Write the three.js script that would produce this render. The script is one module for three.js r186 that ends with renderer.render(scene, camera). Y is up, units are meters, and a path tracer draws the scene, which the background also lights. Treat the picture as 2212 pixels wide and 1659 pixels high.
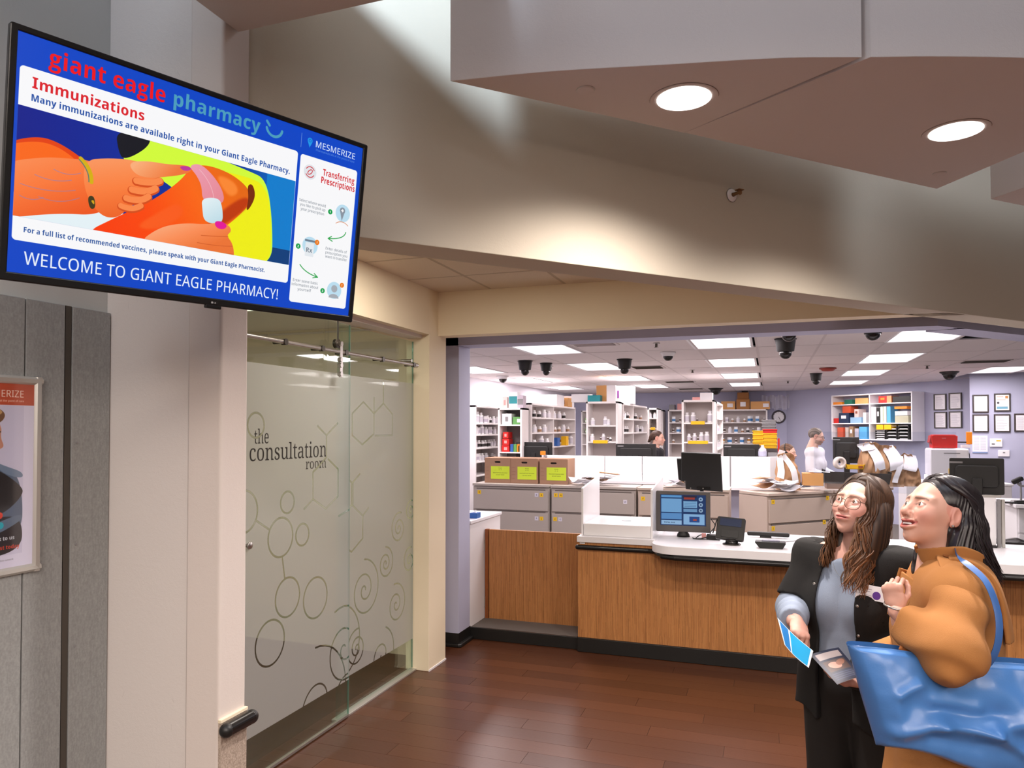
import * as THREE from 'three';
import { RoundedBoxGeometry } from 'three/addons/geometries/RoundedBoxGeometry.js';
import { mergeGeometries } from 'three/addons/utils/BufferGeometryUtils.js';
import { RectAreaLightUniformsLib } from 'three/addons/lights/RectAreaLightUniformsLib.js';

// ---------------------------------------------------------------- camera, background, exposure
const scene = new THREE.Scene();
scene.background = new THREE.Color(0.02, 0.02, 0.022);
const FOC = 1578.77, CY = 894.3, IW = 2212, IH = 1659;
const camera = new THREE.PerspectiveCamera(2 * Math.atan(CY / FOC) * 180 / Math.PI, IW / (2 * CY), 0.05, 100);
camera.position.set(0, 1.88, 0);
camera.rotation.order = 'YXZ';
camera.rotation.set(0.01969, 0.33925, 0);
camera.setViewOffset(IW, 2 * CY, 0, 0, IW, IH);
scene.add(camera);
const renderer = new THREE.WebGLRenderer({ antialias: true });
renderer.toneMapping = THREE.LinearToneMapping;
renderer.toneMappingExposure = 1.0;
renderer.shadowMap.enabled = true;
RectAreaLightUniformsLib.init();
const TROFFER = 19, DOWN = 24, UNSEEN_SKYLIGHT = 6, UNSEEN_PANEL = 17, RECESS = 24, UNSEEN_SPOT = 60;    // lamp strengths; sky, store panel and spot lamps are out of view
// ---------------------------------------------------------------- helpers
let seed = 7;
const rnd = () => { seed = (seed * 1664525 + 1013904223) >>> 0; return seed / 4294967296; };
const rr = (a, b) => a + (b - a) * rnd();
const V = (x, y, z) => new THREE.Vector3(x, y, z);
const W = (x, y, d) => new THREE.Vector3(x, y, -d);            // building frame: x right along the counter, y up, d away from the lobby
const used = {};
const numbered = (n) => { used[n] = (used[n] ?? -1) + 1; return used[n] ? n + '_' + String(used[n]).padStart(3, '0') : n; };
function flat(g) { const h = g.index ? g.toNonIndexed() : g; for (const k of Object.keys(h.attributes)) if (!['position', 'normal', 'uv', 'color'].includes(k)) h.deleteAttribute(k); if (!h.attributes.normal) h.computeVertexNormals(); return h; }
function triUV(g, off = 0) {                                       // uv in metres, from the face's main direction
  const p = g.attributes.position, n = g.attributes.normal, u = new Float32Array(p.count * 2);
  for (let i = 0; i < p.count; i++) {
    const a = Math.abs(n.getX(i)), b = Math.abs(n.getY(i)), c = Math.abs(n.getZ(i));
    if (b >= a && b >= c) { u[2 * i] = p.getX(i) + off; u[2 * i + 1] = p.getZ(i); } else if (a >= c) { u[2 * i] = p.getZ(i) + off; u[2 * i + 1] = p.getY(i); } else { u[2 * i] = p.getX(i) + off; u[2 * i + 1] = p.getY(i); }
  }
  g.setAttribute('uv', new THREE.BufferAttribute(u, 2)); return g;
}
function join(gs, keepUV) {
  gs = (Array.isArray(gs) ? gs : [gs]).map(flat);
  const col = gs.some((g) => g.attributes.color);
  for (const g of gs) {
    if (!keepUV || !g.attributes.uv) triUV(g);
    if (col && !g.attributes.color) g.setAttribute('color', new THREE.BufferAttribute(new Float32Array(g.attributes.position.count * 3).fill(1), 3));
  }
  return gs.length === 1 ? gs[0] : mergeGeometries(gs);
}
function part(name, gs, mat, parent, label, keepUV) {
  const m = new THREE.Mesh(join(gs, keepUV), mat); m.name = parent ? name : numbered(name);
  m.castShadow = m.receiveShadow = true; if (label) m.userData.label = label;
  (parent ?? scene).add(m); return m;
}
function thing(name, label, category, pos, ry = 0, group) {
  const o = new THREE.Group(); o.name = numbered(name); o.position.copy(pos); o.rotation.y = ry;
  o.userData = { label, category }; if (group) o.userData.group = group; scene.add(o); return o;
}
function tag(o, label, category, group, kind) { o.userData = { label, category }; if (group) o.userData.group = group; if (kind) o.userData.kind = kind; return o; }
function copy(o, pos, ry, label, group) {
  const c = o.clone(); c.name = numbered(o.name.replace(/_\d\d\d$/, '')); c.userData = { ...o.userData }; if (label) c.userData.label = label; if (group) c.userData.group = group;
  c.position.copy(pos); if (ry !== undefined) c.rotation.y = ry; scene.add(c); return c;
}
function struct(name, gs, mat, keepUV) { const m = part(name, gs, mat, null, null, keepUV); m.userData.kind = 'structure'; return m; }
function structGroup(name, pos = V(0, 0, 0)) { const o = new THREE.Group(); o.name = numbered(name); o.position.copy(pos); o.userData.kind = 'structure'; scene.add(o); return o; }
const T = (g, x, y, z, rx = 0, ry = 0, rz = 0) => { const m = new THREE.Matrix4().makeRotationFromEuler(new THREE.Euler(rx, ry, rz, 'YXZ')); m.setPosition(x, y, z); return g.applyMatrix4(m); };
const box = (w, h, d, x = 0, y = 0, z = 0, r = 0, rx = 0, ry = 0, rz = 0) => T(r ? new RoundedBoxGeometry(w, h, d, 1, r) : new THREE.BoxGeometry(w, h, d), x, y, z, rx, ry, rz);
const B = (x0, x1, y0, y1, d0, d1, r = 0) => box(x1 - x0, y1 - y0, d1 - d0, (x0 + x1) / 2, (y0 + y1) / 2, -(d0 + d1) / 2, r);
const cyl = (r0, r1, h, x = 0, y = 0, z = 0, n = 20, rx = 0, ry = 0, rz = 0) => T(new THREE.CylinderGeometry(r0, r1, h, n), x, y, z, rx, ry, rz);
const lathe = (pts, n = 20) => new THREE.LatheGeometry(pts.map((p) => new THREE.Vector2(p[0], p[1])), n);
const tube = (pts, r, n = 24, k = 8, closed = false) => new THREE.TubeGeometry(new THREE.CatmullRomCurve3(pts, closed), n, r, k, closed);
function rod(a, b, r, k = 10) { const d = b.clone().sub(a), g = new THREE.CylinderGeometry(r, r, d.length(), k); g.applyQuaternion(new THREE.Quaternion().setFromUnitVectors(V(0, 1, 0), d.clone().normalize())); const c = a.clone().add(b).multiplyScalar(.5); return g.translate(c.x, c.y, c.z); }
// a slab with the outline [[x, d], ...] from y0 to y1
function slab(out, y0, y1, bevel = 0) {
  const s = new THREE.Shape(out.map(([x, d]) => new THREE.Vector2(x, d)));
  const g = new THREE.ExtrudeGeometry(s, { depth: y1 - y0 - 2 * bevel, bevelEnabled: bevel > 0, bevelSize: bevel, bevelThickness: bevel, bevelOffset: -bevel, bevelSegments: 2, curveSegments: 10 });
  return g.rotateX(-Math.PI / 2).translate(0, y0 + bevel, 0);
}
// an outline in x, y pushed back by depth
function plate(out, depth, bevel = 0, holes = []) {
  const s = new THREE.Shape(out.map(([x, y]) => new THREE.Vector2(x, y)));
  for (const h of holes) s.holes.push(new THREE.Path(h.map(([x, y]) => new THREE.Vector2(x, y))));
  return new THREE.ExtrudeGeometry(s, { depth: depth - 2 * bevel, bevelEnabled: bevel > 0, bevelSize: bevel, bevelThickness: bevel, bevelOffset: -bevel, bevelSegments: 2, curveSegments: 12 }).translate(0, 0, -depth + bevel);
}
function rrect(w, h, r, n = 5) { const o = []; for (const [cx, cy, a0] of [[w / 2 - r, h / 2 - r, 0], [-w / 2 + r, h / 2 - r, 1], [-w / 2 + r, -h / 2 + r, 2], [w / 2 - r, -h / 2 + r, 3]]) for (let i = 0; i <= n; i++) { const a = (a0 + i / n) * Math.PI / 2; o.push([cx + r * Math.cos(a), cy + r * Math.sin(a)]); } return o; }
// ---------------------------------------------------------------- textures and materials
function canvas(w, h, draw) { const c = document.createElement('canvas'); c.width = w; c.height = h; draw(c.getContext('2d'), w, h); const t = new THREE.CanvasTexture(c); t.colorSpace = THREE.SRGBColorSpace; t.wrapS = t.wrapT = THREE.RepeatWrapping; t.anisotropy = 8; return t; }
const mat = (color, roughness = .6, o = {}) => new THREE.MeshStandardMaterial({ color, roughness, ...o });
const phys = (color, roughness = .6, o = {}) => new THREE.MeshPhysicalMaterial({ color, roughness, ...o });
function noiseTex(size, rep, f, color = false) {                   // data texture, value f(u, v) tiled
  const d = new Uint8Array(size * size * 4);
  for (let y = 0; y < size; y++) for (let x = 0; x < size; x++) { const v = f(x / size, y / size); const i = (y * size + x) * 4; const a = Array.isArray(v) ? v : [v, v, v]; d[i] = a[0]; d[i + 1] = a[1]; d[i + 2] = a[2]; d[i + 3] = 255; }
  const t = new THREE.DataTexture(d, size, size); t.wrapS = t.wrapT = THREE.RepeatWrapping; t.magFilter = THREE.LinearFilter; t.minFilter = THREE.LinearMipmapLinearFilter; t.generateMipmaps = true; t.repeat.set(rep, rep); if (color) t.colorSpace = THREE.SRGBColorSpace; t.needsUpdate = true; return t;
}
const GR = 128, grid = Float32Array.from({ length: GR * GR }, () => rnd());
const vn = (x, y) => { x = ((x % GR) + GR) % GR; y = ((y % GR) + GR) % GR; const i = Math.floor(x), j = Math.floor(y), u = x - i, v = y - j, s = u * u * (3 - 2 * u), t = v * v * (3 - 2 * v), i2 = (i + 1) % GR, j2 = (j + 1) % GR; return (grid[j * GR + i] * (1 - s) + grid[j * GR + i2] * s) * (1 - t) + (grid[j2 * GR + i] * (1 - s) + grid[j2 * GR + i2] * s) * t; };
const bumpPaint = noiseTex(256, 3, (u, v) => 120 + 70 * vn(u * 128, v * 128) + 60 * vn(u * 32, v * 32));
const bumpCloth = noiseTex(256, 12, (u, v) => 100 + 60 * Math.sin(u * 402) * Math.sin(v * 402) + 90 * vn(u * 128, v * 128));
const bumpTile = noiseTex(256, 3, (u, v) => { const a = vn(u * 128, v * 128); return a > .72 ? 60 : 190 + 50 * vn(u * 64, v * 64); });
const paint = (c, r = .75) => mat(c, r, { bumpMap: bumpPaint, bumpScale: .0006 });
const M = {
  greige: paint('#c9c0ae', .8), cream: paint('#f2e3c6', .75), creamCol: paint('#ddd3cc', .7), greyPanel: paint('#8f9192', .55), upper: paint('#c3c5c2', .8), cloud: paint('#d4cbc6', .85),
  lavender: paint('#babbd2', .8), whiteWall: paint('#eceaf2', .8), dark: mat('#17140f', .8), shadowGap: mat('#3a332e', .9), black: mat('#1b1a19', .5), blackGloss: mat('#151414', .25), rubber: mat('#191817', .42),
  steel: mat('#b9b4ae', .3, { metalness: .9 }), steelDark: mat('#5b5650', .35, { metalness: .8 }), alu: mat('#c9c6c0', .4, { metalness: .7 }), white: mat('#eeecee', .5), whiteLam: mat('#e9e7ea', .38), whiteGloss: mat('#f3f1f3', .2),
  greyPlastic: mat('#5d5855', .5), metalBeige: mat('#c6b4a6', .5), metalGrey: mat('#b4aaa2', .5), tileWhite: mat('#e4dcdc', .9, { bumpMap: bumpTile, bumpScale: .0015 }), tileWarm: mat('#d9c8b2', .9, { bumpMap: bumpTile, bumpScale: .0015 }),
  tbar: mat('#cfc6c6', .6), kraft: mat('#b58a63', .8), kraftDark: mat('#8d6c54', .8), paper: mat('#f1eff2', .8), yellow: mat('#f2b90c', .5), red: mat('#d2201a', .45), orange: mat('#e98a1c', .5), teal: mat('#1d8f96', .5), blue: mat('#2f62ab', .5), green: mat('#5f9c52', .6), lime: mat('#cfe02f', .7), purple: mat('#7a3d9b', .5), pink: mat('#e9a5a0', .6), sky: mat('#58a8d8', .5), navy: mat('#20304f', .6), tan: mat('#d9a263', .7), grey: mat('#8a8889', .6), clear: phys('#ffffff', .05, { transmission: 1, thickness: 0, ior: 1.45 }),
  carpet: mat('#6d6660', .95, { bumpMap: bumpCloth, bumpScale: .002 }),
};
const emis = (hex, k, base = '#000000') => new THREE.MeshStandardMaterial({ color: base, emissive: hex, emissiveIntensity: k, roughness: .6 });
// ================================================================ lamps outside any fixture builder: none; unseen roof lights, downlights and troffers are built with their fittings
function rectLight(w, h, x, y, d, I, color = '#ffffff') { const l = new THREE.RectAreaLight(color, I, w, h); l.position.set(x, y, -d); l.rotation.x = -Math.PI / 2; l.name = 'lamp_light'; scene.add(l); return l; }
// ================================================================ lobby shell
// wood-look floor: planks laid along x, joints recessed
const woodTex = canvas(1024, 512, (g, w, h) => {
  g.fillStyle = '#7f5034'; g.fillRect(0, 0, w, h);
  for (let i = 0; i < 900; i++) { const y = rnd() * h, x = rnd() * w, L = rr(80, 600), a = rr(.03, .16); g.strokeStyle = rnd() < .55 ? `rgba(48,24,12,${a})` : `rgba(150,92,54,${a})`; g.lineWidth = rr(.6, 3); g.beginPath(); g.moveTo(x, y); g.bezierCurveTo(x + L * .3, y + rr(-5, 5), x + L * .6, y + rr(-5, 5), x + L, y + rr(-4, 4)); g.stroke(); }
});
woodTex.repeat.set(.8, 1.6);
const plankMats = ['#a89c95', '#b3a79f', '#9e928b', '#aba098', '#a2968e', '#b8aca4'].map((c) => mat(c, .3, { map: woodTex, bumpMap: noiseTex(64, 1, (u, v) => 128 + 60 * vn(u * 8, v * 64)), bumpScale: .0006 }));
{
  const f = structGroup('floor');
  part('subfloor', B(-8, 9, -.2, -.004, -9, 9), M.shadowGap, f);
  const pw = .152, pl = 1.22; let row = 0; const far = [[], []];
  for (let d = -9; d < 6.75; d += pw, row++) {
    for (let x = -2.75 - ((row * .457) % pl); x < 9; x += pl) {
      const a = Math.max(x + .0012, -2.75), b = x + pl - .0012; if (b - a < .02) continue;
      const near = d > 2.4 && d < 6.5 && b > -2.75 && a < 1.9;
      const g = B(a, b, -.004, 0, d + .0008, d + pw - .0008, 0);
      triUV(flat(g), 0); const u = g.attributes.uv; const ox = rnd() * 3, oy = rnd() * 3; for (let i = 0; i < u.count; i++) u.setXY(i, u.getX(i) + ox, u.getY(i) + oy);
      if (near) part('plank', triUVkeep(g), plankMats[Math.floor(rnd() * 6)], f, null, true); else far[rnd() < .5 ? 0 : 1].push(flat(g));
    }
  }
  far.forEach((l, i) => { const m = part('planking', mergeGeometries(l), plankMats[i * 3], f, null, true); m.userData.kind = 'stuff'; });
}
function triUVkeep(g) { return flat(g); }
// left wall of the lobby: painted above, grey panels below, then the column the bulkhead starts from
struct('wall_left', [B(-2.6, -2.285, 0, 5.2, -9, 2.14)], M.upper);
const panelWall = structGroup('wall_panelling');
const greyGrain = noiseTex(256, 1, (u, v) => { const a = 178 + 18 * vn(u * 128, v * 40) + 16 * vn(u * 128, v * 128); return [a, a, a]; }, true); greyGrain.repeat.set(2, 2);
const panelMat = mat('#c3c5c3', .5, { map: greyGrain, bumpMap: bumpPaint, bumpScale: .0008 });
{
  // panels with seams; edges at d = 1.60 | 1.70 | 1.85 | 2.02
  const edges = [-1.2, -.2, .8, 1.696, 1.838];
  for (let i = 0; i + 1 < edges.length; i++) part('panel', B(-2.285, -2.262, 0, 2.3, edges[i] + .002, edges[i + 1] - .002, .003), panelMat, panelWall);
  part('panel', B(-2.285, -2.262, 0, 2.3, 1.865, 2.018, .003), panelMat, panelWall);
  part('joint_strip', B(-2.285, -2.266, 0, 2.3, 1.84, 1.863), M.steelDark, panelWall);
  for (const y of [1.28, 1.63, .93]) part('screw', T(cyl(.004, .004, .004, 0, 0, 0, 10, 0, 0, Math.PI / 2), -2.261, y + .2, -1.885), M.grey, panelWall);
}
const scuff = canvas(512, 1024, (g, w, h) => {
  g.fillStyle = '#ffffff'; g.fillRect(0, 0, w, h);
  for (let i = 0; i < 60; i++) { g.strokeStyle = `rgba(60,50,45,${rr(.03, .22)})`; g.lineWidth = rr(.5, 2); const x = rr(40, 330), y = 590 + rr(-14, 20) + x * .04; g.beginPath(); g.moveTo(x, y); g.lineTo(x + rr(4, 26), y + rr(-4, 6)); g.stroke(); }
  for (let i = 0; i < 26; i++) { g.strokeStyle = `rgba(60,50,45,${rr(.02, .12)})`; g.lineWidth = rr(.5, 1.5); const x = rr(60, 400), y = rr(380, 760); g.beginPath(); g.moveTo(x, y); g.lineTo(x + rr(-8, 12), y + rr(6, 26)); g.stroke(); }
});
{
  const c = structGroup('column');
  const front = new THREE.PlaneGeometry(.495, 3.3); // thin skin replaced by a real slab below
  part('column_face', B(-2.285, -1.905, 0, 5.2, 2.022, 2.16, .002), (() => { const m = paint('#ddd6d1', .6); m.map = scuff; scuff.repeat.set(1 / .6, 1 / 2.2); scuff.offset.set(.83, .2); return m; })(), c);
  part('column_face', B(-1.905, -1.76, 0, 5.2, 2.012, 2.15, .012), M.creamCol, c);
  part('wainscot', B(-1.80, -1.752, 0, .885, 2.016, 2.146, .002), (() => { const t = noiseTex(256, 4, (u, v) => { const a = vn(u * 64, v * 64) * 40 + vn(u * 128, v * 128) * 30; return [140 + a, 124 + a, 110 + a]; }, true); return mat('#ffffff', .5, { map: t }); })(), c, 'mottled beige laminate wainscot');
  part('wainscot_cap', B(-1.762, -1.748, .885, .897, 2.012, 2.148, .002), M.cream, c);
}
// black bumper rail on the column
{
  const t = thing('bumper_rail', 'short black plastic bumper rail on the beige column by the glass door', 'bumper', W(-1.752, .862, 2.085));
  part('rail', T(new THREE.CapsuleGeometry(.024, .125, 8, 18), .018, 0, 0, Math.PI / 2, 0, 0), M.blackGloss, t);
  for (const z of [-.0625, .0625]) part('end_cap', T(new THREE.SphereGeometry(.0246, 16, 12), .018, 0, z), M.rubber, t);
  part('mounting_strip', box(.01, .03, .13, .003, 0, 0), M.dark, t);
}
// far and side walls that close the lobby
struct('wall_back', B(-8, 9, 0, 5.2, -9.2, -9), M.upper);
struct('wall_right', B(8.8, 9, 0, 5.2, -9, 9.5), M.upper);
struct('ceiling_high', B(-8, 9, 5.2, 5.35, -9.2, 9.5), M.cloud);
// consultation wall: band over the door, corner post
struct('wall_consultation', [B(-2.7, -2.5, 2.612, 3.3, 2.16, 5.147), B(-2.7, -2.5, 0, 3.3, 5.148, 5.46, .004)], M.cream);
struct('trim_door_head', B(-2.68, -2.56, 2.585, 2.612, 2.2, 5.148), M.creamCol);
struct('baseboard_corner', [B(-2.503, -2.494, 0, .014, 5.15, 5.46)], M.white);
// bulkhead at 45 degrees from the column across the pharmacy opening
const BD = [2.94 / 4.383, 3.25 / 4.383], BN = [-BD[1], BD[0]], F0 = [-1.77, 2.15];
const along = (s, t) => [F0[0] + BD[0] * s + BN[0] * t, F0[1] + BD[1] * s + BN[1] * t];
struct('wall_bulkhead', slab([along(0, 0), along(9.4, 0), along(9.4, .2), along(0, .2)].map((p) => p), 2.62, 5.2, .003), M.greige);
struct('wall_opening_post', [B(-2.95, -2.541, 0, 2.71, 5.815, 6.07, .006)], M.lavender);
{
  const b = structGroup('baseboard_post'); const prof = [[0, 0], [.03, 0], [.012, .02], [.006, .1], [0, .1]];
  part('baseboard', [B(-2.9, -2.537, .02, .115, 5.806, 6.075, .002), slab([[-2.9, 5.78], [-2.53, 5.78], [-2.505, 5.80], [-2.505, 6.09], [-2.9, 6.09]], 0, .03, .008)], M.rubber, b);
}
// soffit recess between bulkhead and cream walls: lay-in tiles, cut along the back of the bulkhead
function clipPoly(poly, f) { const o = []; poly.forEach((p, i) => { const q = poly[(i + 1) % poly.length], a = f(p), b = f(q); if (a >= 0) o.push(p); if (a * b < 0) { const t = a / (a - b); o.push([p[0] + (q[0] - p[0]) * t, p[1] + (q[1] - p[1]) * t]); } }); return o; }
const behind = (p) => (p[0] - F0[0]) * BN[0] + (p[1] - F0[1]) * BN[1] - .2;
const rect2 = (x0, x1, d0, d1) => [[x0, d0], [x1, d0], [x1, d1], [x0, d1]];
{
  const s = structGroup('ceiling_recess');
  for (let x = -2.65; x < 1.1; x += .6) for (let d = 1.78; d < 5.3; d += .6) {
    if (Math.abs(x + 2.05) < .01 && Math.abs(d - 3.58) < .01) continue;
    const p = clipPoly(rect2(Math.max(x + .012, -2.5), x + .588, d + .012, Math.min(d + .588, 5.31)), behind);
    if (p.length > 2 && x + .588 > -2.5) part('ceiling_tile', slab(p, 2.968, 2.985, .002), M.tileWarm, s);
  }
  const bars = [-2.05, -1.45, -.85, -.25, .35, .95].map((x) => rect2(x - .011, x + .011, 1.9, 5.31)).concat([2.38, 2.98, 3.58, 4.18, 4.78].map((d) => rect2(-2.5, 1.1, d - .011, d + .011))).map((r) => clipPoly(r, behind)).filter((p) => p.length > 2);
  part('ceiling_grid', bars.map((p) => slab(p, 2.97, 2.978)), mat('#b7a58e', .7), s);
  part('backing', slab(clipPoly(rect2(-2.7, 1.3, 2.0, 5.4), behind), 2.99, 3.02), M.dark, s);
}
// header across the pharmacy opening, with the roller shutter slot behind it
struct('wall_header', slab(clipPoly(rect2(-2.5, 1.4, 5.31, 5.46), (p) => behind(p) + .19), 2.62, 3.3), M.cream);
struct('wall_header_inner', [slab(clipPoly(rect2(-2.7, 1.6, 5.815, 6.07), (p) => behind(p) - .12), 2.6, 2.95), slab([along(4.9, .32), along(9.4, .32), along(9.4, .56), along(4.9, .56)], 2.6, 2.95)], M.lavender);
struct('shutter_slot', [slab(clipPoly(rect2(-2.7, 1.6, 5.46, 5.815), (p) => behind(p) - .01), 2.75, 2.79), slab([along(4.6, .2), along(9.4, .2), along(9.4, .33), along(4.6, .33)], 2.75, 2.79)], M.dark);
{
  const t = thing('recess_light', 'square lay-in ceiling light behind the bulkhead, over the corner of the cream walls', 'light', W(-1.75, 2.972, 3.88));
  part('frame', [box(.59, .012, .025, 0, 0, .28), box(.59, .012, .025, 0, 0, -.28), box(.025, .012, .59, .28, 0, 0), box(.025, .012, .59, -.28, 0, 0)], M.white, t); part('diffuser', box(.54, .008, .54, 0, .003, 0), emis('#fff4e6', 1.4, '#ffffff'), t);
  const l = new THREE.RectAreaLight('#fff6ea', RECESS, .52, .52); l.position.set(0, -.01, 0); l.rotation.x = -Math.PI / 2; l.name = 'lamp_light'; t.add(l);
}
// ================================================================ ceiling clouds, soffit, unseen roof lights
const front1 = new THREE.CatmullRomCurve3([[-1.094, 2.423], [-.743, 2.473], [-.332, 2.564], [.063, 2.654], [.312, 2.737], [.53, 2.809], [.83, 2.925], [1.25, 3.12]].map(([x, d]) => V(x, d, 0)));
const fr = front1.getPoints(60).map((p) => [p.x, p.y]), seamI = fr.findIndex((p) => p[0] > .312);
{
  const c = structGroup('ceiling_cloud');
  const back = (x) => [x, 2.423 + (x + 1.094) * 1.012], sx = .31, sB = back(-.34);
  part('ceiling_panel', slab([...fr.slice(0, seamI), sB], 3.15, 3.75, .002), M.cloud, c);
  part('ceiling_panel', slab([[fr[seamI][0] + .003, fr[seamI][1]], ...fr.slice(seamI + 1), [1.5, 3.25], [.842, 4.383], [sB[0] + .003, sB[1]]], 3.15, 3.75, .002), M.cloud, c);
}
{
  const c = structGroup('ceiling_cloud');
  part('ceiling_panel', slab([[1.162, 4.679], [2.1, 3.24], [4.6, 5.4], [4.2, 7.6]], 3.15, 3.75, .002), M.cloud, c);
}
struct('ceiling_soffit', [B(-1.75, 4.5, 3.27, 3.7, -8.9, .25, .003), B(-1.75, -.95, 3.27, 3.84, .25, 2.075, .003)], M.cloud);
function puck(x, d, r, label) { const t = thing('sprinkler_cover', label, 'sprinkler', W(x, 3.15, d)); part('cover_plate', lathe([[0, -.007], [r * .9, -.006], [r, -.001], [r, .001], [0, .001]], 24), M.cloud, t); part('escutcheon', T(new THREE.TorusGeometry(r, .002, 6, 24), 0, -.001, 0, Math.PI / 2), M.alu, t); }
puck(-.644, 2.655, .034, 'flat round sprinkler cover on the soffit left of the first downlight');
puck(.805, 4.117, .03, 'small round sprinkler cover near the pointed back corner of the soffit');
// recessed downlights
function downlight(x, y, d, I, label, group, col = '#fff3ec') {
  const t = thing('downlight', label, 'light', W(x, y, d), 0, group);
  part('trim_ring', T(lathe([[.1, .0], [.128, -.004], [.13, 0], [.1, .004]], 40), 0, 0, 0), M.cloud, t, 'pale trim ring');
  part('lens', T(new THREE.CylinderGeometry(.103, .103, .006, 40), 0, -.001, 0), emis('#fff7f2', 2.2, '#ffffff'), t, 'glowing round lens');
  const s = new THREE.SpotLight(col, I, 0, 1.3, .6, 2); s.position.set(0, -.03, 0); s.target.position.set(0, -1, 0); s.castShadow = true; s.shadow.radius = 4; s.name = 'lamp_light'; t.add(s); t.add(s.target);
  return t;
}
downlight(-.304, 3.15, 2.849, DOWN * .6, 'round recessed downlight glowing white, left one of two over the lobby');
downlight(.757, 3.15, 3.553, DOWN, 'round recessed downlight glowing white, right one of two over the lobby');
const panelNames = ['left, nearest', 'middle, nearest', 'right, nearest', 'left, farther', 'middle, farther', 'right, farther'];  // out of view behind the camera, placed to light faces and counter from the front
[[-.7, -.9], [1.3, -.9], [3.3, -.9], [-.7, -3.2], [1.3, -3.2], [3.3, -3.2]].forEach(([x, d], i) => {
  const t = thing('unseen_panel_light', `unseen square ceiling panel light behind the camera, placed to light the lobby, ${panelNames[i]}`, 'light', W(x, 3.27, d), 0, 'unseen panel lights');
  part('frame', [box(1.24, .014, .03, 0, 0, .61), box(1.24, .014, .03, 0, 0, -.61), box(.03, .014, 1.24, .61, 0, 0), box(.03, .014, 1.24, -.61, 0, 0)], M.white, t); part('diffuser', box(1.2, .01, 1.2, 0, -.002, 0), emis('#fff3ea', 1.6, '#ffffff'), t);
  const l = new THREE.RectAreaLight('#fff0e4', UNSEEN_PANEL, 1.15, 1.15); l.position.set(0, -.012, 0); l.rotation.x = -Math.PI / 2; l.name = 'lamp_light'; t.add(l);
});
downlight(2.6, 3.15, 4.4, DOWN * .6, 'unseen round downlight in the second ceiling cloud, placed to light the counter');  // out of view to the right, placed to brighten the counter side
// unseen frosted roof lights up high, placed to light bulkhead, fascias and wall
function unseen_skylight(x0, x1, d0, d1, k, label) {
  const t = thing('unseen_skylight', label, 'unseen_skylight', W((x0 + x1) / 2, 5.2, (d0 + d1) / 2)); const w = x1 - x0, h = d1 - d0;
  part('frame', [box(w + .1, .08, .06, 0, -.03, h / 2), box(w + .1, .08, .06, 0, -.03, -h / 2), box(.06, .08, h, w / 2, -.03, 0), box(.06, .08, h, -w / 2, -.03, 0)], M.white, t);
  part('diffuser', box(w - .06, .012, h - .06, 0, -.012, 0), emis('#dbe8f8', 1.5, '#ffffff'), t);
  const l = new THREE.RectAreaLight('#dbe8f8', UNSEEN_SKYLIGHT * k, w - .1, h - .1); l.position.set(0, -.03, 0); l.rotation.x = -Math.PI / 2; l.name = 'lamp_light'; t.add(l);
}
unseen_skylight(-2.2, -.9, -.2, .5, 3, 'unseen frosted roof light high above the television, placed to light the wall');
unseen_skylight(.1, 2.6, .7, 1.9, .4, 'unseen frosted roof light before the ceiling clouds, placed to light their fascia');
{
  const t = thing('unseen_spotlight', 'unseen small white spotlight high up, placed to throw the bluish patch on the bulkhead', 'light', W(-1.3, 5.2, .47));  // spot out of view, placed to make the cool patch on the bulkhead
  part('bracket', cyl(.05, .05, .03, 0, -.015, 0, 18), M.white, t); part('housing', cyl(.04, .055, .1, 0, -.08, -.02, 20, .7), M.white, t);
  const s = new THREE.SpotLight('#cfe6ff', UNSEEN_SPOT, 0, .27, .6, 2); s.position.set(0, -.15, -.08); s.target.position.set(-.14, -1.55, -2.15); s.castShadow = true; s.shadow.radius = 9; s.name = 'lamp_light'; t.add(s); t.add(s.target);
}
unseen_skylight(1.6, 3.4, 3.2, 4.4, 1.4, 'unseen frosted roof light above the ceiling clouds, placed to light the bulkhead');
unseen_skylight(2.2, 5.4, -4.5, -3.0, .6, 'unseen frosted roof light high over the store behind the camera');  // out of view behind the camera, gives cool light from that side
// sprinkler on the bulkhead
{
  const p = along(2.37, -.002), a = Math.atan2(BD[1], BD[0]);
  const t = thing('wall_sprinkler', 'small brass sidewall sprinkler with white ring on the slanted bulkhead', 'sprinkler', W(p[0], 3.081, p[1]), a);
  part('escutcheon', T(lathe([[.012, .012], [.03, .006], [.036, 0], [.012, 0]], 28), 0, 0, 0, Math.PI / 2), M.white, t);
  part('nozzle', cyl(.008, .01, .05, 0, 0, .03, 12, Math.PI / 2), mat('#8a6a4a', .4, { metalness: .7 }), t);
  part('deflector', [box(.034, .004, .03, 0, .012, .055), cyl(.014, .014, .003, 0, 0, .057, 16, Math.PI / 2)], mat('#9b7450', .4, { metalness: .7 }), t);
}
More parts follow.
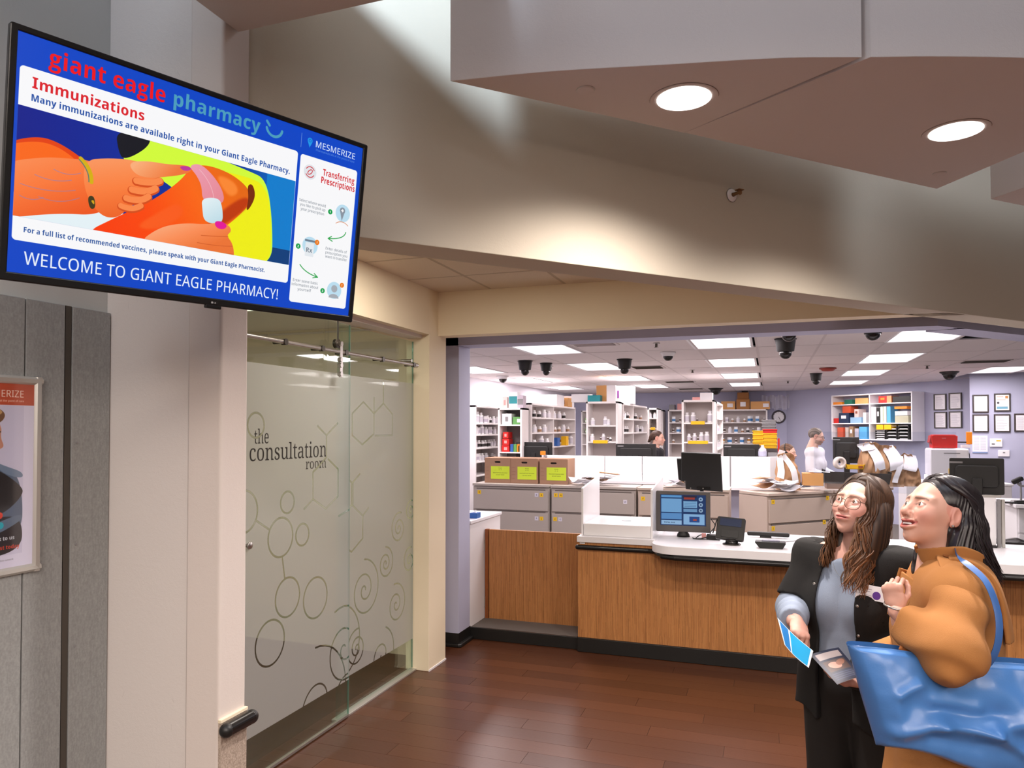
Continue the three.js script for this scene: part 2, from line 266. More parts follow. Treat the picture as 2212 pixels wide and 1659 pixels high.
// ================================================================ television
{
  const t = thing('television', 'large wall television tilted over the lobby showing an immunization ad on blue', 'television', W(-1.446, 2.51, 1.623));
  t.rotation.set(.15, 1.186, .007, 'YXZ');
  const w = .985, h = .5745, sw = .952, sh = .541;
  const tex = canvas(1904, 1082, (g, w, h) => {
    const X = (u) => u * w, Y = (v) => v * h;
    const rrect2 = (x0, y0, x1, y1, r) => { g.beginPath(); g.roundRect(X(x0), Y(y0), X(x1 - x0), Y(y1 - y0), r); };
    const text = (s, x, y, hh, wid, col, font = 'sans-serif', weight = 'bold', alpha = 1) => { g.save(); g.globalAlpha = alpha; g.fillStyle = col; g.font = `${weight} 100px ${font}`; const m = g.measureText(s).width; g.translate(X(x), Y(y)); g.scale(wid * w / m, hh * h / 72); g.fillText(s, 0, 0); g.restore(); };
    const blob = (col, pts, tension = .5) => { g.fillStyle = col; g.beginPath(); const n = pts.length, m = (a, b) => [(a[0] + b[0]) / 2, (a[1] + b[1]) / 2]; let s = m(pts[n - 1], pts[0]); g.moveTo(X(s[0]), Y(s[1])); for (let i = 0; i < n; i++) { const e = m(pts[i], pts[(i + 1) % n]); g.quadraticCurveTo(X(pts[i][0]), Y(pts[i][1]), X(e[0]), Y(e[1])); } g.fill(); };
    g.fillStyle = '#0646c8'; g.fillRect(0, 0, w, h);
    text('giant eagle', .066, .103, .073, .282, '#f3101c'); text('pharmacy', .364, .1, .068, .262, '#4d9fc0');
    g.strokeStyle = '#4d9fc0'; g.lineWidth = 15; g.lineCap = 'round'; g.beginPath(); g.arc(X(.672), Y(.05), 50, .15, 2.9); g.stroke(); g.beginPath(); g.moveTo(X(.646), Y(.028)); g.lineTo(X(.655), Y(.046)); g.stroke();
    g.strokeStyle = '#6f97dd'; g.lineWidth = 3; g.beginPath(); g.moveTo(X(.766), Y(.03)); g.lineTo(X(.766), Y(.105)); g.stroke();
    g.fillStyle = '#1e9bea'; g.beginPath(); g.arc(X(.797), Y(.056), 17, 0, 7); g.fill(); g.beginPath(); g.moveTo(X(.789), Y(.064)); g.lineTo(X(.797), Y(.094)); g.lineTo(X(.805), Y(.064)); g.fill(); g.strokeStyle = '#0646c8'; g.lineWidth = 3; g.beginPath(); g.arc(X(.797), Y(.056), 8, 0, 7); g.stroke();
    text('MESMERIZE', .816, .08, .034, .156, '#dfe9ff', 'sans-serif', 'normal'); text('Pharmaceuticals at the point of care', .82, .101, .012, .15, '#5f8fe0', 'sans-serif', 'normal');
    g.fillStyle = '#fdfdff'; rrect2(.008, .134, .758, .86, 18); g.fill(); rrect2(.768, .14, .985, .96, 18); g.fill();
    text('Immunizations', .034, .214, .046, .262, '#e0202a'); text('Many immunizations are available right in your Giant Eagle Pharmacy.', .033, .268, .028, .703, '#1f4fa6');
    text('For a full list of recommended vaccines, please speak with your Giant Eagle Pharmacist.', .031, .822, .022, .646, '#2a559f', 'sans-serif', 'bold');
    text('WELCOME TO GIANT EAGLE PHARMACY!', .035, .958, .056, .695, '#eef3ff', 'sans-serif', 'normal');
    // the photo of the arm
    g.save(); g.beginPath(); g.rect(X(.008), Y(.297), X(.749), Y(.462)); g.clip();
    const bg = g.createLinearGradient(X(.0), 0, X(.757), 0); bg.addColorStop(0, '#0a1c8c'); bg.addColorStop(.3, '#0b2a9a'); bg.addColorStop(.75, '#08399e'); bg.addColorStop(1, '#0a86d8'); g.fillStyle = bg; g.fillRect(0, 0, w, h);
    g.fillStyle = '#0d7fd0'; g.fillRect(X(.66), Y(.29), X(.1), Y(.4)); g.fillStyle = '#0a3f7c'; g.fillRect(X(.66), Y(.68), X(.1), Y(.1));
    g.fillStyle = '#e9f6fb'; g.fillRect(X(.0), Y(.66), X(.3), Y(.12));
    blob('#d6ff3c', [[.236, .3], [.27, .29], [.4, .27], [.6, .31], [.66, .33], [.69, .55], [.7, .8], [.5, .8], [.52, .66], [.4, .5], [.3, .43], [.25, .44]]);
    blob('#f4f214', [[.4, .36], [.58, .34], [.665, .36], [.69, .6], [.69, .8], [.5, .8], [.53, .66], [.5, .5]]);
    blob('#fbff78', [[.44, .36], [.56, .36], [.6, .42], [.58, .5], [.5, .42]]); blob('#14151f', [[.226, .29], [.315, .27], [.31, .33], [.25, .42], [.235, .38]]);
    const grad = (x0, y0, x1, y1, ...st) => { const q = g.createLinearGradient(X(x0), Y(y0), X(x1), Y(y1)); st.forEach((c, i) => q.addColorStop(i / (st.length - 1), c)); return q; };
    const soft = (n, f) => { g.save(); g.filter = `blur(${n}px)`; f(); g.restore(); };
    // shoulder at the left, upper arm, bent elbow
    blob('#e8430a', [[-.02, .47], [.05, .405], [.1, .41], [.17, .47], [.2, .56], [.0, .6]]); blob('#ff6a18', [[-.02, .48], [.05, .425], [.1, .43], [.15, .48], [.12, .54], [-.02, .56]]);
    blob(grad(.2, .8, .58, .36, '#ff3d02', '#ff4a06', '#ff6a14', '#e86a10'), [[.15, .8], [.25, .67], [.33, .57], [.4, .45], [.43, .36], [.48, .335], [.55, .35], [.605, .4], [.615, .47], [.575, .56], [.53, .64], [.45, .71], [.36, .79]]);
    soft(6, () => { blob('#ff8a34', [[.5, .37], [.555, .38], [.575, .43], [.55, .47], [.52, .43]]); blob('#c23a06', [[.55, .5], [.6, .44], [.612, .48], [.56, .58], [.5, .66], [.46, .68]]); blob('#ff5e1c', [[.28, .72], [.36, .6], [.4, .55], [.42, .6], [.36, .7]]); });
    blob('#7a2a06', [[.598, .385], [.615, .37], [.628, .43], [.612, .5], [.6, .52], [.606, .45]]);
    // the hand from the left: forearm, palm, thumb and curled fingers
    blob(grad(0, .45, .1, .78, '#ff9a64', '#ff7c3c', '#f0541a'), [[-.03, .56], [.06, .49], [.14, .462], [.175, .455], [.22, .5], [.23, .6], [.2, .69], [.1, .715], [-.03, .79]]);
    blob(grad(.2, .4, .26, .7, '#ffa06a', '#ff8240', '#ef5f20'), [[.155, .46], [.21, .425], [.27, .405], [.31, .41], [.345, .43], [.34, .48], [.31, .55], [.27, .63], [.24, .69], [.2, .69], [.16, .6]]);
    blob(grad(.3, .38, .36, .47, '#ffb27e', '#f47a3c'), [[.26, .42], [.31, .392], [.36, .385], [.4, .37], [.425, .366], [.43, .39], [.4, .42], [.36, .445], [.32, .47], [.28, .47]]);
    for (const [x0, y0, x1, y1, x2, y2, wd] of [[.285, .5, .325, .5, .345, .475, .02], [.275, .545, .315, .55, .335, .515, .02], [.262, .59, .298, .6, .318, .56, .019], [.25, .63, .28, .645, .3, .61, .017]]) { g.strokeStyle = '#d8501c'; g.lineCap = 'round'; g.lineWidth = X(wd) * 1.12; g.beginPath(); g.moveTo(X(x0), Y(y0)); g.quadraticCurveTo(X(x1), Y(y1), X(x2), Y(y2)); g.stroke(); g.strokeStyle = '#ff8c4c'; g.lineWidth = X(wd) * .85; g.beginPath(); g.moveTo(X(x0), Y(y0 - .004)); g.quadraticCurveTo(X(x1), Y(y1 - .006), X(x2), Y(y2 - .004)); g.stroke(); }
    g.strokeStyle = 'rgba(130,130,210,.5)'; g.lineWidth = 4; for (const [a, b, c, d] of [[.02, .62, .14, .6], [.05, .57, .13, .56], [.06, .66, .15, .63], [.09, .53, .15, .52], [.02, .67, .07, .66]]) { g.beginPath(); g.moveTo(X(a), Y(b)); g.quadraticCurveTo(X((a + c) / 2), Y(b + .02), X(c), Y(d)); g.stroke(); }
    g.strokeStyle = '#d9b40e'; g.lineWidth = 17; g.beginPath(); g.moveTo(X(.148), Y(.455)); g.quadraticCurveTo(X(.176), Y(.49), X(.176), Y(.55)); g.stroke(); g.strokeStyle = '#5f7f6a'; g.lineWidth = 5; g.beginPath(); g.moveTo(X(.145), Y(.462)); g.quadraticCurveTo(X(.17), Y(.5), X(.17), Y(.55)); g.stroke(); blob('#3f3a1a', [[.168, .615], [.184, .605], [.19, .66], [.176, .672]]); blob('#d6a712', [[.176, .63], [.185, .625], [.186, .65]]);
    blob('#c23aa0', [[.392, .38], [.42, .366], [.432, .378], [.41, .398]]);
    // plaster and its backing
    blob(grad(.42, .36, .53, .52, '#f2a0b4', '#e98a96'), [[.42, .366], [.45, .338], [.487, .372], [.522, .435], [.533, .5], [.5, .53], [.465, .512], [.462, .45], [.445, .4]]); g.strokeStyle = 'rgba(255,220,225,.6)'; g.lineWidth = 3; g.beginPath(); g.moveTo(X(.452), Y(.37)); g.quadraticCurveTo(X(.492), Y(.42), X(.5), Y(.5)); g.stroke();
    blob(grad(.47, .5, .52, .62, '#eaf6fa', '#bfdfea'), [[.463, .505], [.515, .483], [.527, .53], [.532, .605], [.502, .622], [.474, .614], [.468, .56]]);
    // lower hand
    blob(grad(.4, .62, .45, .78, '#ffb084', '#ff9058', '#f07636'), [[.29, .8], [.35, .69], [.42, .645], [.48, .632], [.525, .603], [.552, .612], [.56, .64], [.545, .665], [.566, .7], [.574, .76], [.57, .8]]);
    for (const [x0, y0, x1, y1, x2, y2] of [[.47, .69, .52, .68, .55, .67], [.46, .73, .52, .73, .566, .715], [.47, .765, .52, .765, .57, .755]]) { g.strokeStyle = '#d8622a'; g.lineWidth = 4; g.beginPath(); g.moveTo(X(x0), Y(y0)); g.quadraticCurveTo(X(x1), Y(y1), X(x2), Y(y2)); g.stroke(); }
    blob('#e8189a', [[.505, .606], [.53, .598], [.547, .615], [.535, .64], [.512, .638]]);
    g.restore();
    // side panel
    g.fillStyle = '#e6e9ee'; g.beginPath(); g.arc(X(.806), Y(.225), 44, 0, 7); g.fill(); g.strokeStyle = '#d2333d'; g.lineWidth = 5; g.beginPath(); g.ellipse(X(.806), Y(.225), 10, 19, .8, 0, 7); g.stroke(); g.beginPath(); g.arc(X(.806), Y(.225), 31, -2.6, -.5); g.stroke(); g.beginPath(); g.arc(X(.806), Y(.225), 31, .5, 2.6); g.stroke();
    text('Transferring', .853, .222, .036, .124, '#d8222c'); text('Prescriptions', .847, .266, .036, .134, '#d8222c');
    const dot = (x, y, c, s) => { g.fillStyle = c; g.beginPath(); g.arc(X(x), Y(y), 16, 0, 7); g.fill(); g.fillStyle = '#fff'; g.font = 'bold 20px sans-serif'; g.textAlign = 'center'; g.fillText(s, X(x), Y(y) + 7); g.textAlign = 'left'; };
    const disc = (x, y, r, c) => { g.fillStyle = c; g.beginPath(); g.arc(X(x), Y(y), r, 0, 7); g.fill(); };
    disc(.942, .405, 54, '#bfe2f4'); disc(.94, .39, 20, '#8c97a4'); g.beginPath(); g.moveTo(X(.9315), Y(.4)); g.lineTo(X(.94), Y(.45)); g.lineTo(X(.9485), Y(.4)); g.fill(); g.fillStyle = '#fff'; g.fillRect(X(.94) - 3, Y(.39) - 10, 6, 20); g.fillRect(X(.94) - 10, Y(.39) - 3, 20, 6);
    g.strokeStyle = '#e08a5a'; g.lineWidth = 4; g.beginPath(); g.moveTo(X(.918), Y(.47)); g.quadraticCurveTo(X(.942), Y(.44), X(.966), Y(.47)); g.stroke(); dot(.893, .414, '#0fa04a', '1');
    for (const [s, x, y, wd] of [['Select where would', .775, .396, .1], ['you like to pick up', .779, .42, .095], ['your prescription', .783, .444, .088], ['Enter details of', .886, .632, .085], ['prescription you', .887, .655, .088], ['want to transfer', .888, .678, .086], ['Enter some basic', .775, .843, .094], ['information about', .772, .867, .1], ['yourself', .795, .891, .05]]) text(s, x, y, .016, wd, '#7c8590', 'sans-serif', 'normal');
    disc(.828, .63, 54, '#bfe2f4'); g.fillStyle = '#6f7f90'; g.fillRect(X(.808), Y(.597), 70, 12); g.fillStyle = '#e9eef3'; g.fillRect(X(.811), Y(.613), 60, 84); g.fillStyle = '#7b8794'; g.font = 'bold 40px sans-serif'; g.fillText('Rx', X(.813), Y(.668)); dot(.785, .645, '#0fa04a', '2'); dot(.853, .603, '#f07a12', '!');
    disc(.934, .86, 54, '#bfe2f4'); disc(.934, .85, 23, '#a9afb7'); g.fillStyle = '#a9afb7'; g.beginPath(); g.ellipse(X(.934), Y(.905), 38, 26, 0, Math.PI, 0); g.fill(); dot(.889, .872, '#0fa04a', '3'); dot(.963, .822, '#f07a12', '!');
    g.strokeStyle = '#2fa84f'; g.lineWidth = 6; g.lineCap = 'round'; const arrow = (a, b, c, d, e, f) => { g.beginPath(); g.moveTo(X(a), Y(b)); g.quadraticCurveTo(X(c), Y(d), X(e), Y(f)); g.stroke(); }; arrow(.96, .51, .955, .555, .893, .567); arrow(.893, .567, .9, .558, .906, .552); arrow(.893, .567, .9, .572, .91, .578); arrow(.797, .745, .815, .785, .866, .8); arrow(.866, .8, .858, .79, .852, .782); arrow(.866, .8, .855, .804, .848, .808);
  });
  part('bezel', [plate(rrect(w, h, .006), .02, .003, [[[-sw / 2, -sh / 2 + .004], [sw / 2, -sh / 2 + .004], [sw / 2, sh / 2 + .002], [-sw / 2, sh / 2 + .002]]])], M.blackGloss, t, 'thin black bezel');
  const scr = new THREE.PlaneGeometry(sw + .002, sh); T(scr, 0, .003, -.004);
  const sm = new THREE.MeshPhysicalMaterial({ color: '#000000', emissive: '#ffffff', emissiveMap: tex, emissiveIntensity: .95, roughness: .3 });
  part('screen', scr, sm, t, 'screen with the blue immunization advertisement', true);
  part('back_housing', [box(w - .01, h - .01, .022, 0, 0, -.026, .006), box(w * .6, h * .55, .03, 0, -.03, -.05, .01)], M.black, t);
  part('sensor', box(.045, .012, .016, .02, -h / 2 - .003, -.008, .003), M.blackGloss, t, 'small black receiver under the bottom edge');
  const logo = canvas(128, 48, (g) => { g.fillStyle = '#131212'; g.fillRect(0, 0, 128, 48); g.fillStyle = '#b9b9b9'; g.beginPath(); g.arc(26, 24, 17, 0, 7); g.fill(); g.font = 'bold 34px sans-serif'; g.fillText('LG', 52, 36); });
  part('maker_mark', T(new THREE.PlaneGeometry(.022, .008), .02, -h / 2 + .0085, .0008), mat('#ffffff', .4, { map: logo }), t, null, true);
  part('wall_arm', [box(.2, .2, .012, 0, 0, -.07), box(.05, .05, .5, -.1, 0, -.32)], M.black, t);
  const l = new THREE.RectAreaLight('#9fb6ff', 1.2, sw, sh); l.position.set(0, 0, .012); l.rotation.y = Math.PI; l.name = 'lamp_light'; t.add(l);
}
// ================================================================ framed poster on the grey panels
{
  const t = thing('poster_frame', 'silver snap frame holding an orange-topped health poster on grey panels', 'poster', W(-2.262, 1.732, 1.509), Math.PI / 2);
  // local x runs away from the lobby entrance (towards d), the right edge of the frame at d = 1.76
  const w = .48, h = .63, fw = .026;
  const sec = (x0, y0, x1, y1) => { const L = Math.hypot(x1 - x0, y1 - y0), a = Math.atan2(y1 - y0, x1 - x0); const s = new THREE.Shape([[0, 0], [fw, 0], [fw, .006], [fw * .75, .014], [fw * .3, .016], [0, .008]].map(([p, q]) => new THREE.Vector2(p, q))); const g = new THREE.ExtrudeGeometry(s, { depth: L, bevelEnabled: false }); const m = new THREE.Matrix4().makeBasis(V(-Math.sin(a), Math.cos(a), 0), V(0, 0, 1), V(Math.cos(a), Math.sin(a), 0)); m.setPosition(x0, y0, 0); return g.applyMatrix4(m); };
  for (const [a, b, c, d] of [[-w / 2, -h / 2, w / 2, -h / 2], [w / 2, -h / 2, w / 2, h / 2], [w / 2, h / 2, -w / 2, h / 2], [-w / 2, h / 2, -w / 2, -h / 2]]) part('frame_rail', sec(a, b, c, d), M.alu, t, 'silver aluminium rail');
  const tex = canvas(516, 696, (g, w, h) => {
    g.fillStyle = '#dcdaf0'; g.fillRect(0, 0, w, h); g.fillStyle = '#c2512f'; g.fillRect(0, 0, w, 82);
    g.fillStyle = '#f6dccf'; g.font = '36px sans-serif'; g.textAlign = 'right'; g.fillText('MESMERIZE', 474, 52); g.font = '11px sans-serif'; g.fillText('at the point of care', 474, 70);
    g.save(); g.beginPath(); g.rect(0, 84, 474, 562); g.clip(); g.fillStyle = '#cfcde6'; g.fillRect(0, 84, 474, 562); g.translate(-148, -12); g.scale(.97, .94);
    const bl = (c, p) => { g.fillStyle = c; g.beginPath(); g.moveTo(...p[0]); for (let i = 1; i < p.length; i++) { const q = p[(i + 1) % p.length]; g.quadraticCurveTo(...p[i], (p[i][0] + q[0]) / 2, (p[i][1] + q[1]) / 2); } g.fill(); };
    bl('#c98f78', [[300, 150], [520, 140], [555, 190], [548, 230], [566, 268], [540, 278], [545, 300], [520, 330], [450, 350], [300, 330]]);
    bl('#7a563a', [[270, 240], [300, 150], [440, 105], [540, 110], [572, 140], [545, 178], [480, 165], [440, 190], [380, 260]]); bl('#c9a26e', [[430, 118], [520, 106], [566, 130], [520, 150], [440, 150]]); bl('#4a3426', [[510, 205], [552, 202], [550, 213], [512, 215]]); bl('#8f4a44', [[512, 296], [545, 292], [535, 306]]);
    bl('#54657f', [[120, 400], [420, 330], [520, 330], [640, 380], [640, 700], [80, 700]]); bl('#7387a2', [[520, 322], [570, 345], [640, 372], [640, 400], [560, 375]]); bl('#211d20', [[440, 330], [520, 340], [640, 430], [640, 470], [560, 540], [420, 560], [380, 450]]); bl('#2a2830', [[420, 560], [560, 540], [640, 560], [640, 700], [380, 700]]); bl('#62748c', [[440, 600], [560, 560], [640, 540], [640, 570], [500, 630]]);
    g.fillStyle = '#e0452f'; g.font = 'bold 20px sans-serif'; g.fillText('ask your pharmacist today', 630, 676); g.fillStyle = '#cfd6df'; g.fillText('talk to us', 610, 640); g.fillStyle = '#2fb0c4'; g.beginPath(); g.arc(552, 580, 14, 0, 7); g.fill(); g.fillStyle = '#e0452f'; g.beginPath(); g.arc(548, 540, 14, 0, 7); g.fill();
    g.restore(); g.fillStyle = '#5d5b6a'; g.font = '9px sans-serif'; g.fillText('health information network', 440, 668);
  });
  part('print', T(new THREE.BoxGeometry(w - .05, h - .05, .004), 0, 0, .004), [0, 1, 2, 3, 4, 5].map((i) => i === 4 ? mat('#ffffff', .3, { map: tex }) : M.white), t, null, true);
  part('clear_cover', T(new THREE.BoxGeometry(w - .05, h - .05, .0015), 0, 0, .0085), phys('#ffffff', .08, { transmission: 1, thickness: 0 }), t);
}
// ================================================================ consultation room behind frosted glass
const strokePath = (g, pts, sx, sy, dx, dy) => { g.beginPath(); pts.forEach(([d, y], i) => (i ? g.lineTo : g.moveTo).call(g, (d - dx) * sx, (dy - y) * sy)); g.stroke(); };
const circle = (d, y, r, a0 = 0, a1 = 6.2832, n = 40) => Array.from({ length: n + 1 }, (_, i) => { const a = a0 + (a1 - a0) * i / n; return [d + r * Math.cos(a), y + r * Math.sin(a)]; });
const spiral = (d, y, r, a, turns, dir = 1, n = 70) => Array.from({ length: n + 1 }, (_, i) => { const t = i / n, q = a + dir * t * turns * 6.2832, R = r * (1 - t) ** 1.25 + r * .05; return [d + R * Math.cos(q), y + R * Math.sin(q)]; });
const hexa = (d, y, r) => Array.from({ length: 7 }, (_, i) => [d + r * Math.sin(i * Math.PI / 3), y + r * Math.cos(i * Math.PI / 3)]);
const lines = [circle(3.24, 1.897, .067), circle(3.516, 1.458, .062), circle(3.145, 1.443, .112), [[3.241, 1.389], [3.356, 1.324]], circle(3.457, 1.267, .11), circle(3.66, 1.255, .064), [[3.471, 1.158], [3.496, 1.028]], circle(3.524, .918, .111), circle(3.796, .856, .122), circle(3.371, .7, .124),
  [[3.805, 1.896], [3.903, 1.837], [4.03, 1.915]], [[3.903, 1.837], [3.903, 1.7], [3.827, 1.652]], [[3.827, 1.652], [3.762, 1.616], [3.764, 1.454], [3.899, 1.383], [4.035, 1.448], [4.035, 1.62], [3.92, 1.69]], [[3.764, 1.454], [3.671, 1.402]],
  [[4.394, 2.062], [4.252, 1.98], [4.253, 1.834], [4.382, 1.769], [4.538, 1.842], [4.537, 1.985], [4.394, 2.062]], [[4.537, 1.985], [4.67, 2.061], [4.804, 1.985], [4.801, 1.829], [4.55, 1.829]], [[4.67, 2.061], [4.669, 2.224]], [[4.537, 1.985], [4.537, 2.1]],
  [[4.202, 1.547], [4.255, 1.515], [4.356, 1.572]], [[4.25, 1.515], [4.25, 1.369]], [[4.266, 1.515], [4.266, 1.369]], [[4.197, 1.34], [4.256, 1.369], [4.392, 1.282], [4.393, 1.128], [4.25, 1.057], [4.197, 1.089]], [[4.392, 1.282], [4.47, 1.33]], [[4.04, 1.32], [4.256, 1.369]],
  spiral(4.905, 1.13, .115, 1.2, 2.4), spiral(4.71, .9, .115, 1.6, 2.4, -1), spiral(4.42, .77, .2, 1.6, 2.3, -1), spiral(4.87, .57, .15, 1.8, 2.2, -1), spiral(4.32, .4, .125, 1.3, 2.5), spiral(4.66, .25, .19, 1.3, 1.8, -1), spiral(5.08, .86, .1, 1.2, 2), spiral(5.1, 1.24, .08, 1.2, 2), spiral(4.12, .46, .27, 2.0, 2.2, -1), spiral(3.84, .2, .34, 1.7, 1.7, -1), spiral(4.15, .12, .16, 1.5, 2)];
function film(d0, d1, withText) {
  const y0 = .245, y1 = 2.232, pxm = 560, w = Math.round((d1 - d0) * pxm), h = Math.round((y1 - y0) * pxm);
  const alpha = canvas(w, h, (g) => { g.fillStyle = '#ffffff'; g.fillRect(0, 0, w, h); g.strokeStyle = '#000000'; g.lineWidth = 6.2; g.lineJoin = 'round'; for (const l of lines) strokePath(g, l, pxm, pxm, d0, y1); });
  alpha.colorSpace = THREE.NoColorSpace;
  const col = canvas(w, h, (g) => {
    g.fillStyle = '#e6e4e3'; g.fillRect(0, 0, w, h);
    if (withText) { g.fillStyle = '#37302c'; const tx = (s, d, y, hh, wd) => { g.save(); g.font = '100px serif'; const m = g.measureText(s).width; g.translate((d - d0) * pxm, (y1 - y) * pxm); g.scale(wd * pxm / m, hh * pxm / 70); g.fillText(s, 0, 0); g.restore(); }; tx('the', 3.225, 1.798, .073, .125); tx('consultation', 3.184, 1.706, .09, .722); tx('room', 3.686, 1.638, .058, .218); }
  });
  return phys('#ffffff', .55, { map: col, alphaMap: alpha, transparent: true, transmission: .68, thickness: 0, ior: 1.3 });
}
const xPlane = (d0, d1, y0, y1, x) => { const g = new THREE.BufferGeometry(); g.setAttribute('position', new THREE.Float32BufferAttribute([x, y0, -d0, x, y0, -d1, x, y1, -d1, x, y0, -d0, x, y1, -d1, x, y1, -d0], 3)); g.setAttribute('normal', new THREE.Float32BufferAttribute([1, 0, 0, 1, 0, 0, 1, 0, 0, 1, 0, 0, 1, 0, 0, 1, 0, 0], 3)); g.setAttribute('uv', new THREE.Float32BufferAttribute([0, 0, 1, 0, 1, 1, 0, 0, 1, 1, 0, 1], 2)); return g; };
const glassMat = phys('#eef7f3', .03, { transmission: 1, thickness: 0, ior: 1.5 }), glassEdge = phys('#9fc9bd', .2, { transmission: .5, thickness: 0 });
for (const [d0, d1, x, name, label, txt] of [[2.7, 4.17, -2.6, 'sliding_door', 'frosted glass sliding door lettered for the consultation room, etched with circles', true], [4.09, 5.14, -2.635, 'glass_panel', 'fixed frosted glass panel with etched swirls beside the consultation door', false]]) {
  const t = thing(name, label, txt ? 'door' : 'glass panel', W(0, 0, 0));
  part('pane', B(x - .012, x, txt ? .02 : .012, 2.56, d0, d1), glassMat, t, 'clear glass pane');
  part('frosted_film', xPlane(d0, d1 - (txt ? .004 : 0), .245, 2.232, x + .0015), film(d0, d1, txt), t, txt ? 'frosted film with dark lettering and clear etched circles and hexagons' : 'frosted film with clear etched swirls', true);
  part('glass_edge', B(x - .012, x, .02, 2.56, d1, d1 + .002), glassEdge, t);
  if (txt) { part('pull_knob', [T(lathe([[.0, .03], [.018, .028], [.02, .02], [.01, .014], [.01, 0]], 18), x, 1.265, -3.17, 0, 0, -Math.PI / 2)], M.steel, t); part('bottom_rail', B(x - .016, x + .004, .008, .022, d0, d1), M.steel, t); }
  else part('floor_channel', B(x - .03, x + .03, 0, .014, d0 - .02, d1 + .01, .002), M.alu, t, 'aluminium channel along the floor');
}
{
  const t = thing('door_rail', 'brushed steel sliding rail with stand-offs above the frosted glass', 'rail', W(0, 0, 0)), x = -2.55, y = 2.362;
  part('tube', [rod(W(x, y, 2.7), W(x, y, 5.02), .0125, 14)], M.steel, t);
  for (const d of [3.41, 3.77, 4.03, 4.5, 4.97]) part('stand_off', [rod(W(-2.62, y, d), W(x + .014, y, d), .011, 12), rod(W(x - .012, y, d), W(x + .016, y, d), .018, 14)], M.steelDark, t);
  part('end_stop', [rod(W(x, y, 4.985), W(x, y, 5.03), .019, 14), rod(W(-2.64, y + .03, 4.95), W(x, y + .03, 4.95), .012, 12)], M.steel, t);
}
{
  const t = thing('roller_hanger', 'steel roller hanger clamped where the two glass panels meet', 'hanger', W(-2.565, 2.36, 3.97));
  part('wheel', [T(lathe([[.0, -.012], [.03, -.012], [.026, -.004], [.026, .004], [.03, .012], [0, .012]], 24), .012, .05, .03, 0, 0, Math.PI / 2)], M.steelDark, t);
  part('strap', box(.008, .22, .03, .024, -.05, 0, .002), M.steel, t);
  for (const y of [.05, -.05, -.085, -.14]) part('bolt', rod(V(.02, y, .022), V(.045, y, .022), .015, 14), M.steel, t);
  part('stay_rod', rod(V(.0, .06, 0), V(.0, .245, 0), .006, 10), M.steelDark, t);
}
{ // the room
  struct('wall_consultation_room', [B(-5.2, -5.0, 0, 2.9, 2.0, 5.7), B(-5.2, -2.7, 0, 2.9, 5.46, 5.6), B(-5.2, -2.3, 0, 2.9, 1.9, 2.0)], paint('#f0e2cc', .75));
  struct('floor_consultation_room', B(-5.0, -2.75, -.01, 0, 2, 5.46), mat('#46301f', .6));
  struct('ceiling_consultation_room', B(-5.0, -2.7, 2.75, 2.8, 2, 5.46), M.tileWhite);
  const t = thing('unseen_consultation_light', 'unseen flat ceiling panel light, placed to light the consultation room', 'light', W(-3.7, 2.74, 3.7));  // lamp out of view, brightens the room behind the frosted glass
  part('frame', [box(.64, .03, 1.24, 0, 0, 0, .004)], M.white, t); part('diffuser', box(.58, .008, 1.18, 0, -.016, 0), emis('#fff3e2', 1.5, '#ffffff'), t);
  const l = new THREE.RectAreaLight('#fff4e8', 8, .58, 1.18); l.position.set(0, -.03, 0); l.rotation.x = -Math.PI / 2; l.name = 'lamp_light'; t.add(l);
}
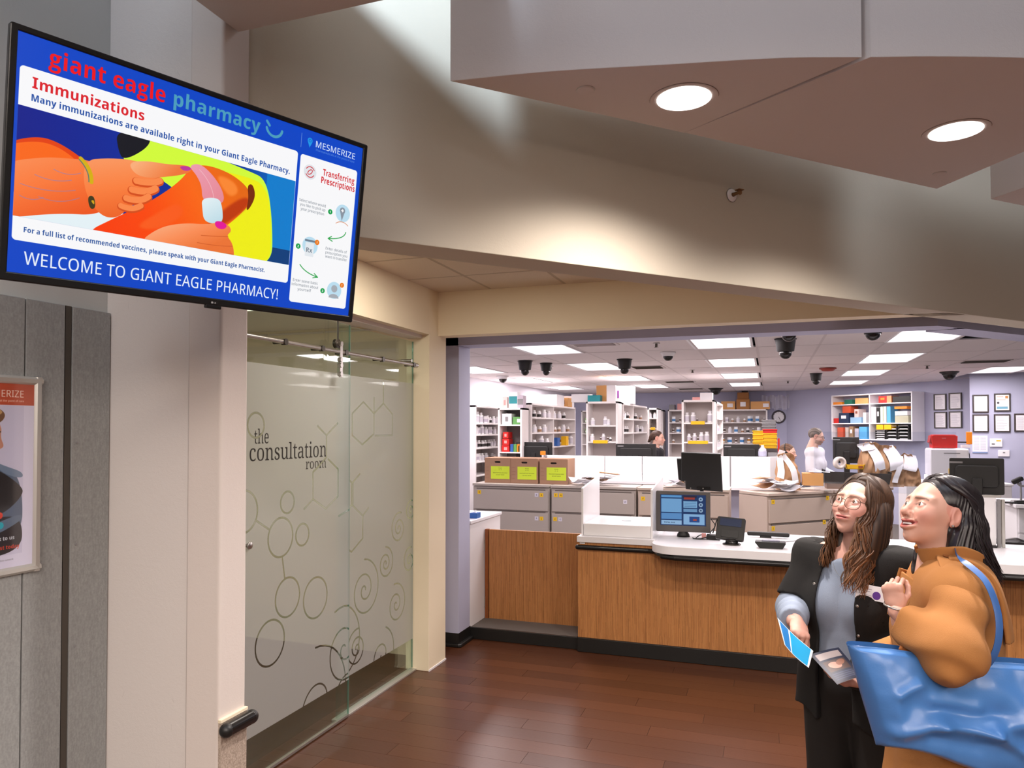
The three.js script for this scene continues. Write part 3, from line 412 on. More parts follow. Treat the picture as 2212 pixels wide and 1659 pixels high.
// ================================================================ service counter
const lamTex = canvas(1024, 1024, (g, w, h) => {
  g.fillStyle = '#c58a52'; g.fillRect(0, 0, w, h);
  for (let i = 0; i < 2600; i++) { const x = rnd() * w, y = rnd() * h, L = rr(60, 420), a = rr(.05, .28), q = rnd(); g.strokeStyle = q < .5 ? `rgba(128,80,40,${a})` : q < .85 ? `rgba(208,158,102,${a})` : `rgba(70,40,18,${a})`; g.lineWidth = rr(1, 4.5); for (const o of [0, -h]) { g.beginPath(); g.moveTo(x, y + o); g.lineTo(x + rr(-1, 1), y + L + o); g.stroke(); } }
});
lamTex.repeat.set(1.1, 1.1);
const laminate = mat('#f4ece6', .45, { map: lamTex });
const wrapAttr = (t) => t;
{
  const t = thing('service_counter', 'long wood-laminate pharmacy counter with white rounded worktop and black bumper', 'counter', W(-1.541, 0, 6.04));
  const L = 5.4; // runs on to the right
  part('front_panel', box(L, .80, .03, L / 2, .12 + .4, -.015, .002), laminate, t, 'striped wood laminate front');
  part('front_rail', box(.64, .055, .03, .32, .893, -.014, .002), laminate, t);
  part('side_panel', box(.03, .8, .7, .0145, .52, -.37, .002), laminate, t);
  part('toe_kick', [box(L, .118, .02, L / 2, .06, .004, .004), box(.02, .118, .7, .0, .06, -.35)], M.rubber, t, 'black rubber kick base');
  part('ledge', box(.66, .05, .76, .325, .945, -.365, .004), M.whiteLam, t, 'white transaction ledge');
  // worktop with rounded nose
  const nose = []; const c = [.9, .0]; const out = [[.64, .02]]; for (let i = 0; i <= 12; i++) { const a = Math.PI + i / 12 * Math.PI / 2; out.push([.64 + .2 + .2 * Math.cos(a), -.08 + .2 * Math.sin(a)]); } out.push([L, -.28], [L, .72], [.64, .72]);
  part('worktop', slab(out, .9, .965, .004), M.whiteLam, t, 'white laminate worktop');
  const edge = [V(.0, .877, .006), V(.3, .877, .006), V(.6, .877, .006), V(.655, .877, .03), V(.68, .877, .12), V(.74, .877, .23), V(.84, .877, .272), V(1.0, .877, .278), V(2.2, .877, .278), V(L, .877, .278)];
  const bs = new THREE.Shape([[-.024, -.004], [.024, -.004], [.024, .012], [.012, .02], [-.012, .02], [-.024, .012]].map(([a, b]) => new THREE.Vector2(a, b)));
  const curve = new THREE.CurvePath(); for (let i = 0; i + 1 < edge.length; i++) curve.add(new THREE.LineCurve3(edge[i], edge[i + 1]));
  const rail = []; for (let i = 0; i + 1 < edge.length; i++) { const a = edge[i], b = edge[i + 1], d = b.clone().sub(a), len = d.length(); rail.push(T(new THREE.CapsuleGeometry(.021, len, 4, 12), 0, 0, 0, 0, 0, Math.PI / 2).applyMatrix4(new THREE.Matrix4().makeRotationY(-Math.atan2(d.z, d.x)).setPosition((a.x + b.x) / 2, a.y, (a.z + b.z) / 2))); }
  part('bumper', rail, M.blackGloss, t, 'black bumper strip along the counter edge');
  part('underside', box(L - .7, .014, .24, .7 + (L - .7) / 2, .892, .13), M.dark, t);
  part('label_strip', box(.045, .012, .002, .04, .912, .003), M.white, t, 'small white label');
}
{
  const t = thing('counter_gate', 'low wood-laminate swing gate between the white cabinet and counter', 'gate', W(-2.535, 0, 6.45));
  part('panel', box(.97, .835, .036, .52, .5125, 0, .003), laminate, t);
  part('hinge_stile', box(.032, .845, .045, .014, .51, .004, .003), mat('#c39a72', .45, { map: lamTex }), t);
  part('hinge', [cyl(.008, .008, .1, -.004, .25, .02, 10), cyl(.008, .008, .1, -.004, .78, .02, 10)], M.steel, t);
}
{
  const t = thing('side_cabinet', 'white laminate cabinet end beside the lavender post', 'cabinet', W(-2.545, 0, 6.08));
  part('body', box(.62, 1.02, .78, -.31, .51, -.39, .003), M.white, t); part('countertop', box(.64, .03, .8, -.305, 1.035, -.39, .005), M.whiteLam, t); part('toe_kick', box(.62, .1, .02, -.3, .05, .01), M.rubber, t);
}
{
  const t = thing('tissue_box', 'small blue and white tissue box on the white cabinet end', 'box', W(-2.585, 1.05, 6.3));
  part('carton', box(.07, .05, .1, 0, .025, 0, .003), M.blue, t); part('tissue', T(new THREE.ConeGeometry(.018, .03, 7), 0, .06, 0), M.paper, t);
}
{
  const t = thing('drop_box', 'white plastic drop box with raised side panels and a slot on the counter ledge', 'drop box', W(-1.22, .97, 6.1));
  part('bin', box(.57, .1, .62, 0, .05, -.31, .004), M.whiteGloss, t);
  const side = (x) => { const s = new THREE.Shape([[0, 0], [.64, 0], [.64, .47], [0, .4]].map(([a, b]) => new THREE.Vector2(a, b))); return new THREE.ExtrudeGeometry(s, { depth: .016, bevelEnabled: false }).rotateY(Math.PI / 2).translate(x, 0, 0.01); };
  part('side_panel', side(-.302), M.whiteGloss, t); part('side_panel', side(.286), M.whiteGloss, t);
  part('slot', box(.08, .003, .012, .03, .1005, -.28), M.dark, t);
}
{
  const t = thing('customer_display', 'grey touchscreen till display showing a blue menu on the counter', 'display', W(-.69, .965, 6.2), .06);
  const tex = canvas(480, 332, (g, w, h) => {
    g.fillStyle = '#173a6c'; g.fillRect(0, 0, w, h); const r = (x, y, a, b, c) => { g.fillStyle = c; g.fillRect(x * w, y * h, a * w, b * h); };
    r(.02, .02, .45, .07, '#5f9fda'); r(.02, .13, .45, .44, '#78aee0'); r(.02, .6, .45, .2, '#5f97d2'); r(.02, .83, .45, .14, '#9cc4ea'); r(.5, .02, .3, .08, '#2a2640'); r(.52, .08, .24, .07, '#a03c32'); r(.51, .2, .3, .22, '#86b8e2'); r(.51, .45, .3, .1, '#6f9ecb'); r(.51, .62, .46, .34, '#8fbdea'); r(.64, .7, .22, .18, '#1f4a8e'); r(.72, .78, .08, .05, '#c0492e');
    g.fillStyle = '#9ab6d4'; for (const y of [.1, .28, .46]) { g.beginPath(); g.arc(.89 * w, y * h + 12, 22, 0, 7); g.fill(); } g.fillStyle = '#23466f'; for (const y of [.1, .28, .46]) { g.beginPath(); g.arc(.89 * w, y * h + 12, 9, 0, 7); g.fill(); }
    g.fillStyle = '#1f3f66'; g.font = 'bold 22px sans-serif'; g.fillText('TOTAL DUE', .08 * w, .93 * h); for (let i = 0; i < 4; i++) r(.53, .22 + i * .05, .26, .012, '#2c5c94');
  });
  part('bezel', plate(rrect(.447, .342, .012), .05, .006, [rrect(.372, .258, .002, 1).map(([x, y]) => [x, y + .012])]).translate(0, .213, -.1), M.greyPlastic, t, 'dark grey bezel');
  part('screen', T(new THREE.PlaneGeometry(.374, .26), 0, .225, -.106), new THREE.MeshStandardMaterial({ color: '#000000', emissive: '#ffffff', emissiveMap: tex, emissiveIntensity: .75, roughness: .3 }), t, 'lit blue till menu', true);
  part('back_shell', box(.42, .31, .05, 0, .213, -.17, .02), M.greyPlastic, t);
  part('stand', lathe([[0, 0], [.055, 0], [.05, .02], [.03, .05], [.03, .16], [0, .16]], 24).translate(.0, 0, -.14), M.black, t);
  part('cable', tube([V(.23, .15, -.16), V(.26, .1, -.12), V(.22, .04, -.1), V(.25, .004, -.05), V(.1, .005, .0), V(.08, .005, -.06)], .004, 30, 6), M.rubber, t);
}
{
  const t = thing('cashier_monitor', 'black back of a tilted cashier monitor on a post above the till display', 'monitor', W(-.59, .965, 6.85));
  const g = new THREE.Group(); 
  part('rear_shell', plate([[-.175, .175], [.17, .175], [.19, -.175], [-.135, -.165], [-.14, -.09], [-.175, -.08]], .045, .008).applyMatrix4(new THREE.Matrix4().makeRotationFromEuler(new THREE.Euler(.16, 0, -.02)).setPosition(0, .52, .06)), M.black, t);
  part('rear_bulge', T(plate([[-.215, .118], [-.17, .118], [-.15, -.1], [-.205, -.075]], .03, .005), 0, .52, .03, .16), M.black, t);
  part('post', [cyl(.018, .022, .36, .0, .18, -.02, 14), box(.12, .03, .05, .02, .37, .02, .006)], M.blackGloss, t); part('base_plate', cyl(.07, .08, .012, 0, .006, -.02, 24), M.blackGloss, t);
  for (const x of [-.09, .02]) part('screw', cyl(.006, .006, .006, x, .375, .075, 8, Math.PI / 2), M.steel, t);
}
{
  const t = thing('payment_terminal', 'black card payment terminal with tilted screen on a round foot', 'terminal', W(-.29, .965, 6.03), -.05);
  const tilt = (g) => g.applyMatrix4(new THREE.Matrix4().makeRotationFromEuler(new THREE.Euler(-.42, 0, -.07)).setPosition(-.01, .126, 0));
  part('housing', tilt(plate(rrect(.215, .185, .014), .04, .006)), M.black, t);
  part('screen', tilt(box(.165, .062, .003, -.002, .048, .002)), mat('#39435c', .15), t, 'dark blue-grey screen');
  part('keypad', tilt(box(.13, .06, .004, 0, -.045, .002, .001)), M.rubber, t);
  part('foot', [lathe([[0, 0], [.066, 0], [.066, .008], [.05, .012], [.046, .034], [.05, .05], [0, .055]], 28)], M.blackGloss, t); part('swivel_ring', T(new THREE.TorusGeometry(.067, .004, 8, 30), 0, .005, 0, Math.PI / 2), M.steelDark, t);
  part('pen', rod(V(-.115, .19, -.03), V(-.145, .08, .0), .005), M.rubber, t);
}
{
  const t = thing('cable_hub', 'small black adapter box with cables beside the till display', 'adapter', W(-.445, .965, 6.25));
  part('case', box(.11, .04, .07, 0, .02, 0, .006), M.black, t); part('cable', tube([V(-.05, .02, .03), V(-.1, .01, .06), V(-.14, .005, .02), V(-.1, .03, -.02), V(-.06, .012, .02)], .0045, 26, 6), M.rubber, t); part('tag', box(.035, .045, .004, -.075, .03, .02, 0, .3), M.pink, t);
}
{
  const t = thing('receipt_scanner', 'long black bar scanner lying at the back of the worktop', 'scanner', W(-.02, .965, 6.5), -.04);
  part('bar', box(.335, .034, .05, 0, .03, 0, .012), M.black, t); part('foot', box(.09, .014, .04, -.02, .007, 0), M.rubber, t);
}
{
  const t = thing('signature_pad', 'squat black device with a slanted front lying on the worktop edge', 'device', W(0, .965, 5.95));
  part('case', plate([[-.11, .05], [.1, .05], [.108, .04], [.085, 0], [-.08, 0], [-.115, .042]], .1, .004).translate(0, 0, .04), M.black, t); part('top_plate', box(.13, .008, .05, 0, .054, -.02, .002), mat('#8d8ca0', .3), t);
}
{
  const t = thing('loose_cable', 'thin white cable with a plug lying across the worktop', 'cable', W(.1, .965, 6.3));
  part('lead', tube([V(-.09, .004, .05), V(-.02, .004, .03), V(.06, .004, -.04), V(.12, .004, -.12)], .003, 20, 6), M.grey, t); part('plug', box(.035, .014, .022, .135, .008, -.135, .004), M.grey, t);
}
// ================================================================ pharmacy shell
struct('floor_pharmacy', B(-4.7, 6.5, -.05, .1, 6.1, 17.6), M.carpet);
struct('trim_step_edge', B(-2.55, -1.52, .0, .104, 6.075, 6.1, .004), M.rubber);
struct('wall_pharmacy_left', B(-4.78, -4.6, 0, 2.8, 5.6, 17.6), M.whiteWall);
struct('wall_pharmacy_back', B(-4.7, .45, 0, 2.8, 17.3, 17.5), M.lavender);
struct('wall_pharmacy_diagonal', slab([[.35, 17.3], [3.35, 13.896], [3.5, 14.03], [.45, 17.5]], 0, 2.8), M.lavender);
struct('wall_pharmacy_jut', slab([[2.93, 13.07], [6.5, 13.07], [6.5, 14.6], [3.6, 14.6], [3.3, 14.2]], 0, 2.8), M.lavender);
struct('wall_pharmacy_right', B(6.3, 6.5, 0, 2.8, 9, 13.3), M.lavender);
struct('wall_pharmacy_front', B(-4.7, -2.9, 0, 2.9, 5.6, 5.815), M.lavender);
struct('ceiling_deck', slab(clipPoly(rect2(-4.8, 6.6, 5.8, 17.6), (p) => behind(p) - .1), 2.84, 2.9), M.dark);
const TX0 = -5.43, TW = .59, TD0 = 6.64, TD = 1.205;
const troffers = [];
for (const x of [-3.98, -2.205, -.445, 1.335, 3.1]) for (let k = 0; k < 4; k++) { const d = 7.22 + k * 2.41; if ((x > 2 && k !== 2) || (x > 1 && k > 3) || (x < -3 && k === 0)) continue; troffers.push([x, d, k]); }
const isLight = (cx, cd) => troffers.some(([x, d]) => Math.abs(x - cx) < .2 && Math.abs(d - cd) < .4);
const vents = [[-1.62, 6.95, .42, .42], [-1.55, 9.92, .4, .4], [-1.5, 13.18, .5, .3], [2.5, 10.42, .5, .3], [-2.9, 14.4, .6, .3], [-1.55, 15.6, .5, .3]];
{
  const c = structGroup('ceiling_pharmacy');
  const tg = new RoundedBoxGeometry(TW - .02, .016, TD - .02, 1, .003), tgc = flat(tg); triUV(tgc);
  for (let i = 0; i < 20; i++) for (let j = -1; j < 9; j++) {
    const cx = TX0 + (i + .5) * TW, cd = TD0 + (j + .5) * TD;
    if (cx < -4.6 || cx > 6.2 || cd < 5.9 || cd > 17.2 || isLight(cx, cd) || (cx > 2.9 && cd > 13.1) || behind([cx, cd]) < .7) continue;
    const m = new THREE.Mesh(tgc, M.tileWhite); m.name = 'ceiling_tile'; m.position.set(cx, 2.719 + (rnd() - .5) * .002, -cd); m.castShadow = m.receiveShadow = true; c.add(m);
  }
  const bars = [];
  for (let i = 0; i <= 20; i++) { const x = TX0 + i * TW; if (x > -4.65 && x < 6.3) bars.push(slab(clipPoly(rect2(x - .011, x + .011, 6.0, 17.3), (p) => behind(p) - .35), 2.71, 2.716)); }
  for (let j = 0; j < 9; j++) { const d = TD0 + j * TD; const q = clipPoly(rect2(-4.6, 6.3, d - .011, d + .011), (p) => behind(p) - .35); if (q.length > 2) bars.push(slab(q, 2.709, 2.715)); }
  part('ceiling_grid', bars, M.tbar, c);
}
const rowWord = ['nearest the opening', 'second from the opening', 'third from the opening', 'fourth from the opening', 'farthest back'], colWord = { '-3.98': 'column along the white left wall', '-2.205': 'second column from the left wall', '-0.445': 'middle column', '1.335': 'fourth column from the left wall', '3.1': 'column above the framed licences' };
{
  let proto;
  troffers.forEach(([x, d, k]) => {
    const label = `recessed 2x4 troffer light, ${rowWord[k]} in the ${colWord[x]}`.replace('2x4', 'rectangular');
    if (!proto) {
      proto = thing('troffer_light', label, 'light', W(x, 2.71, d));
      const w = .565, h = 1.18;
      part('frame', [box(w, .012, .02, 0, 0, h / 2), box(w, .012, .02, 0, 0, -h / 2), box(.02, .012, h, w / 2, 0, 0), box(.02, .012, h, -w / 2, 0, 0)], M.white, proto);
      part('diffuser', box(.53, .008, 1.15, 0, .004, 0, .002), emis('#fffaff', 1.35, '#ffffff'), proto, 'glowing white diffuser');
      part('housing', [box(.58, .06, 1.19, 0, .05, 0)], M.white, proto);
      const l = new THREE.RectAreaLight('#fff4f6', TROFFER, .5, 1.1); l.position.set(0, -.008, 0); l.rotation.x = -Math.PI / 2; l.name = 'lamp_light'; proto.add(l);
    } else copy(proto, W(x, 2.71, d), 0, label);
  });
}
const places = ['near the opening left of the first middle light', 'in the middle by the twin cameras', 'far back in the middle', 'at right above the licences', 'far left over the shelves', 'far back over the shelves'];
vents.forEach(([x, d, w, h], i) => {
  const t = thing('air_vent', 'square louvred ceiling air vent ' + places[i], 'vent', W(x, 2.708, d));
  part('frame', [box(w, .01, .03, 0, 0, h / 2), box(w, .01, .03, 0, 0, -h / 2), box(.03, .01, h, w / 2, 0, 0), box(.03, .01, h, -w / 2, 0, 0)], M.tbar, t);
  for (let k = 0; k < 6; k++) part('louvre', box(w - .03, .004, .05, 0, .002, -h / 2 + (k + .6) * h / 6.2, 0, .6), i ? M.steelDark : M.tbar, t);
  part('duct_opening', box(w - .02, .002, h - .02, 0, .018, 0), M.dark, t);
});
// ================================================================ filing cabinets and what lies on them
const FY = .1;                                                     // raised pharmacy floor
const sticker = (txt, bg, fg, w = 64, h = 64) => mat('#ffffff', .7, { map: canvas(w, h, (g) => { g.fillStyle = bg; g.fillRect(0, 0, w, h); g.fillStyle = fg; g.font = `bold ${Math.round(h * .62)}px sans-serif`; g.textAlign = 'center'; g.fillText(txt, w / 2, h * .72); }) });
const stk = {};
const stickerMat = (s, bg = '#f2c51e', fg = '#6b4a10') => stk[s + bg] ??= sticker(s, bg, fg);
function lateralFile(name, label, x, d, ry, w, m, marks) {
  const t = thing(name, label, 'filing cabinet', W(x, FY, d), ry, 'lateral filing cabinets'), h = 1.02, dp = .46;
  part('carcass', [box(w, h - .04, dp, w / 2, (h - .04) / 2, -dp / 2 - .012, .004)], m, t);
  part('top', box(w + .006, .034, dp + .02, w / 2, h - .017, -dp / 2 + .004, .004), m, t);
  for (let k = 0; k < 3; k++) {
    const y0 = .07 + k * .3; if (y0 > .96) continue;
    const dr = part('drawer', [plate(rrect(w - .03, .272, .006), .022, .003).translate(w / 2, y0 + .136, .012)], m, t);
    part('handle', [box(w * .9, .016, .012, w / 2, y0 + .279, .0, .003)], mat('#6b625c', .5), dr, 'dark recessed pull under the drawer lip');
  }
  part('plinth', box(w, .06, dp - .03, w / 2, .03, -dp / 2 - .02), M.dark, t);
  for (const [s, px, py, bg] of marks) part('sticker', T(new THREE.BoxGeometry(.05, .052, .001), px, py - FY, .0135), stickerMat(s, bg ?? '#f2c51e', bg ? '#8d86a0' : '#6b4a10'), t, null, true);
  return t;
}
lateralFile('lateral_file', 'long grey lateral filing cabinet under the three document boxes, leftmost of the row', -3.9, 9.42, 0, 1.105, M.metalGrey, [['A', .1, 1.0], ['B', .93, .985, '#d9d6e2'], ['A', 1.0, .985], ['J', 1.0, .67], ['R', .93, .67, '#d9d6e2']]);
lateralFile('lateral_file', 'beige lateral filing cabinet in the middle of the straight row, under the heap of papers', -2.77, 9.42, 0, 1.135, M.metalGrey, [['C', .07, .99], ['A', .14, .99], ['C', .06, .67], ['O', .13, .67, '#d9d6e2'], ['W', 1.0, .93, '#e4e0ea']]);
lateralFile('lateral_file', 'beige lateral filing cabinet behind the till, right end of the straight row', -1.61, 9.42, 0, 1.13, M.metalBeige, [['F', .07, .98]]);
lateralFile('lateral_file', 'tan lateral filing cabinet turned towards the counter, its blank side in the light', -.03, 9.05, Math.PI / 4, 1.06, M.metalBeige, [['H', .07, 1.02], ['I', .07, .71], ['C', .96, 1.03], ['K', .9, .74]]);
lateralFile('lateral_file', 'tan lateral filing cabinet behind the two women, second of the turned pair', .74, 9.82, Math.PI / 4, 1.06, M.metalBeige, [['L', .1, 1.02], ['M', .95, 1.02]]);
// document boxes
{
  const lab = canvas(256, 200, (g, w, h) => { g.fillStyle = '#cbe334'; g.fillRect(0, 0, w, h); g.fillStyle = '#6f8420'; g.textAlign = 'center'; g.font = 'bold 20px sans-serif'; g.fillText('FILES', 128, 36); g.fillText('A - K', 128, 62); g.font = 'bold 17px sans-serif'; g.fillText('PRESCRIPTION RECORDS', 128, 110); g.fillText('DO NOT MOVE', 128, 142); });
  const lm = mat('#ffffff', .7, { map: lab });
  const mk = (label, x, w, h) => {
    const t = thing('document_box', label, 'box', W(x, FY + 1.02, 9.56), 0, 'brown document boxes on the filing cabinets');
    part('carton', [plate(rrect(w, h, .004, 2), .38, .003, [rrect(.085, .024, .011, 4).map(([a, b]) => [a - .0, b + h / 2 - .06])]).translate(0, h / 2, 0)], mat('#a17c63', .8), t);
    part('hand_hole', box(.09, .03, .004, 0, h - .06, -.02), M.dark, t); part('back_lining', box(w - .01, h - .01, .004, 0, h / 2, -.03), M.kraftDark, t);
    part('label', T(new THREE.BoxGeometry(.275, .175, .002), .04, h * .47 - .02, .002), lm, t, 'lime green label', true);
    for (let i = 0; i < 4; i++) part('print_line', box(.05, .004, .001, -w / 2 + .04, .07 + i * .05, .001), M.kraftDark, t);
  };
  mk('brown document box with lime label, leftmost of three on the cabinets', -3.588, .385, .35); mk('brown document box with lime label, middle of three on the cabinets', -3.195, .395, .348); mk('brown document box with lime label, rightmost of three, lit on its side', -2.775, .4, .345);
}
// heaps of receipts and papers
function sheet(w, h, bend, curl = 0) { const g = new THREE.PlaneGeometry(w, h, 10, 8).rotateX(-Math.PI / 2), p = g.attributes.position; const a = rr(0, 6), b = rr(2, 5); for (let i = 0; i < p.count; i++) { const x = p.getX(i) / w, z = p.getZ(i) / h; p.setY(i, bend * (Math.sin(x * b + a) * .5 + x * x * 1.6 + curl * z * z) ); } g.computeVertexNormals(); return g; }
function heap(label, x, y, d, n, sx, sd, group) {
  for (let i = 0; i < n; i++) {
    const t = new THREE.Mesh(flat(sheet(rr(.2, .3), rr(.2, .28), rr(.02, .07), rr(0, 1))), i % 5 === 3 ? M.kraft : M.paper); t.name = numbered('paper_sheet'); t.castShadow = t.receiveShadow = true; triUV(t.geometry);
    t.position.copy(W(x + rr(-sx, sx), y + .02 + i * .012, d + rr(-sd, sd))); t.rotation.set(rr(-.12, .12), rr(-1, 1), rr(-.22, .22)); tag(t, label, 'paper', group); scene.add(t);
  }
}
heap('crumpled white prescription sheet in the heap right of the document boxes', -2.2, FY + 1.03, 9.62, 9, .26, .1, 'papers right of the document boxes');
heap('white paper sheet in the heap behind the cashier monitor', -1.02, FY + 1.03, 9.62, 8, .2, .1, 'papers behind the cashier monitor');
heap('white paper sheet in the heap on the turned filing cabinet', .05, FY + 1.03, 9.48, 9, .22, .12, 'papers on the turned filing cabinet');
// ================================================================ work station partitions and monitors
{
  const t = thing('workstation_screen', 'white curved desk partition behind the filing cabinets, left run', 'partition', W(0, FY, 0));
  const pts = []; for (let i = 0; i <= 8; i++) { const a = i / 8 * Math.PI / 2; pts.push([-2.95 + .12 * (1 - Math.cos(a)) - .12 + .0, 10.72 - .12 * Math.sin(a)]); }
  const rib = (p, th) => { const o = p.slice(); for (const [x, d] of p.slice().reverse()) o.push([x, d + th]); return o; };
  part('panel', slab(rib([[-3.35, 10.9], [-3.3, 10.72], [-3.18, 10.62], [-3.0, 10.6], [-2.3, 10.6]], .04), .85, 1.375, .006), M.whiteGloss, t);
  part('panel', slab(rib([[-2.29, 10.6], [-1.75, 10.6]], .04), .85, 1.375, .006), M.whiteGloss, t);
  part('panel', slab(rib([[-1.74, 10.6], [-1.14, 10.6]], .04), .85, 1.375, .006), M.whiteGloss, t);
  part('worktop', slab([[-3.4, 10.5], [-1.1, 10.5], [-1.1, 11.1], [-3.4, 11.1]], .98, 1.02, .004), M.whiteLam, t); part('base', slab([[-3.3, 10.7], [-1.15, 10.7], [-1.15, 11.05], [-3.3, 11.05]], 0, .98), M.white, t);
}
{
  const t = thing('workstation_screen', 'white desk partition with a rounded right end below the yellow bins', 'partition', W(0, FY, 0));
  const o = [[-1.1, 10.6], [-.52, 10.6], [-.5, 10.6], [-.15, 10.6], [.0, 10.63], [.08, 10.72], [.12, 10.9]]; const rib = o.concat(o.slice().reverse().map(([x, d]) => [x - (d > 10.62 ? .035 : 0), d + .04]));
  part('panel', slab(rib, .95, 1.39, .006), M.whiteGloss, t); part('worktop', slab([[-1.05, 10.5], [-.02, 10.5], [-.02, 11.1], [-1.05, 11.1]], .93, .97, .004), M.whiteLam, t); part('base', slab([[-1.0, 10.7], [-.05, 10.7], [-.05, 11.05], [-1.0, 11.05]], 0, .94), M.lavender, t);
  part('seam_strip', B(-.53, -.515, .96, 1.39, 10.585, 10.605), M.grey, t);
}
function monitorBack(name, label, x, y, d, w, h, ry = 0, group, drop = .15) {
  const t = thing(name, label, 'monitor', W(x, y, d), ry, group);
  part('rear_shell', [plate(rrect(w, h, .012), .03, .005).translate(0, h / 2, 0), plate(rrect(w * .8, h * .6, .03), .03, .01).translate(0, h * .5, .024)], M.black, t);
  part('screen', box(w - .03, h - .03, .002, 0, h / 2, -.031), mat('#2a3a52', .2), t); part('maker_badge', box(.09, .014, .002, -w * .38, h - .035, .0015), M.grey, t);
  part('stand', [box(.07, h * .45 + drop, .03, 0, h * .225 - drop / 2, .03, .006), box(.24, .015, .18, 0, .0075 - drop, .0, .004)], M.black, t); return t;
}
monitorBack('desk_monitor', 'black monitor back left of centre, above the document boxes', -3.485, 1.36, 10.9, .59, .305);
monitorBack('desk_monitor', 'black monitor back in front of the ponytailed woman', -1.89, 1.345, 10.9, .6, .305);
monitorBack('desk_monitor', 'black monitor back below the yellow and red bins', -.385, 1.35, 10.9, .49, .305);
monitorBack('desk_monitor', 'black monitor back facing out beside the man in the white coat', .95, 1.42, 10.6, .32, .345, .12, undefined, .27);
{
  const t = monitorBack('counter_monitor', 'big black monitor back behind the dark-haired woman', 1.525, 1.364, 6.62, .365, .283, -.12, undefined, .399);
}
{
  const t = thing('counter_divider', 'white counter divider with grey edge posts behind the dark-haired woman', 'divider', W(1.545, .965, 6.58));
  part('panel', box(.13, .4, .02, .03, .2, 0, .003), M.whiteGloss, t); for (const x of [.112, .14]) part('post', box(.022, .37, .03, x, .185, .01, .004), x < .12 ? M.grey : M.alu, t); part('rail', box(.16, .02, .03, .05, .39, 0, .003), M.alu, t);
}
// ================================================================ shelving
const shelfMat = mat('#ece6e4', .6), shelfBack = mat('#cfc4c0', .7), pegGrey = mat('#8f8986', .8);
const SH = [];                                                     // shelf surfaces to fill: [x0, x1, y, d0, d1, face, id]
// a bay of shelves facing -d (face 'f') or +x (face 'r'); ys are shelf heights
function bay(name, label, x0, x1, d0, d1, top, ys, face, opts = {}) {
  const t = thing(name, label, 'shelving', W((x0 + x1) / 2, FY, (d0 + d1) / 2), 0), w = x1 - x0, dp = d1 - d0, h = top - FY, th = .03;
  const bk = opts.back ?? shelfBack;
  if (face === 'f') { part('side_panel', box(th, h, dp, -w / 2 + th / 2, h / 2, 0, .002), shelfMat, t); part('side_panel', box(th, h, dp, w / 2 - th / 2, h / 2, 0, .002), shelfMat, t); part('back_panel', box(w, h, .01, 0, h / 2, -dp / 2 + .005), bk, t); }
  else { part('side_panel', box(w, h, th, 0, h / 2, dp / 2 - th / 2, .002), shelfMat, t); part('side_panel', box(w, h, th, 0, h / 2, -dp / 2 + th / 2, .002), shelfMat, t); part('back_panel', box(.01, h, dp, -w / 2 + .005, h / 2, 0), bk, t); for (const f of opts.div ?? []) part('divider', box(w - .02, h, .02, .005, h / 2, dp / 2 - f * dp), shelfMat, t); }
  part('top_panel', box(w, .03, dp, 0, h - .015, 0, .002), shelfMat, t);
  for (const y of ys) part('shelf', face === 'f' ? box(w - 2 * th, .022, dp - .015, 0, y - FY, 0, .002) : box(w - .02, .022, dp - 2 * th, .01, y - FY, 0, .002), shelfMat, t);
  if (opts.bottom !== false) part('base', box(w - .01, .1, dp - .01, 0, .05, 0), shelfMat, t);
  for (const [y, ww, xo] of opts.bins ?? []) part('shelf_label', box(ww, .05, .03, xo ?? 0, y - FY + .005, dp / 2 + .012, .006), M.yellow, t, 'yellow label tray on the shelf edge');
  SH.push({ x0: x0 + .04, x1: x1 - .04, d0: d0 + .03, d1: d1 - .03, ys: [...ys], face, id: label, only: opts.only, top });
  return t;
}
bay('wall_shelving', 'white open shelving along the left wall, packed with bottles', -4.58, -4.22, 10.3, 11.45, 2.235, [1.95, 1.775, 1.57, 1.36, 1.15], 'r');
bay('end_shelving', 'grey-backed end shelving with red trays and coloured boxes, left of the first aisle', -4.04, -3.64, 10.78, 11.13, 2.2, [1.93, 1.5], 'f', { back: pegGrey, bottom: true });
bay('aisle_shelving', 'white aisle shelving with its open side towards the middle, first from the left wall', -3.95, -3.6, 11.15, 13.95, 2.29, [2.05, 1.8, 1.55], 'r', { div: [.46] });
bay('end_shelving', 'white end shelving with a yellow label tray and mostly bare shelves', -2.72, -2.22, 11.2, 11.55, 2.3, [1.918, 1.665], 'f', { bins: [[1.665, .23, -.02]] });
bay('aisle_shelving', 'white aisle shelving behind the ponytailed woman, second from the left wall', -2.55, -2.2, 11.56, 13.98, 2.29, [2.03, 1.8], 'r', { div: [.4] });
bay('end_shelving', 'white end shelving with two yellow label trays and tall white bottles', -1.25, -.775, 11.2, 11.55, 2.305, [1.957, 1.667], 'f', { bins: [[1.957, .2, 0], [1.667, .29, .0]] });
bay('aisle_shelving', 'white aisle shelving seen edge-on right of the tall white bottles', -1.1, -.76, 11.56, 13.05, 2.29, [2.03, 1.8, 1.55], 'r');
bay('end_shelving', 'narrow white shelving far back, just left of the ponytailed woman’s head', -2.23, -2.03, 14.2, 14.6, 2.27, [2.07, 1.87], 'f', { bins: [[1.87, .09, 0]] });
bay('back_shelving', 'white back wall shelving right of the second aisle, topped with cartons', -2.18, -.05, 16.8, 17.25, 2.3, [2.004, 1.77, 1.535], 'f');
bay('back_shelving', 'white back wall shelving with green packets, seen between the first two aisles', -4.2, -2.3, 16.8, 17.25, 2.3, [2.0, 1.75, 1.5], 'f');
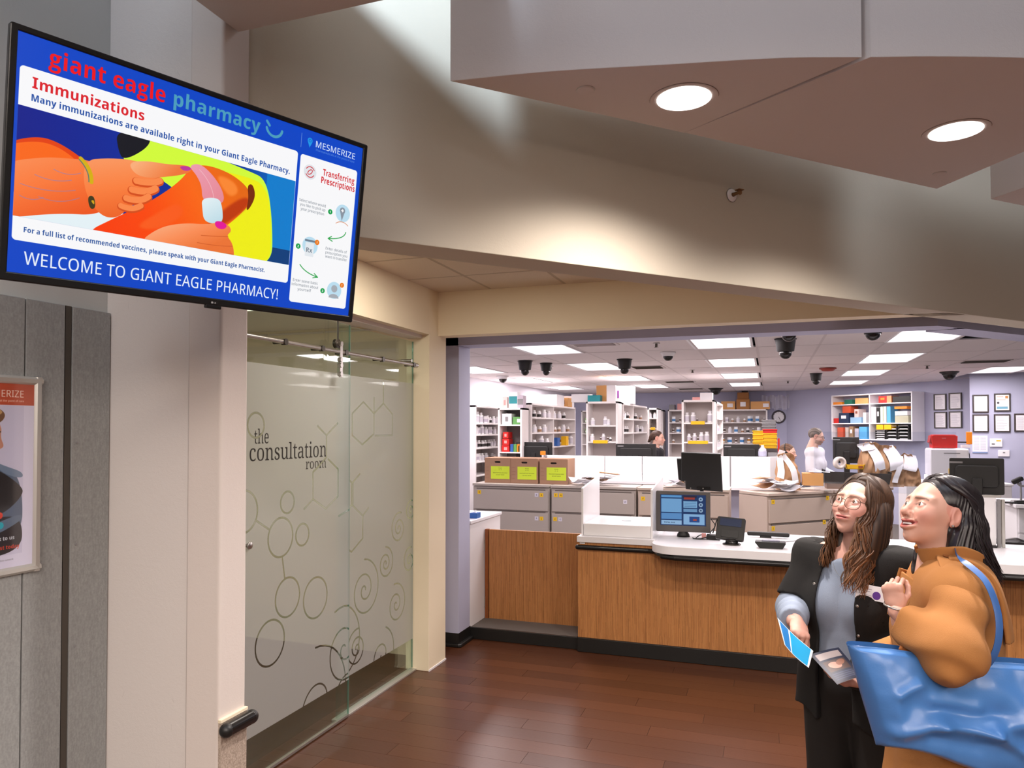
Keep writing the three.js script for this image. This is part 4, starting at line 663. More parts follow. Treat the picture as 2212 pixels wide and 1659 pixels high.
// bottle kinds, each one coloured by its parts
function tint(g, hex) { g = flat(g); const c = new THREE.Color(hex), n = g.attributes.position.count, a = new Float32Array(n * 3); for (let i = 0; i < n; i++) c.toArray(a, i * 3); g.setAttribute('color', new THREE.BufferAttribute(a, 3)); return g; }
const vmat = mat('#ffffff', .45, { vertexColors: true });
const bottleGeo = (r, h, body, cap, label, lh = .5) => join([tint(lathe([[0, 0], [r, 0], [r, h * .72], [r * .6, h * .8], [r * .6, h * .84]], 12), body), tint(lathe([[r * .68, h * .82], [r * .68, h], [0, h]], 12), cap), tint(lathe([[r * 1.02, h * .12], [r * 1.02, h * (.12 + lh)]], 12), label)]);
const packGeo = (w, h, d, body, band) => join([tint(box(w, h, d, 0, h / 2, 0), body), tint(box(w * 1.01, h * .4, d * 1.01, 0, h * .4, 0), band)]);
const kinds = [
  ['medicine_bottle', 'white round bottle with white cap', bottleGeo(.032, .105, '#f1eff0', '#f6f5f5', '#e2dfe6'), .07],
  ['medicine_bottle', 'white bottle with a black label', bottleGeo(.028, .095, '#efedee', '#f4f3f3', '#2c2826', .4), .064],
  ['medicine_bottle', 'tall white bottle with grey label', bottleGeo(.036, .15, '#f2f0f1', '#e9e7ea', '#c9c5cf'), .082],
  ['medicine_bottle', 'small white bottle with brown label', bottleGeo(.025, .075, '#efebe8', '#f4f1ef', '#a37b5c', .4), .057],
  ['medicine_bottle', 'small dark brown bottle', bottleGeo(.024, .08, '#4a3226', '#efecec', '#d9d3cf', .3), .055],
  ['medicine_carton', 'small white carton with coloured band', packGeo(.05, .1, .07, '#f0eef0', '#c4bccb'), .06],
  ['medicine_carton', 'blue and white carton', packGeo(.06, .11, .07, '#eef0f4', '#3f7fb8'), .07],
  ['medicine_carton', 'green packet', packGeo(.07, .08, .06, '#8fc27a', '#e9efe2'), .08],
  ['medicine_bottle', 'amber bottle with white cap', bottleGeo(.03, .1, '#b57a2c', '#efecec', '#e7dccb', .36), .068],
];
const bottleProto = {};
let nBottles = 0;
function putBottle(k, x, y, d, where, grp, s = 1) {
  const K = kinds[k]; let m;
  m = new THREE.Mesh(K[2], vmat); m.castShadow = m.receiveShadow = true; m.name = numbered(K[0]); m.position.copy(W(x, y, d)); m.rotation.y = rr(-.6, .6); m.scale.setScalar(s);
  tag(m, `${K[1]} ${where}`, K[0] === 'medicine_bottle' ? 'bottle' : 'carton', `${K[1]} ${grp}`); scene.add(m); nBottles++;
}
const ordinal = ['top', 'second', 'third', 'fourth', 'fifth'];
function fill(i, where, pick, dens, gaps = .1, from = 0, to = 9, deep = .05, sc = 1) {
  const s = SH[i];
  s.ys.forEach((y, j) => {
    if (j < from || j > to) return; const yy = y + .011;
    const a = s.face === 'f' ? s.x0 : s.d0, b = s.face === 'f' ? s.x1 : s.d1;
    for (let u = a + .03; u < b - .03;) { const k = pick[Math.floor(rnd() * pick.length)], w = kinds[k][3] * sc; if (rnd() > gaps) putBottle(k, s.face === 'f' ? u + w / 2 : s.x1 + .02 - deep - rr(0, .02), yy, s.face === 'f' ? s.d0 + deep + rr(0, .02) : u + w / 2, `on the ${ordinal[j]} shelf, ${where}`, `on the ${ordinal[j]} shelf of the ${where}`, sc * rr(.94, 1.06)); u += w * dens * rr(.98, 1.2); }
  });
}
const mixed = [0, 0, 0, 1, 1, 2, 3, 5, 0];
fill(0, 'left wall', mixed, 1.6, .05, 0, 3, .06, 1.15);
fill(2, 'first aisle', [0, 0, 2, 1, 3, 8], 3.2, .12, 0, 2, .06, 1.3);
fill(4, 'second aisle', [3, 3, 1, 0, 4], 2.6, .15, 0, 1, .06, 1.2);
fill(8, 'right back wall', [0, 1, 4, 3, 8, 6, 5], 1.55, .1, 0, 2, .08, 1.2);
fill(9, 'left back wall', [7, 7, 0, 5], 3.0, .2, 0, 1, .08, 1.3);
fill(6, 'edge-on aisle shelving', [0, 2, 5], 3.6, .1, 0, 2, .06, 1.2);
for (const [k, x, s] of [[0, -2.63, 1.1], [2, -2.43, .9], [0, -2.38, .9]]) putBottle(k, x, 1.931, 11.28, 'on the bare upper end shelf', 'on the bare end shelving, upper shelf', s);
for (const [k, x, s] of [[0, -2.64, 1.1], [4, -2.5, .8], [2, -2.46, .8], [4, -2.39, .8], [1, -2.35, .7]]) putBottle(k, x, 1.678, 11.28, 'above the yellow tray of the bare end shelving', 'on the bare end shelving, lower shelf', s);
for (const [k, x, s] of [[2, -1.18, 1], [2, -1.09, 1.0], [4, -1.03, .7], [2, -.84, 1.15]]) putBottle(k, x, 1.97, 11.28, 'on the upper shelf of the two-tray end shelving', 'on the two-tray end shelving, upper shelf', s);
for (const [k, x, s] of [[2, -1.15, .8], [4, -1.12, .8], [2, -1.07, .85], [4, -1.02, .8], [2, -.97, .95], [2, -.89, 1]]) putBottle(k, x, 1.68, 11.28, 'on the lower shelf of the two-tray end shelving', 'on the two-tray end shelving, lower shelf', s);
for (const [k, x, s] of [[0, -2.19, 1], [0, -2.1, 1]]) putBottle(k, x, 2.081, 14.26, 'on the narrow shelving far back', 'on the narrow shelving far back', s);
// loose things on and in the shelving
function carton(label, x, y, d, w, h, dp, m, o = {}) {
  const t = thing('carton', label, 'box', W(x, y, d), o.ry ?? 0);
  part('body', box(w, h, dp, 0, h / 2, 0, .004), m, t); part('tape', box(.04, .002, dp, 0, h + .001, 0), o.tape ?? m, t);
  if (o.label) part('label', box(w * (o.lw ?? .4), h * .45, .003, o.lx ?? 0, h * .5, dp / 2 + .001), o.label, t); return t;
}
const ST = 2.3;
carton('flat brown carton with shipping label lying left on the right back shelving', -.87, ST, 16.98, .3, .18, .3, M.tan, { label: M.paper, lx: .04 });
carton('tall brown carton with white label on the right back shelving', -.555, ST, 16.95, .28, .22, .3, mat('#a9733f', .8), { label: M.paper });
carton('small brown carton stacked on the tall labelled one', -.555, ST + .222, 16.98, .24, .15, .26, mat('#a06c3a', .8));
carton('long brown carton at the right end of the right back shelving', -.2, ST, 16.98, .4, .17, .3, M.tan, { label: M.paper, lx: .12, lw: .3 });
carton('black box on top of the stacked cartons by the back wall', -.52, ST + .374, 17.0, .13, .05, .2, M.black);
carton('pale pink carton at the left end of the right back shelving', -1.93, ST, 16.98, .1, .14, .2, M.pink); carton('grey carton on the right back shelving near the pink one', -2.1, ST, 16.98, .12, .12, .2, M.grey);
carton('tall white carton with purple print on the second aisle shelving', -2.36, 2.29, 11.72, .2, .27, .2, M.white, { label: M.purple, lw: .8 });
carton('big white carton right of the purple-printed one on the aisle shelving', -2.27, 2.29, 12.3, .22, .3, .3, M.white);
carton('black tray under the white cartons on the second aisle shelving', -2.36, 2.29, 12.75, .24, .05, .3, M.black);
carton('orange-brown carton on the bare end shelving', -2.47, 2.3, 11.5, .26, .26, .2, M.tan);
carton('white carton standing in front of the orange-brown one', -2.33, 2.3, 11.3, .14, .25, .14, M.white);
carton('rolled white package with teal end lying on the bare end shelving', -2.6, 2.3, 11.3, .2, .1, .16, M.teal); carton('long white package left of the teal-ended one', -2.86, 2.3, 11.5, .3, .13, .2, M.white);
carton('big white carton with purple print on the first aisle shelving', -3.76, 2.29, 12.9, .3, .2, .5, M.white, { label: M.paper, lw: .6 });
carton('open brown carton at the back of the first aisle shelving', -3.72, 2.29, 13.5, .26, .17, .3, M.tan, { label: M.kraftDark, lw: .5 });
carton('small white carton behind the brown one on the first aisle shelving', -3.72, 2.29, 13.85, .2, .22, .16, M.white);
carton('white and teal carton on top of the grey-backed end shelving', -3.83, 2.2, 10.98, .15, .26, .15, M.white, { label: M.teal, lw: .9 });
carton('pale carton left of the teal one on the end shelving', -3.97, 2.2, 10.98, .08, .18, .15, mat('#e7d6cf', .6), { label: M.pink }); carton('grey striped carton right of the teal one on the end shelving', -3.71, 2.2, 10.98, .1, .2, .15, mat('#c2b6c2', .6), { label: M.grey, lw: .9 });
carton('white carton with green side on the upper shelf of the end shelving', -3.91, 1.941, 10.93, .16, .17, .2, M.white, { label: M.grey, lw: .3 }); carton('green and white carton on the upper shelf of the end shelving', -3.74, 1.941, 10.93, .14, .12, .2, M.green, { label: M.paper, lx: .03 });
for (let i = 0; i < 3; i++) carton(`red plastic tray at the left of the end shelving, ${['lowest', 'middle', 'highest'][i]} of three`, -3.93, 1.511 + i * .105, 10.93, .13 - i * .02, .1, .2, M.red, { label: M.pink });
['blue', 'green', 'orange'].forEach((c, i) => carton(`${c} booklet box in the lower bay of the end shelving`, -3.82 + i * .055, 1.511, 10.9, .05, .12, .18, M[c]));
carton('white cream-coloured box at the right of the lower end shelving', -3.69, 1.511, 10.9, .045, .1, .18, mat('#e9d3bc', .7));
carton('yellow bag box on the third shelf of the first aisle', -3.64, 1.561, 13.3, .1, .17, .16, M.yellow); carton('blue box on the third shelf of the first aisle', -3.64, 1.561, 12.7, .1, .15, .16, M.blue);
carton('white carton with pink edge on top of the two-tray end shelving', -.9, 2.305, 11.4, .18, .11, .18, M.white); carton('flat pink and white packet on top of the two-tray end shelving', -1.03, 2.305, 11.4, .15, .045, .16, M.pink);
carton('orange bottle-shaped puncher on the partition top over the document boxes', -3.25, 1.475, 10.62, .07, .06, .06, M.orange);
// clock, hanging bags, coloured bins
{
  const t = thing('wall_clock', 'round wall clock with dark rim on the lavender back wall', 'clock', W(.185, 2.135, 17.29));
  part('rim', T(new THREE.TorusGeometry(.13, .018, 10, 40), 0, 0, .015), mat('#3a3238', .4), t); part('dial', cyl(.125, .125, .01, 0, 0, .008, 36, Math.PI / 2), M.white, t);
  part('hour_hand', box(.01, .07, .003, .012, -.028, .016, 0, 0, 0, .45), M.dark, t); part('minute_hand', box(.007, .1, .003, .02, -.045, .018, 0, 0, 0, .4), M.dark, t); part('hour_marks', Array.from({ length: 12 }, (_, i) => box(.006, .016, .002, .105 * Math.sin(i * Math.PI / 6), .105 * Math.cos(i * Math.PI / 6), .014, 0, 0, 0, -i * Math.PI / 6)), M.dark, t);
}
part_bags();
function part_bags() {
  for (let i = 0; i < 7; i++) {
    const g = flat(new THREE.PlaneGeometry(.1, .3, 5, 8)); const p = g.attributes.position, s = rnd() * 9; for (let j = 0; j < p.count; j++) p.setZ(j, .012 * Math.sin(p.getX(j) * 60 + s) + .012 * Math.sin(p.getY(j) * 26 + s * 2)); g.computeVertexNormals();
    const m = part('plastic_bag', g, phys('#f4f3fb', .12, { transmission: .55, thickness: 0 }), null); m.position.copy(W(-.12 + i * .085, 2.47 - (i % 2) * .03, 17.24 - (i % 3) * .012)); tag(m, 'clear plastic bag hanging in a bunch on the back wall beside the clock', 'bag', 'clear bags hanging by the clock');
  }
}
{
  const bin = (label, x, y, d, w, h, m, lip = true) => { const t = thing('stacking_bin', label, 'bin', W(x, y, d)); part('body', plate([[-w / 2, h], [-w / 2 + .012, 0], [w / 2 - .012, 0], [w / 2, h], [w / 2 - .01, h], [w / 2 - .02, .012], [-w / 2 + .02, .012], [-w / 2 + .01, h]], .24, .002), m, t); part('front_wall', plate([[-w / 2 + .004, h * .86], [-w / 2 + .014, .004], [w / 2 - .014, .004], [w / 2 - .004, h * .86]], .01, .002), m, t); part('lip', box(w, .014, .014, 0, h * .9, .006, .004), m, t); };
  const names = ['lowest', 'second', 'third', 'topmost'];
  for (let i = 0; i < 4; i++) bin(`yellow plastic bin in the left stack by the clock, ${names[i]} of four`, -.165, 1.6 + i * .06, 12.5, .21, .062, M.yellow);
  for (let i = 0; i < 4; i++) bin(`yellow plastic bin in the right stack by the clock, ${names[i]} of four`, .0, 1.56 + i * .06, 12.42, .22, .062, M.yellow);
  bin('red plastic bin lying on the right stack of yellow bins', .0, 1.8, 12.42, .225, .066, M.red);
  ['lower', 'middle', 'upper'].forEach((n, i) => bin(`grey plastic bin above the red one, ${n} of three`, -.015, 1.866 + i * .05, 12.42, .225, .05, M.grey));
  const t = thing('bin_trolley', 'grey and red trolley carrying the coloured bins', 'trolley', W(-.06, FY, 12.5)); part('post', box(.4, 1.45, .03, 0, .725, -.3), M.grey, t); part('shelf', box(.42, .02, .28, 0, 1.45, -.12), M.grey, t); part('upright', box(.03, 1.62, .03, .19, .81, .05), M.red, t);
  const b = thing('spray_bottle', 'white plastic bottle standing below the yellow bins on the partition', 'bottle', W(-.1, 1.47, 10.72)); part('body', lathe([[0, 0], [.05, 0], [.055, .06], [.05, .12], [.02, .15], [.018, .18], [0, .18]], 18), phys('#e9e9f4', .3, { transmission: .4, thickness: 0 }), b); part('label', lathe([[.056, .03], [.056, .09]], 18), M.lavender, b);
  carton('grey small container right of the white bottle', .03, 1.4, 10.85, .12, .14, .1, M.grey);
}
// ================================================================ right side of the pharmacy
// wall cabinet on the slanted wall
const DA = [.35, 17.3], DT = [.6612, -.7502], DN = [-.7502, -.6612], dang = -Math.atan2(DN[0], DN[1] * -1) ;
const dwp = (s, off) => [DA[0] + DT[0] * s + DN[0] * off, DA[1] + DT[1] * s + DN[1] * off];
const dRy = Math.atan2(DN[0], -DN[1]);                             // local +z along the wall's normal
{
  const o = dwp(1.585, .32), t = thing('wall_cabinet', 'open white wall cabinet of six cubbies full of binders on the slanted wall', 'cabinet', W(o[0], 1.655, o[1]), dRy), w = 1.83, h = .88, dp = .31;
  for (const x of [0, .91, 1.81]) part('side_panel', box(.024, h, dp, x + .012, h / 2, -dp / 2, .002), M.white, t);
  part('top_panel', box(w, .024, dp, w / 2, h - .012, -dp / 2, .002), M.white, t); part('bottom_panel', box(w, .024, dp, w / 2, .012, -dp / 2, .002), M.white, t);
  for (const y of [.318, .685]) for (const x of [.46, 1.37]) part('shelf', box(.88, .018, dp - .01, x, y, -dp / 2, .002), M.white, t); part('back_panel', box(w, h, .008, w / 2, h / 2, -dp + .004), M.lavender, t);
  const item = (name, label, cat, x, y, w, h, m, lx = 0, dz = .2, grp) => { const p = dwp(1.585 + x, .3), q = thing(name, label, cat, W(p[0], 1.655 + y, p[1]), dRy, grp); part('body', box(w, h, dz, 0, h / 2, -dz / 2, .004), m, q); if (lx) part('label', box(w * .5, h * .3, .003, 0, h * .6, .001), lx, q); return q; };
  const s1 = .327, s2 = .694, s0 = .024;
  item('folder_stack', 'orange folders lying in the top left cubby of the wall cabinet', 'folders', .14, s2, .22, .05, M.orange); item('cloth_bundle', 'dark green cloth bundle in the top left cubby of the wall cabinet', 'cloth', .4, s2, .18, .09, mat('#1f6b54', .8)); item('envelope_box', 'tan envelope box at the right of the top left cubby', 'box', .72, s2, .3, .11, M.tan);
  item('tray', 'red letter tray in the top right cubby of the wall cabinet', 'tray', 1.2, s2, .18, .13, M.red, M.orange); item('tray', 'pale orange tray beside the red one in the top right cubby', 'tray', 1.34, s2, .1, .13, mat('#f0a070', .6)); item('folder_rack', 'black folder rack at the right of the top right cubby', 'rack', 1.6, s2, .36, .11, M.black);
  item('cup', 'red round tub at the left of the middle left cubby', 'tub', .1, s1, .12, .1, M.red); item('bag', 'navy blue bag with white patch in the middle left cubby', 'bag', .29, s1, .24, .2, M.navy, M.paper); item('box', 'orange-red box resting on the navy bag in the middle left cubby', 'box', .36, s1 + .2, .2, .13, mat('#c9502c', .6)); item('basket', 'pale blue basket in the middle left cubby of the wall cabinet', 'basket', .58, s1, .26, .11, mat('#8fb4d0', .5)); item('photo_card', 'small brown portrait card standing on the blue basket', 'card', .6, s1 + .11, .1, .16, mat('#d6c0b8', .6), mat('#8a5040', .6)); item('binder', 'white binder at the right of the middle left cubby', 'binder', .79, s1, .07, .2, M.white); item('binder', 'grey binder next to the white one in the middle left cubby', 'binder', .86, s1, .06, .19, M.grey);
  [['white wide', M.white, .1, .3], ['black', M.black, .07, .28], ['white and green', mat('#cfe0c4', .5), .06, .3], ['cream', mat('#efe9d4', .5), .06, .3], ['light blue', M.sky, .08, .3]].reduce((x, [n, m, w, h], i) => { item('binder', `${n} ring binder standing in the middle right cubby`, 'binder', x + w / 2, s1, w, h, m, i === 1 ? M.paper : 0); return x + w + .012; }, .95);
  item('folder_stack', 'orange file lying on grey boxes in the middle right cubby', 'folders', 1.58, s1 + .25, .26, .045, M.orange); item('paper_stack', 'stack of white papers under the orange file in the middle right cubby', 'papers', 1.59, s1 + .13, .26, .08, M.paper); item('paper_stack', 'grey-green paper stack at the bottom of the middle right cubby', 'papers', 1.6, s1, .28, .125, mat('#b7b59c', .7));
  item('bottle', 'orange-red bottle in the bottom left cubby of the wall cabinet', 'bottle', .2, s0, .14, .22, mat('#d2583a', .5)); item('bottle', 'clear bottle with amber top in the bottom left cubby', 'bottle', .36, s0, .07, .22, mat('#cdbdb2', .4)); item('bottle', 'brown and white bottle in the bottom left cubby', 'bottle', .47, s0, .09, .24, mat('#9a7a5a', .5), M.paper); item('bag', 'sky blue plastic bag at the right of the bottom left cubby', 'bag', .75, s0, .18, .23, M.sky); item('bottle', 'grey bottle beside the blue bag in the bottom left cubby', 'bottle', .6, s0, .09, .2, mat('#b6b2be', .5));
  item('box', 'yellow box in the bottom right cubby, left of two', 'box', 1.13, s0 + .18, .15, .09, M.yellow); item('box', 'yellow box in the bottom right cubby, right of two', 'box', 1.3, s0 + .18, .15, .09, M.yellow);
  for (const [x, n] of [[1.13, 'leftmost'], [1.38, 'middle'], [1.62, 'rightmost']]) { const p = dwp(1.585 + x, .29), q = thing('letter_sorter', `grey slotted letter sorter with papers in the bottom right cubby, ${n} of three`, 'sorter', W(p[0], 1.655 + s0, p[1]), dRy), hh = n === 'leftmost' ? .17 : .25; part('frame', [box(.012, hh, .2, -.105, hh / 2, -.1), box(.012, hh, .2, .105, hh / 2, -.1), box(.21, hh, .006, 0, hh / 2, -.2)], M.black, q); for (let i = 0; i <= 4; i++) part('slot_shelf', box(.2, .008, .2, 0, .004 + i * (hh - .008) / 4, -.1), M.alu, q); for (let i = 0; i < 4; i++) part('paper', box(.16, .01, .16, 0, .014 + i * (hh - .008) / 4, -.09), M.paper, q); }
}
// framed licences
function licence(label, pos, ry, w, h, tone, kind) {
  const t = thing('framed_licence', label, 'picture frame', pos, ry), f = .018;
  part('frame', plate(rrect(w, h, .002, 1), .022, .002, [rrect(w - 2 * f, h - 2 * f, .001, 1)]), tone, t, 'thin dark frame');
  const tex = canvas(128, 160, (g) => { g.fillStyle = kind === 1 ? '#f3ece6' : '#f1eef2'; g.fillRect(0, 0, 128, 160); if (kind === 1) { g.fillStyle = '#c98a4a'; g.fillRect(92, 14, 26, 26); g.fillStyle = '#6ea6bc'; g.fillRect(14, 122, 100, 22); g.fillStyle = '#4a4a52'; g.beginPath(); g.arc(26, 84, 11, 0, 7); g.fill(); g.fillStyle = '#e2a08c'; g.fillRect(14, 20, 60, 6); g.fillRect(14, 50, 80, 5); } else { g.fillStyle = '#aaa6b0'; for (let i = 0; i < 11; i++) g.fillRect(16, 26 + i * 11, i === 0 ? 60 : rr(60, 96), 2.4); } });
  part('document', T(new THREE.PlaneGeometry(w - 2 * f + .004, h - 2 * f + .004), 0, 0, -.012), mat('#ffffff', .5, { map: tex }), t, null, true); return t;
}
[[3.72, 2.338, 'upper left'], [4.005, 2.345, 'upper right'], [3.725, 2.023, 'lower left'], [4.005, 2.028, 'lower right']].forEach(([s, y, n], i) => { const p = dwp(s, .024); licence(`framed licence on the slanted wall, ${n} of four`, W(p[0], y, p[1]), dRy, .235, .285, mat('#4a4440', .5)); });
[[3.073, 2.262, 'top left', 0], [3.36, 2.278, 'top right, with a blue band', 1], [3.07, 1.96, 'bottom left', 0], [3.355, 1.96, 'bottom right', 0], [3.62, 1.968, 'cut off by the picture edge', 0]].forEach(([x, y, n, k]) => licence(`framed licence on the flat lavender wall, ${n}`, W(x, y, 13.045), 0, .215, .275, mat('#3b3330', .5), k));
{
  const tex = canvas(128, 160, (g) => { g.fillStyle = '#e9e7f2'; g.fillRect(0, 0, 128, 160); g.fillStyle = '#7f93bb'; g.fillRect(0, 146, 128, 14); g.fillStyle = '#aba8ba'; for (let i = 0; i < 12; i++) { g.fillRect(12, 16 + i * 10, 46, 2.5); g.fillRect(68, 16 + i * 10, 46, 2.5); } });
  const t = thing('wall_notice', 'printed paper notice with blue foot below the framed licences', 'notice', W(3.058, 1.633, 13.062)); part('sheet', box(.205, .275, .003, 0, 0, 0), [0, 1, 2, 3, 4, 5].map((i) => i === 4 ? mat('#ffffff', .6, { map: tex }) : M.paper), t, null, true); t.children[0].geometry = new THREE.BoxGeometry(.205, .275, .003);
  const u = thing('thermostat', 'white thermostat box with yellow sticker on the lavender wall', 'thermostat', W(3.27, 1.66, 13.055)); part('case', box(.165, .125, .025, 0, 0, 0, .006), M.white, u); part('sticker', box(.06, .016, .002, .03, .03, .0135), M.yellow, u); part('display', box(.04, .012, .002, -.04, -.02, .0135), M.dark, u);
  const v = thing('thermostat', 'second white wall box below and right of the sticker one', 'thermostat', W(3.37, 1.5, 13.055)); part('case', box(.15, .1, .025, 0, 0, 0, .006), M.white, v); part('display', box(.03, .02, .002, 0, .01, .0135), M.grey, v);
}
{ // red sharps box, white machine, orange tool
  const b = thing('side_counter', 'white side counter along the slanted wall behind the women', 'counter', W(2.5, FY, 12.2)); part('cabinet', box(1.3, .98, .7, 0, .49, 0, .004), M.white, b); part('countertop', box(1.34, .03, .74, 0, .995, 0, .004), M.whiteLam, b);
  const t = thing('label_printer', 'white boxy printer on the side counter under the red case', 'printer', W(2.38, FY + 1.01, 11.95)); part('case', box(.48, .38, .4, 0, .29, 0, .02), M.whiteGloss, t); part('lid', box(.46, .03, .38, 0, .47, 0, .01), M.white, t); part('paper_slot', box(.2, .012, .004, .03, .42, .2), M.grey, t); part('base', box(.5, .1, .42, 0, .05, 0, .01), M.white, t); part('cable', tube([V(.24, .46, .05), V(.27, .42, .05), V(.27, .2, .1)], .006, 14, 6), M.rubber, t);
  const r = thing('red_case', 'bright red hard case lying on the white printer', 'case', W(2.34, FY + 1.5, 11.95)); part('body', plate([[-.15, .0], [.16, .0], [.165, .17], [.13, .19], [-.13, .19], [-.17, .17]], .22, .012).translate(.0, 0, .1), M.red, r); part('flap', plate([[-.17, .18], [-.13, .18], [-.15, .05], [-.19, .08]], .16, .004).translate(0, 0, .09), mat('#a81c1a', .5), r); part('mark', box(.05, .006, .002, -.01, .14, .114), M.pink, r);
  const o = thing('orange_holder', 'orange upright holder right of the red case', 'holder', W(2.71, FY + 1.5, 12.15)); part('plate', box(.075, .18, .03, 0, .14, 0, .008), M.orange, o); part('arm', box(.2, .016, .02, -.12, .08, 0), M.black, o); part('foot', box(.1, .04, .1, -.05, .02, 0), M.white, o);
  const n = thing('yellow_sign', 'small yellow sign card in a clear holder by the big monitor', 'sign', W(1.405, 1.455, 6.66)); const tx = canvas(256, 96, (g) => { g.fillStyle = '#f6d25a'; g.fillRect(0, 0, 256, 96); g.fillStyle = '#a07818'; g.font = 'bold 34px sans-serif'; g.textAlign = 'center'; g.fillText('PICK UP', 128, 58); }); const card = part('card', new THREE.BoxGeometry(.13, .05, .004), [0, 1, 2, 3, 4, 5].map((i) => i === 4 ? mat('#ffffff', .6, { map: tx }) : M.yellow), n, null, true); card.position.y = .08; part('holder', box(.07, .09, .03, -.04, .02, -.01, .004), phys('#c9c8d6', .2, { transmission: .4, thickness: 0 }), n); part('stem', cyl(.01, .012, .49, -.04, -.245, -.01, 10), M.grey, n);
}
{ // far right desk
  const t = thing('office_desk', 'white desk with drawers at the far right behind the counter', 'desk', W(2.62, FY, 9.2)); part('worktop', box(1.3, .035, .8, .4, .98, 0, .004), M.whiteLam, t);
  for (let c = 0; c < 2; c++) { const ped = part('pedestal', box(.36, .96, .6, -.02 + c * .5, .48, -.06, .003), M.white, t); for (let k = 0; k < 3; k++) { const dr = part('drawer', box(.33, .25, .02, -.02 + c * .5, .82 - k * .27, .25, .003), M.whiteLam, t); part('pull', box(.045, .04, .012, -.02 + c * .5, .85 - k * .27, .264, .003), M.dark, dr); } }
  const m = thing('office_monitor', 'dark blue lit monitor at the right edge of the picture', 'monitor', W(2.92, FY + 1.0, 9.35), -.25); part('bezel', plate(rrect(.46, .34, .01), .03, .004, [rrect(.42, .3, .003)]).translate(0, .34, 0), M.black, m); const tx = canvas(128, 96, (g) => { g.fillStyle = '#16233f'; g.fillRect(0, 0, 128, 96); g.fillStyle = '#3f6aa8'; g.fillRect(56, 26, 60, 56); g.fillStyle = '#9db4d2'; for (let i = 0; i < 6; i++) g.fillRect(8, 12 + i * 13, 34, 4); }); part('screen', T(new THREE.PlaneGeometry(.43, .31), 0, .34, -.008), new THREE.MeshStandardMaterial({ color: '#000', emissive: '#ffffff', emissiveMap: tx, emissiveIntensity: .7, roughness: .3 }), m, 'lit dark blue screen', true); part('stand', [box(.05, .2, .03, 0, .1, -.04), box(.2, .015, .16, 0, .008, -.02)], M.black, m);
  const s = thing('desk_scanner', 'barcode scanner on a thin grey stand at the far right', 'scanner', W(2.5, FY + 1.0, 9.1)); part('base', cyl(.09, .1, .015, 0, .008, 0, 22), M.grey, s); part('stem', cyl(.008, .01, .2, 0, .11, 0, 10), M.grey, s); part('head', box(.11, .05, .06, -.03, .23, 0, .015, 0, 0, .5), M.black, s); part('cradle', T(new THREE.TorusGeometry(.05, .012, 8, 20, 3.2), .02, .22, 0, 0, 0, 3.5), M.grey, s);
  const k = thing('desk_mouse', 'black keyboard and mat lying on the far right desk', 'keyboard', W(2.45, FY + 1.0, 8.95)); part('tray', box(.3, .014, .12, 0, .007, 0, .003), M.black, k); part('wrist_rest', box(.16, .03, .06, .02, .02, .05, .01), M.rubber, k);
  const b = thing('waste_bin', 'black waste bin under the far right desk', 'bin', W(2.6, FY, 8.55)); part('tub', lathe([[0, 0], [.11, 0], [.14, .55], [.15, .56], [.13, .55], [.1, .02], [0, .02]], 24).translate(0, .35, 0), M.black, b); part('stand', box(.24, .35, .24, 0, .175, 0), M.white, b);
  const p = thing('lower_shelf', 'white lower shelf with a black tray of cables at the far right', 'shelf', W(2.3, FY, 8.3)); part('shelf_board', box(.7, .03, .4, 0, .62, 0, .003), M.whiteLam, p); part('support', box(.6, .6, .3, 0, .3, -.03), M.white, p); part('tray', box(.4, .06, .25, -.05, .665, .02, .004), M.black, p); part('cables', tube([V(-.2, .7, .05), V(-.1, .73, .1), V(0, .7, .0), V(.1, .72, .08), V(.05, .71, .02)], .008, 24, 6), M.grey, p);
}
// ================================================================ paper bags, tray, tape, on the turned cabinets
function paperBag(label, x, y, d, w, h, dp, ry, slips) {
  const t = thing('paper_bag', label, 'bag', W(x, y, d), ry);
  const g = new THREE.BoxGeometry(w, h, dp, 12, 16, 6), p = g.attributes.position; const s = rnd() * 9;
  for (let i = 0; i < p.count; i++) {
    const v = p.getY(i) / h + .5, q = p.getX(i) / w, k = v < .55 ? 1 : 1 - .93 * Math.min(1, (v - .55) / .33), cr = (vn(q * 9 + s * 7, v * 9 + s) - .5) * .05;
    p.setZ(i, p.getZ(i) * k + cr + (v > .85 ? (v - .85) * .25 : 0)); p.setX(i, p.getX(i) * (1 - .22 * v * v) + .05 * v * v * Math.sin(s) + cr * .4); p.setY(i, p.getY(i) + h / 2 + .05 * v * (vn(q * 5 + s, s) - .5) - .05 * v * q * q * 4 * .5);
  }
  g.computeVertexNormals();
  part('sack', flat(g), M.kraft, t, 'brown kraft sack');
  slips.forEach(([sx, sy, sw, sl, a]) => { const q = new THREE.PlaneGeometry(sw, sl, 4, 14), P = q.attributes.position; for (let i = 0; i < P.count; i++) { const v = .5 - P.getY(i) / sl, yy = sy + P.getY(i) * Math.cos(a); const u = yy / h, kk = u < .55 ? 1 : Math.max(.07, 1 - .93 * (u - .55) / .33); P.setZ(i, dp * .5 * kk + .018 + .02 * Math.abs(Math.sin(v * 3 + sx * 9)) + .012 * Math.sin(P.getX(i) * 30)); P.setX(i, P.getX(i) * (1 + .2 * v) + .025 * Math.sin(v * 3.2 + sx * 20)); } q.computeVertexNormals(); part('receipt', T(flat(q), sx, sy, 0, 0, 0, a), M.paper, t, 'white receipt stapled to the bag'); });
  return t;
}
paperBag('brown paper bag with white receipts, standing alone left of the man in white', .2, FY + 1.02, 9.72, .25, .45, .18, .3, [[-.1, .32, .07, .34, -.3], [.0, .26, .06, .38, .35]]);
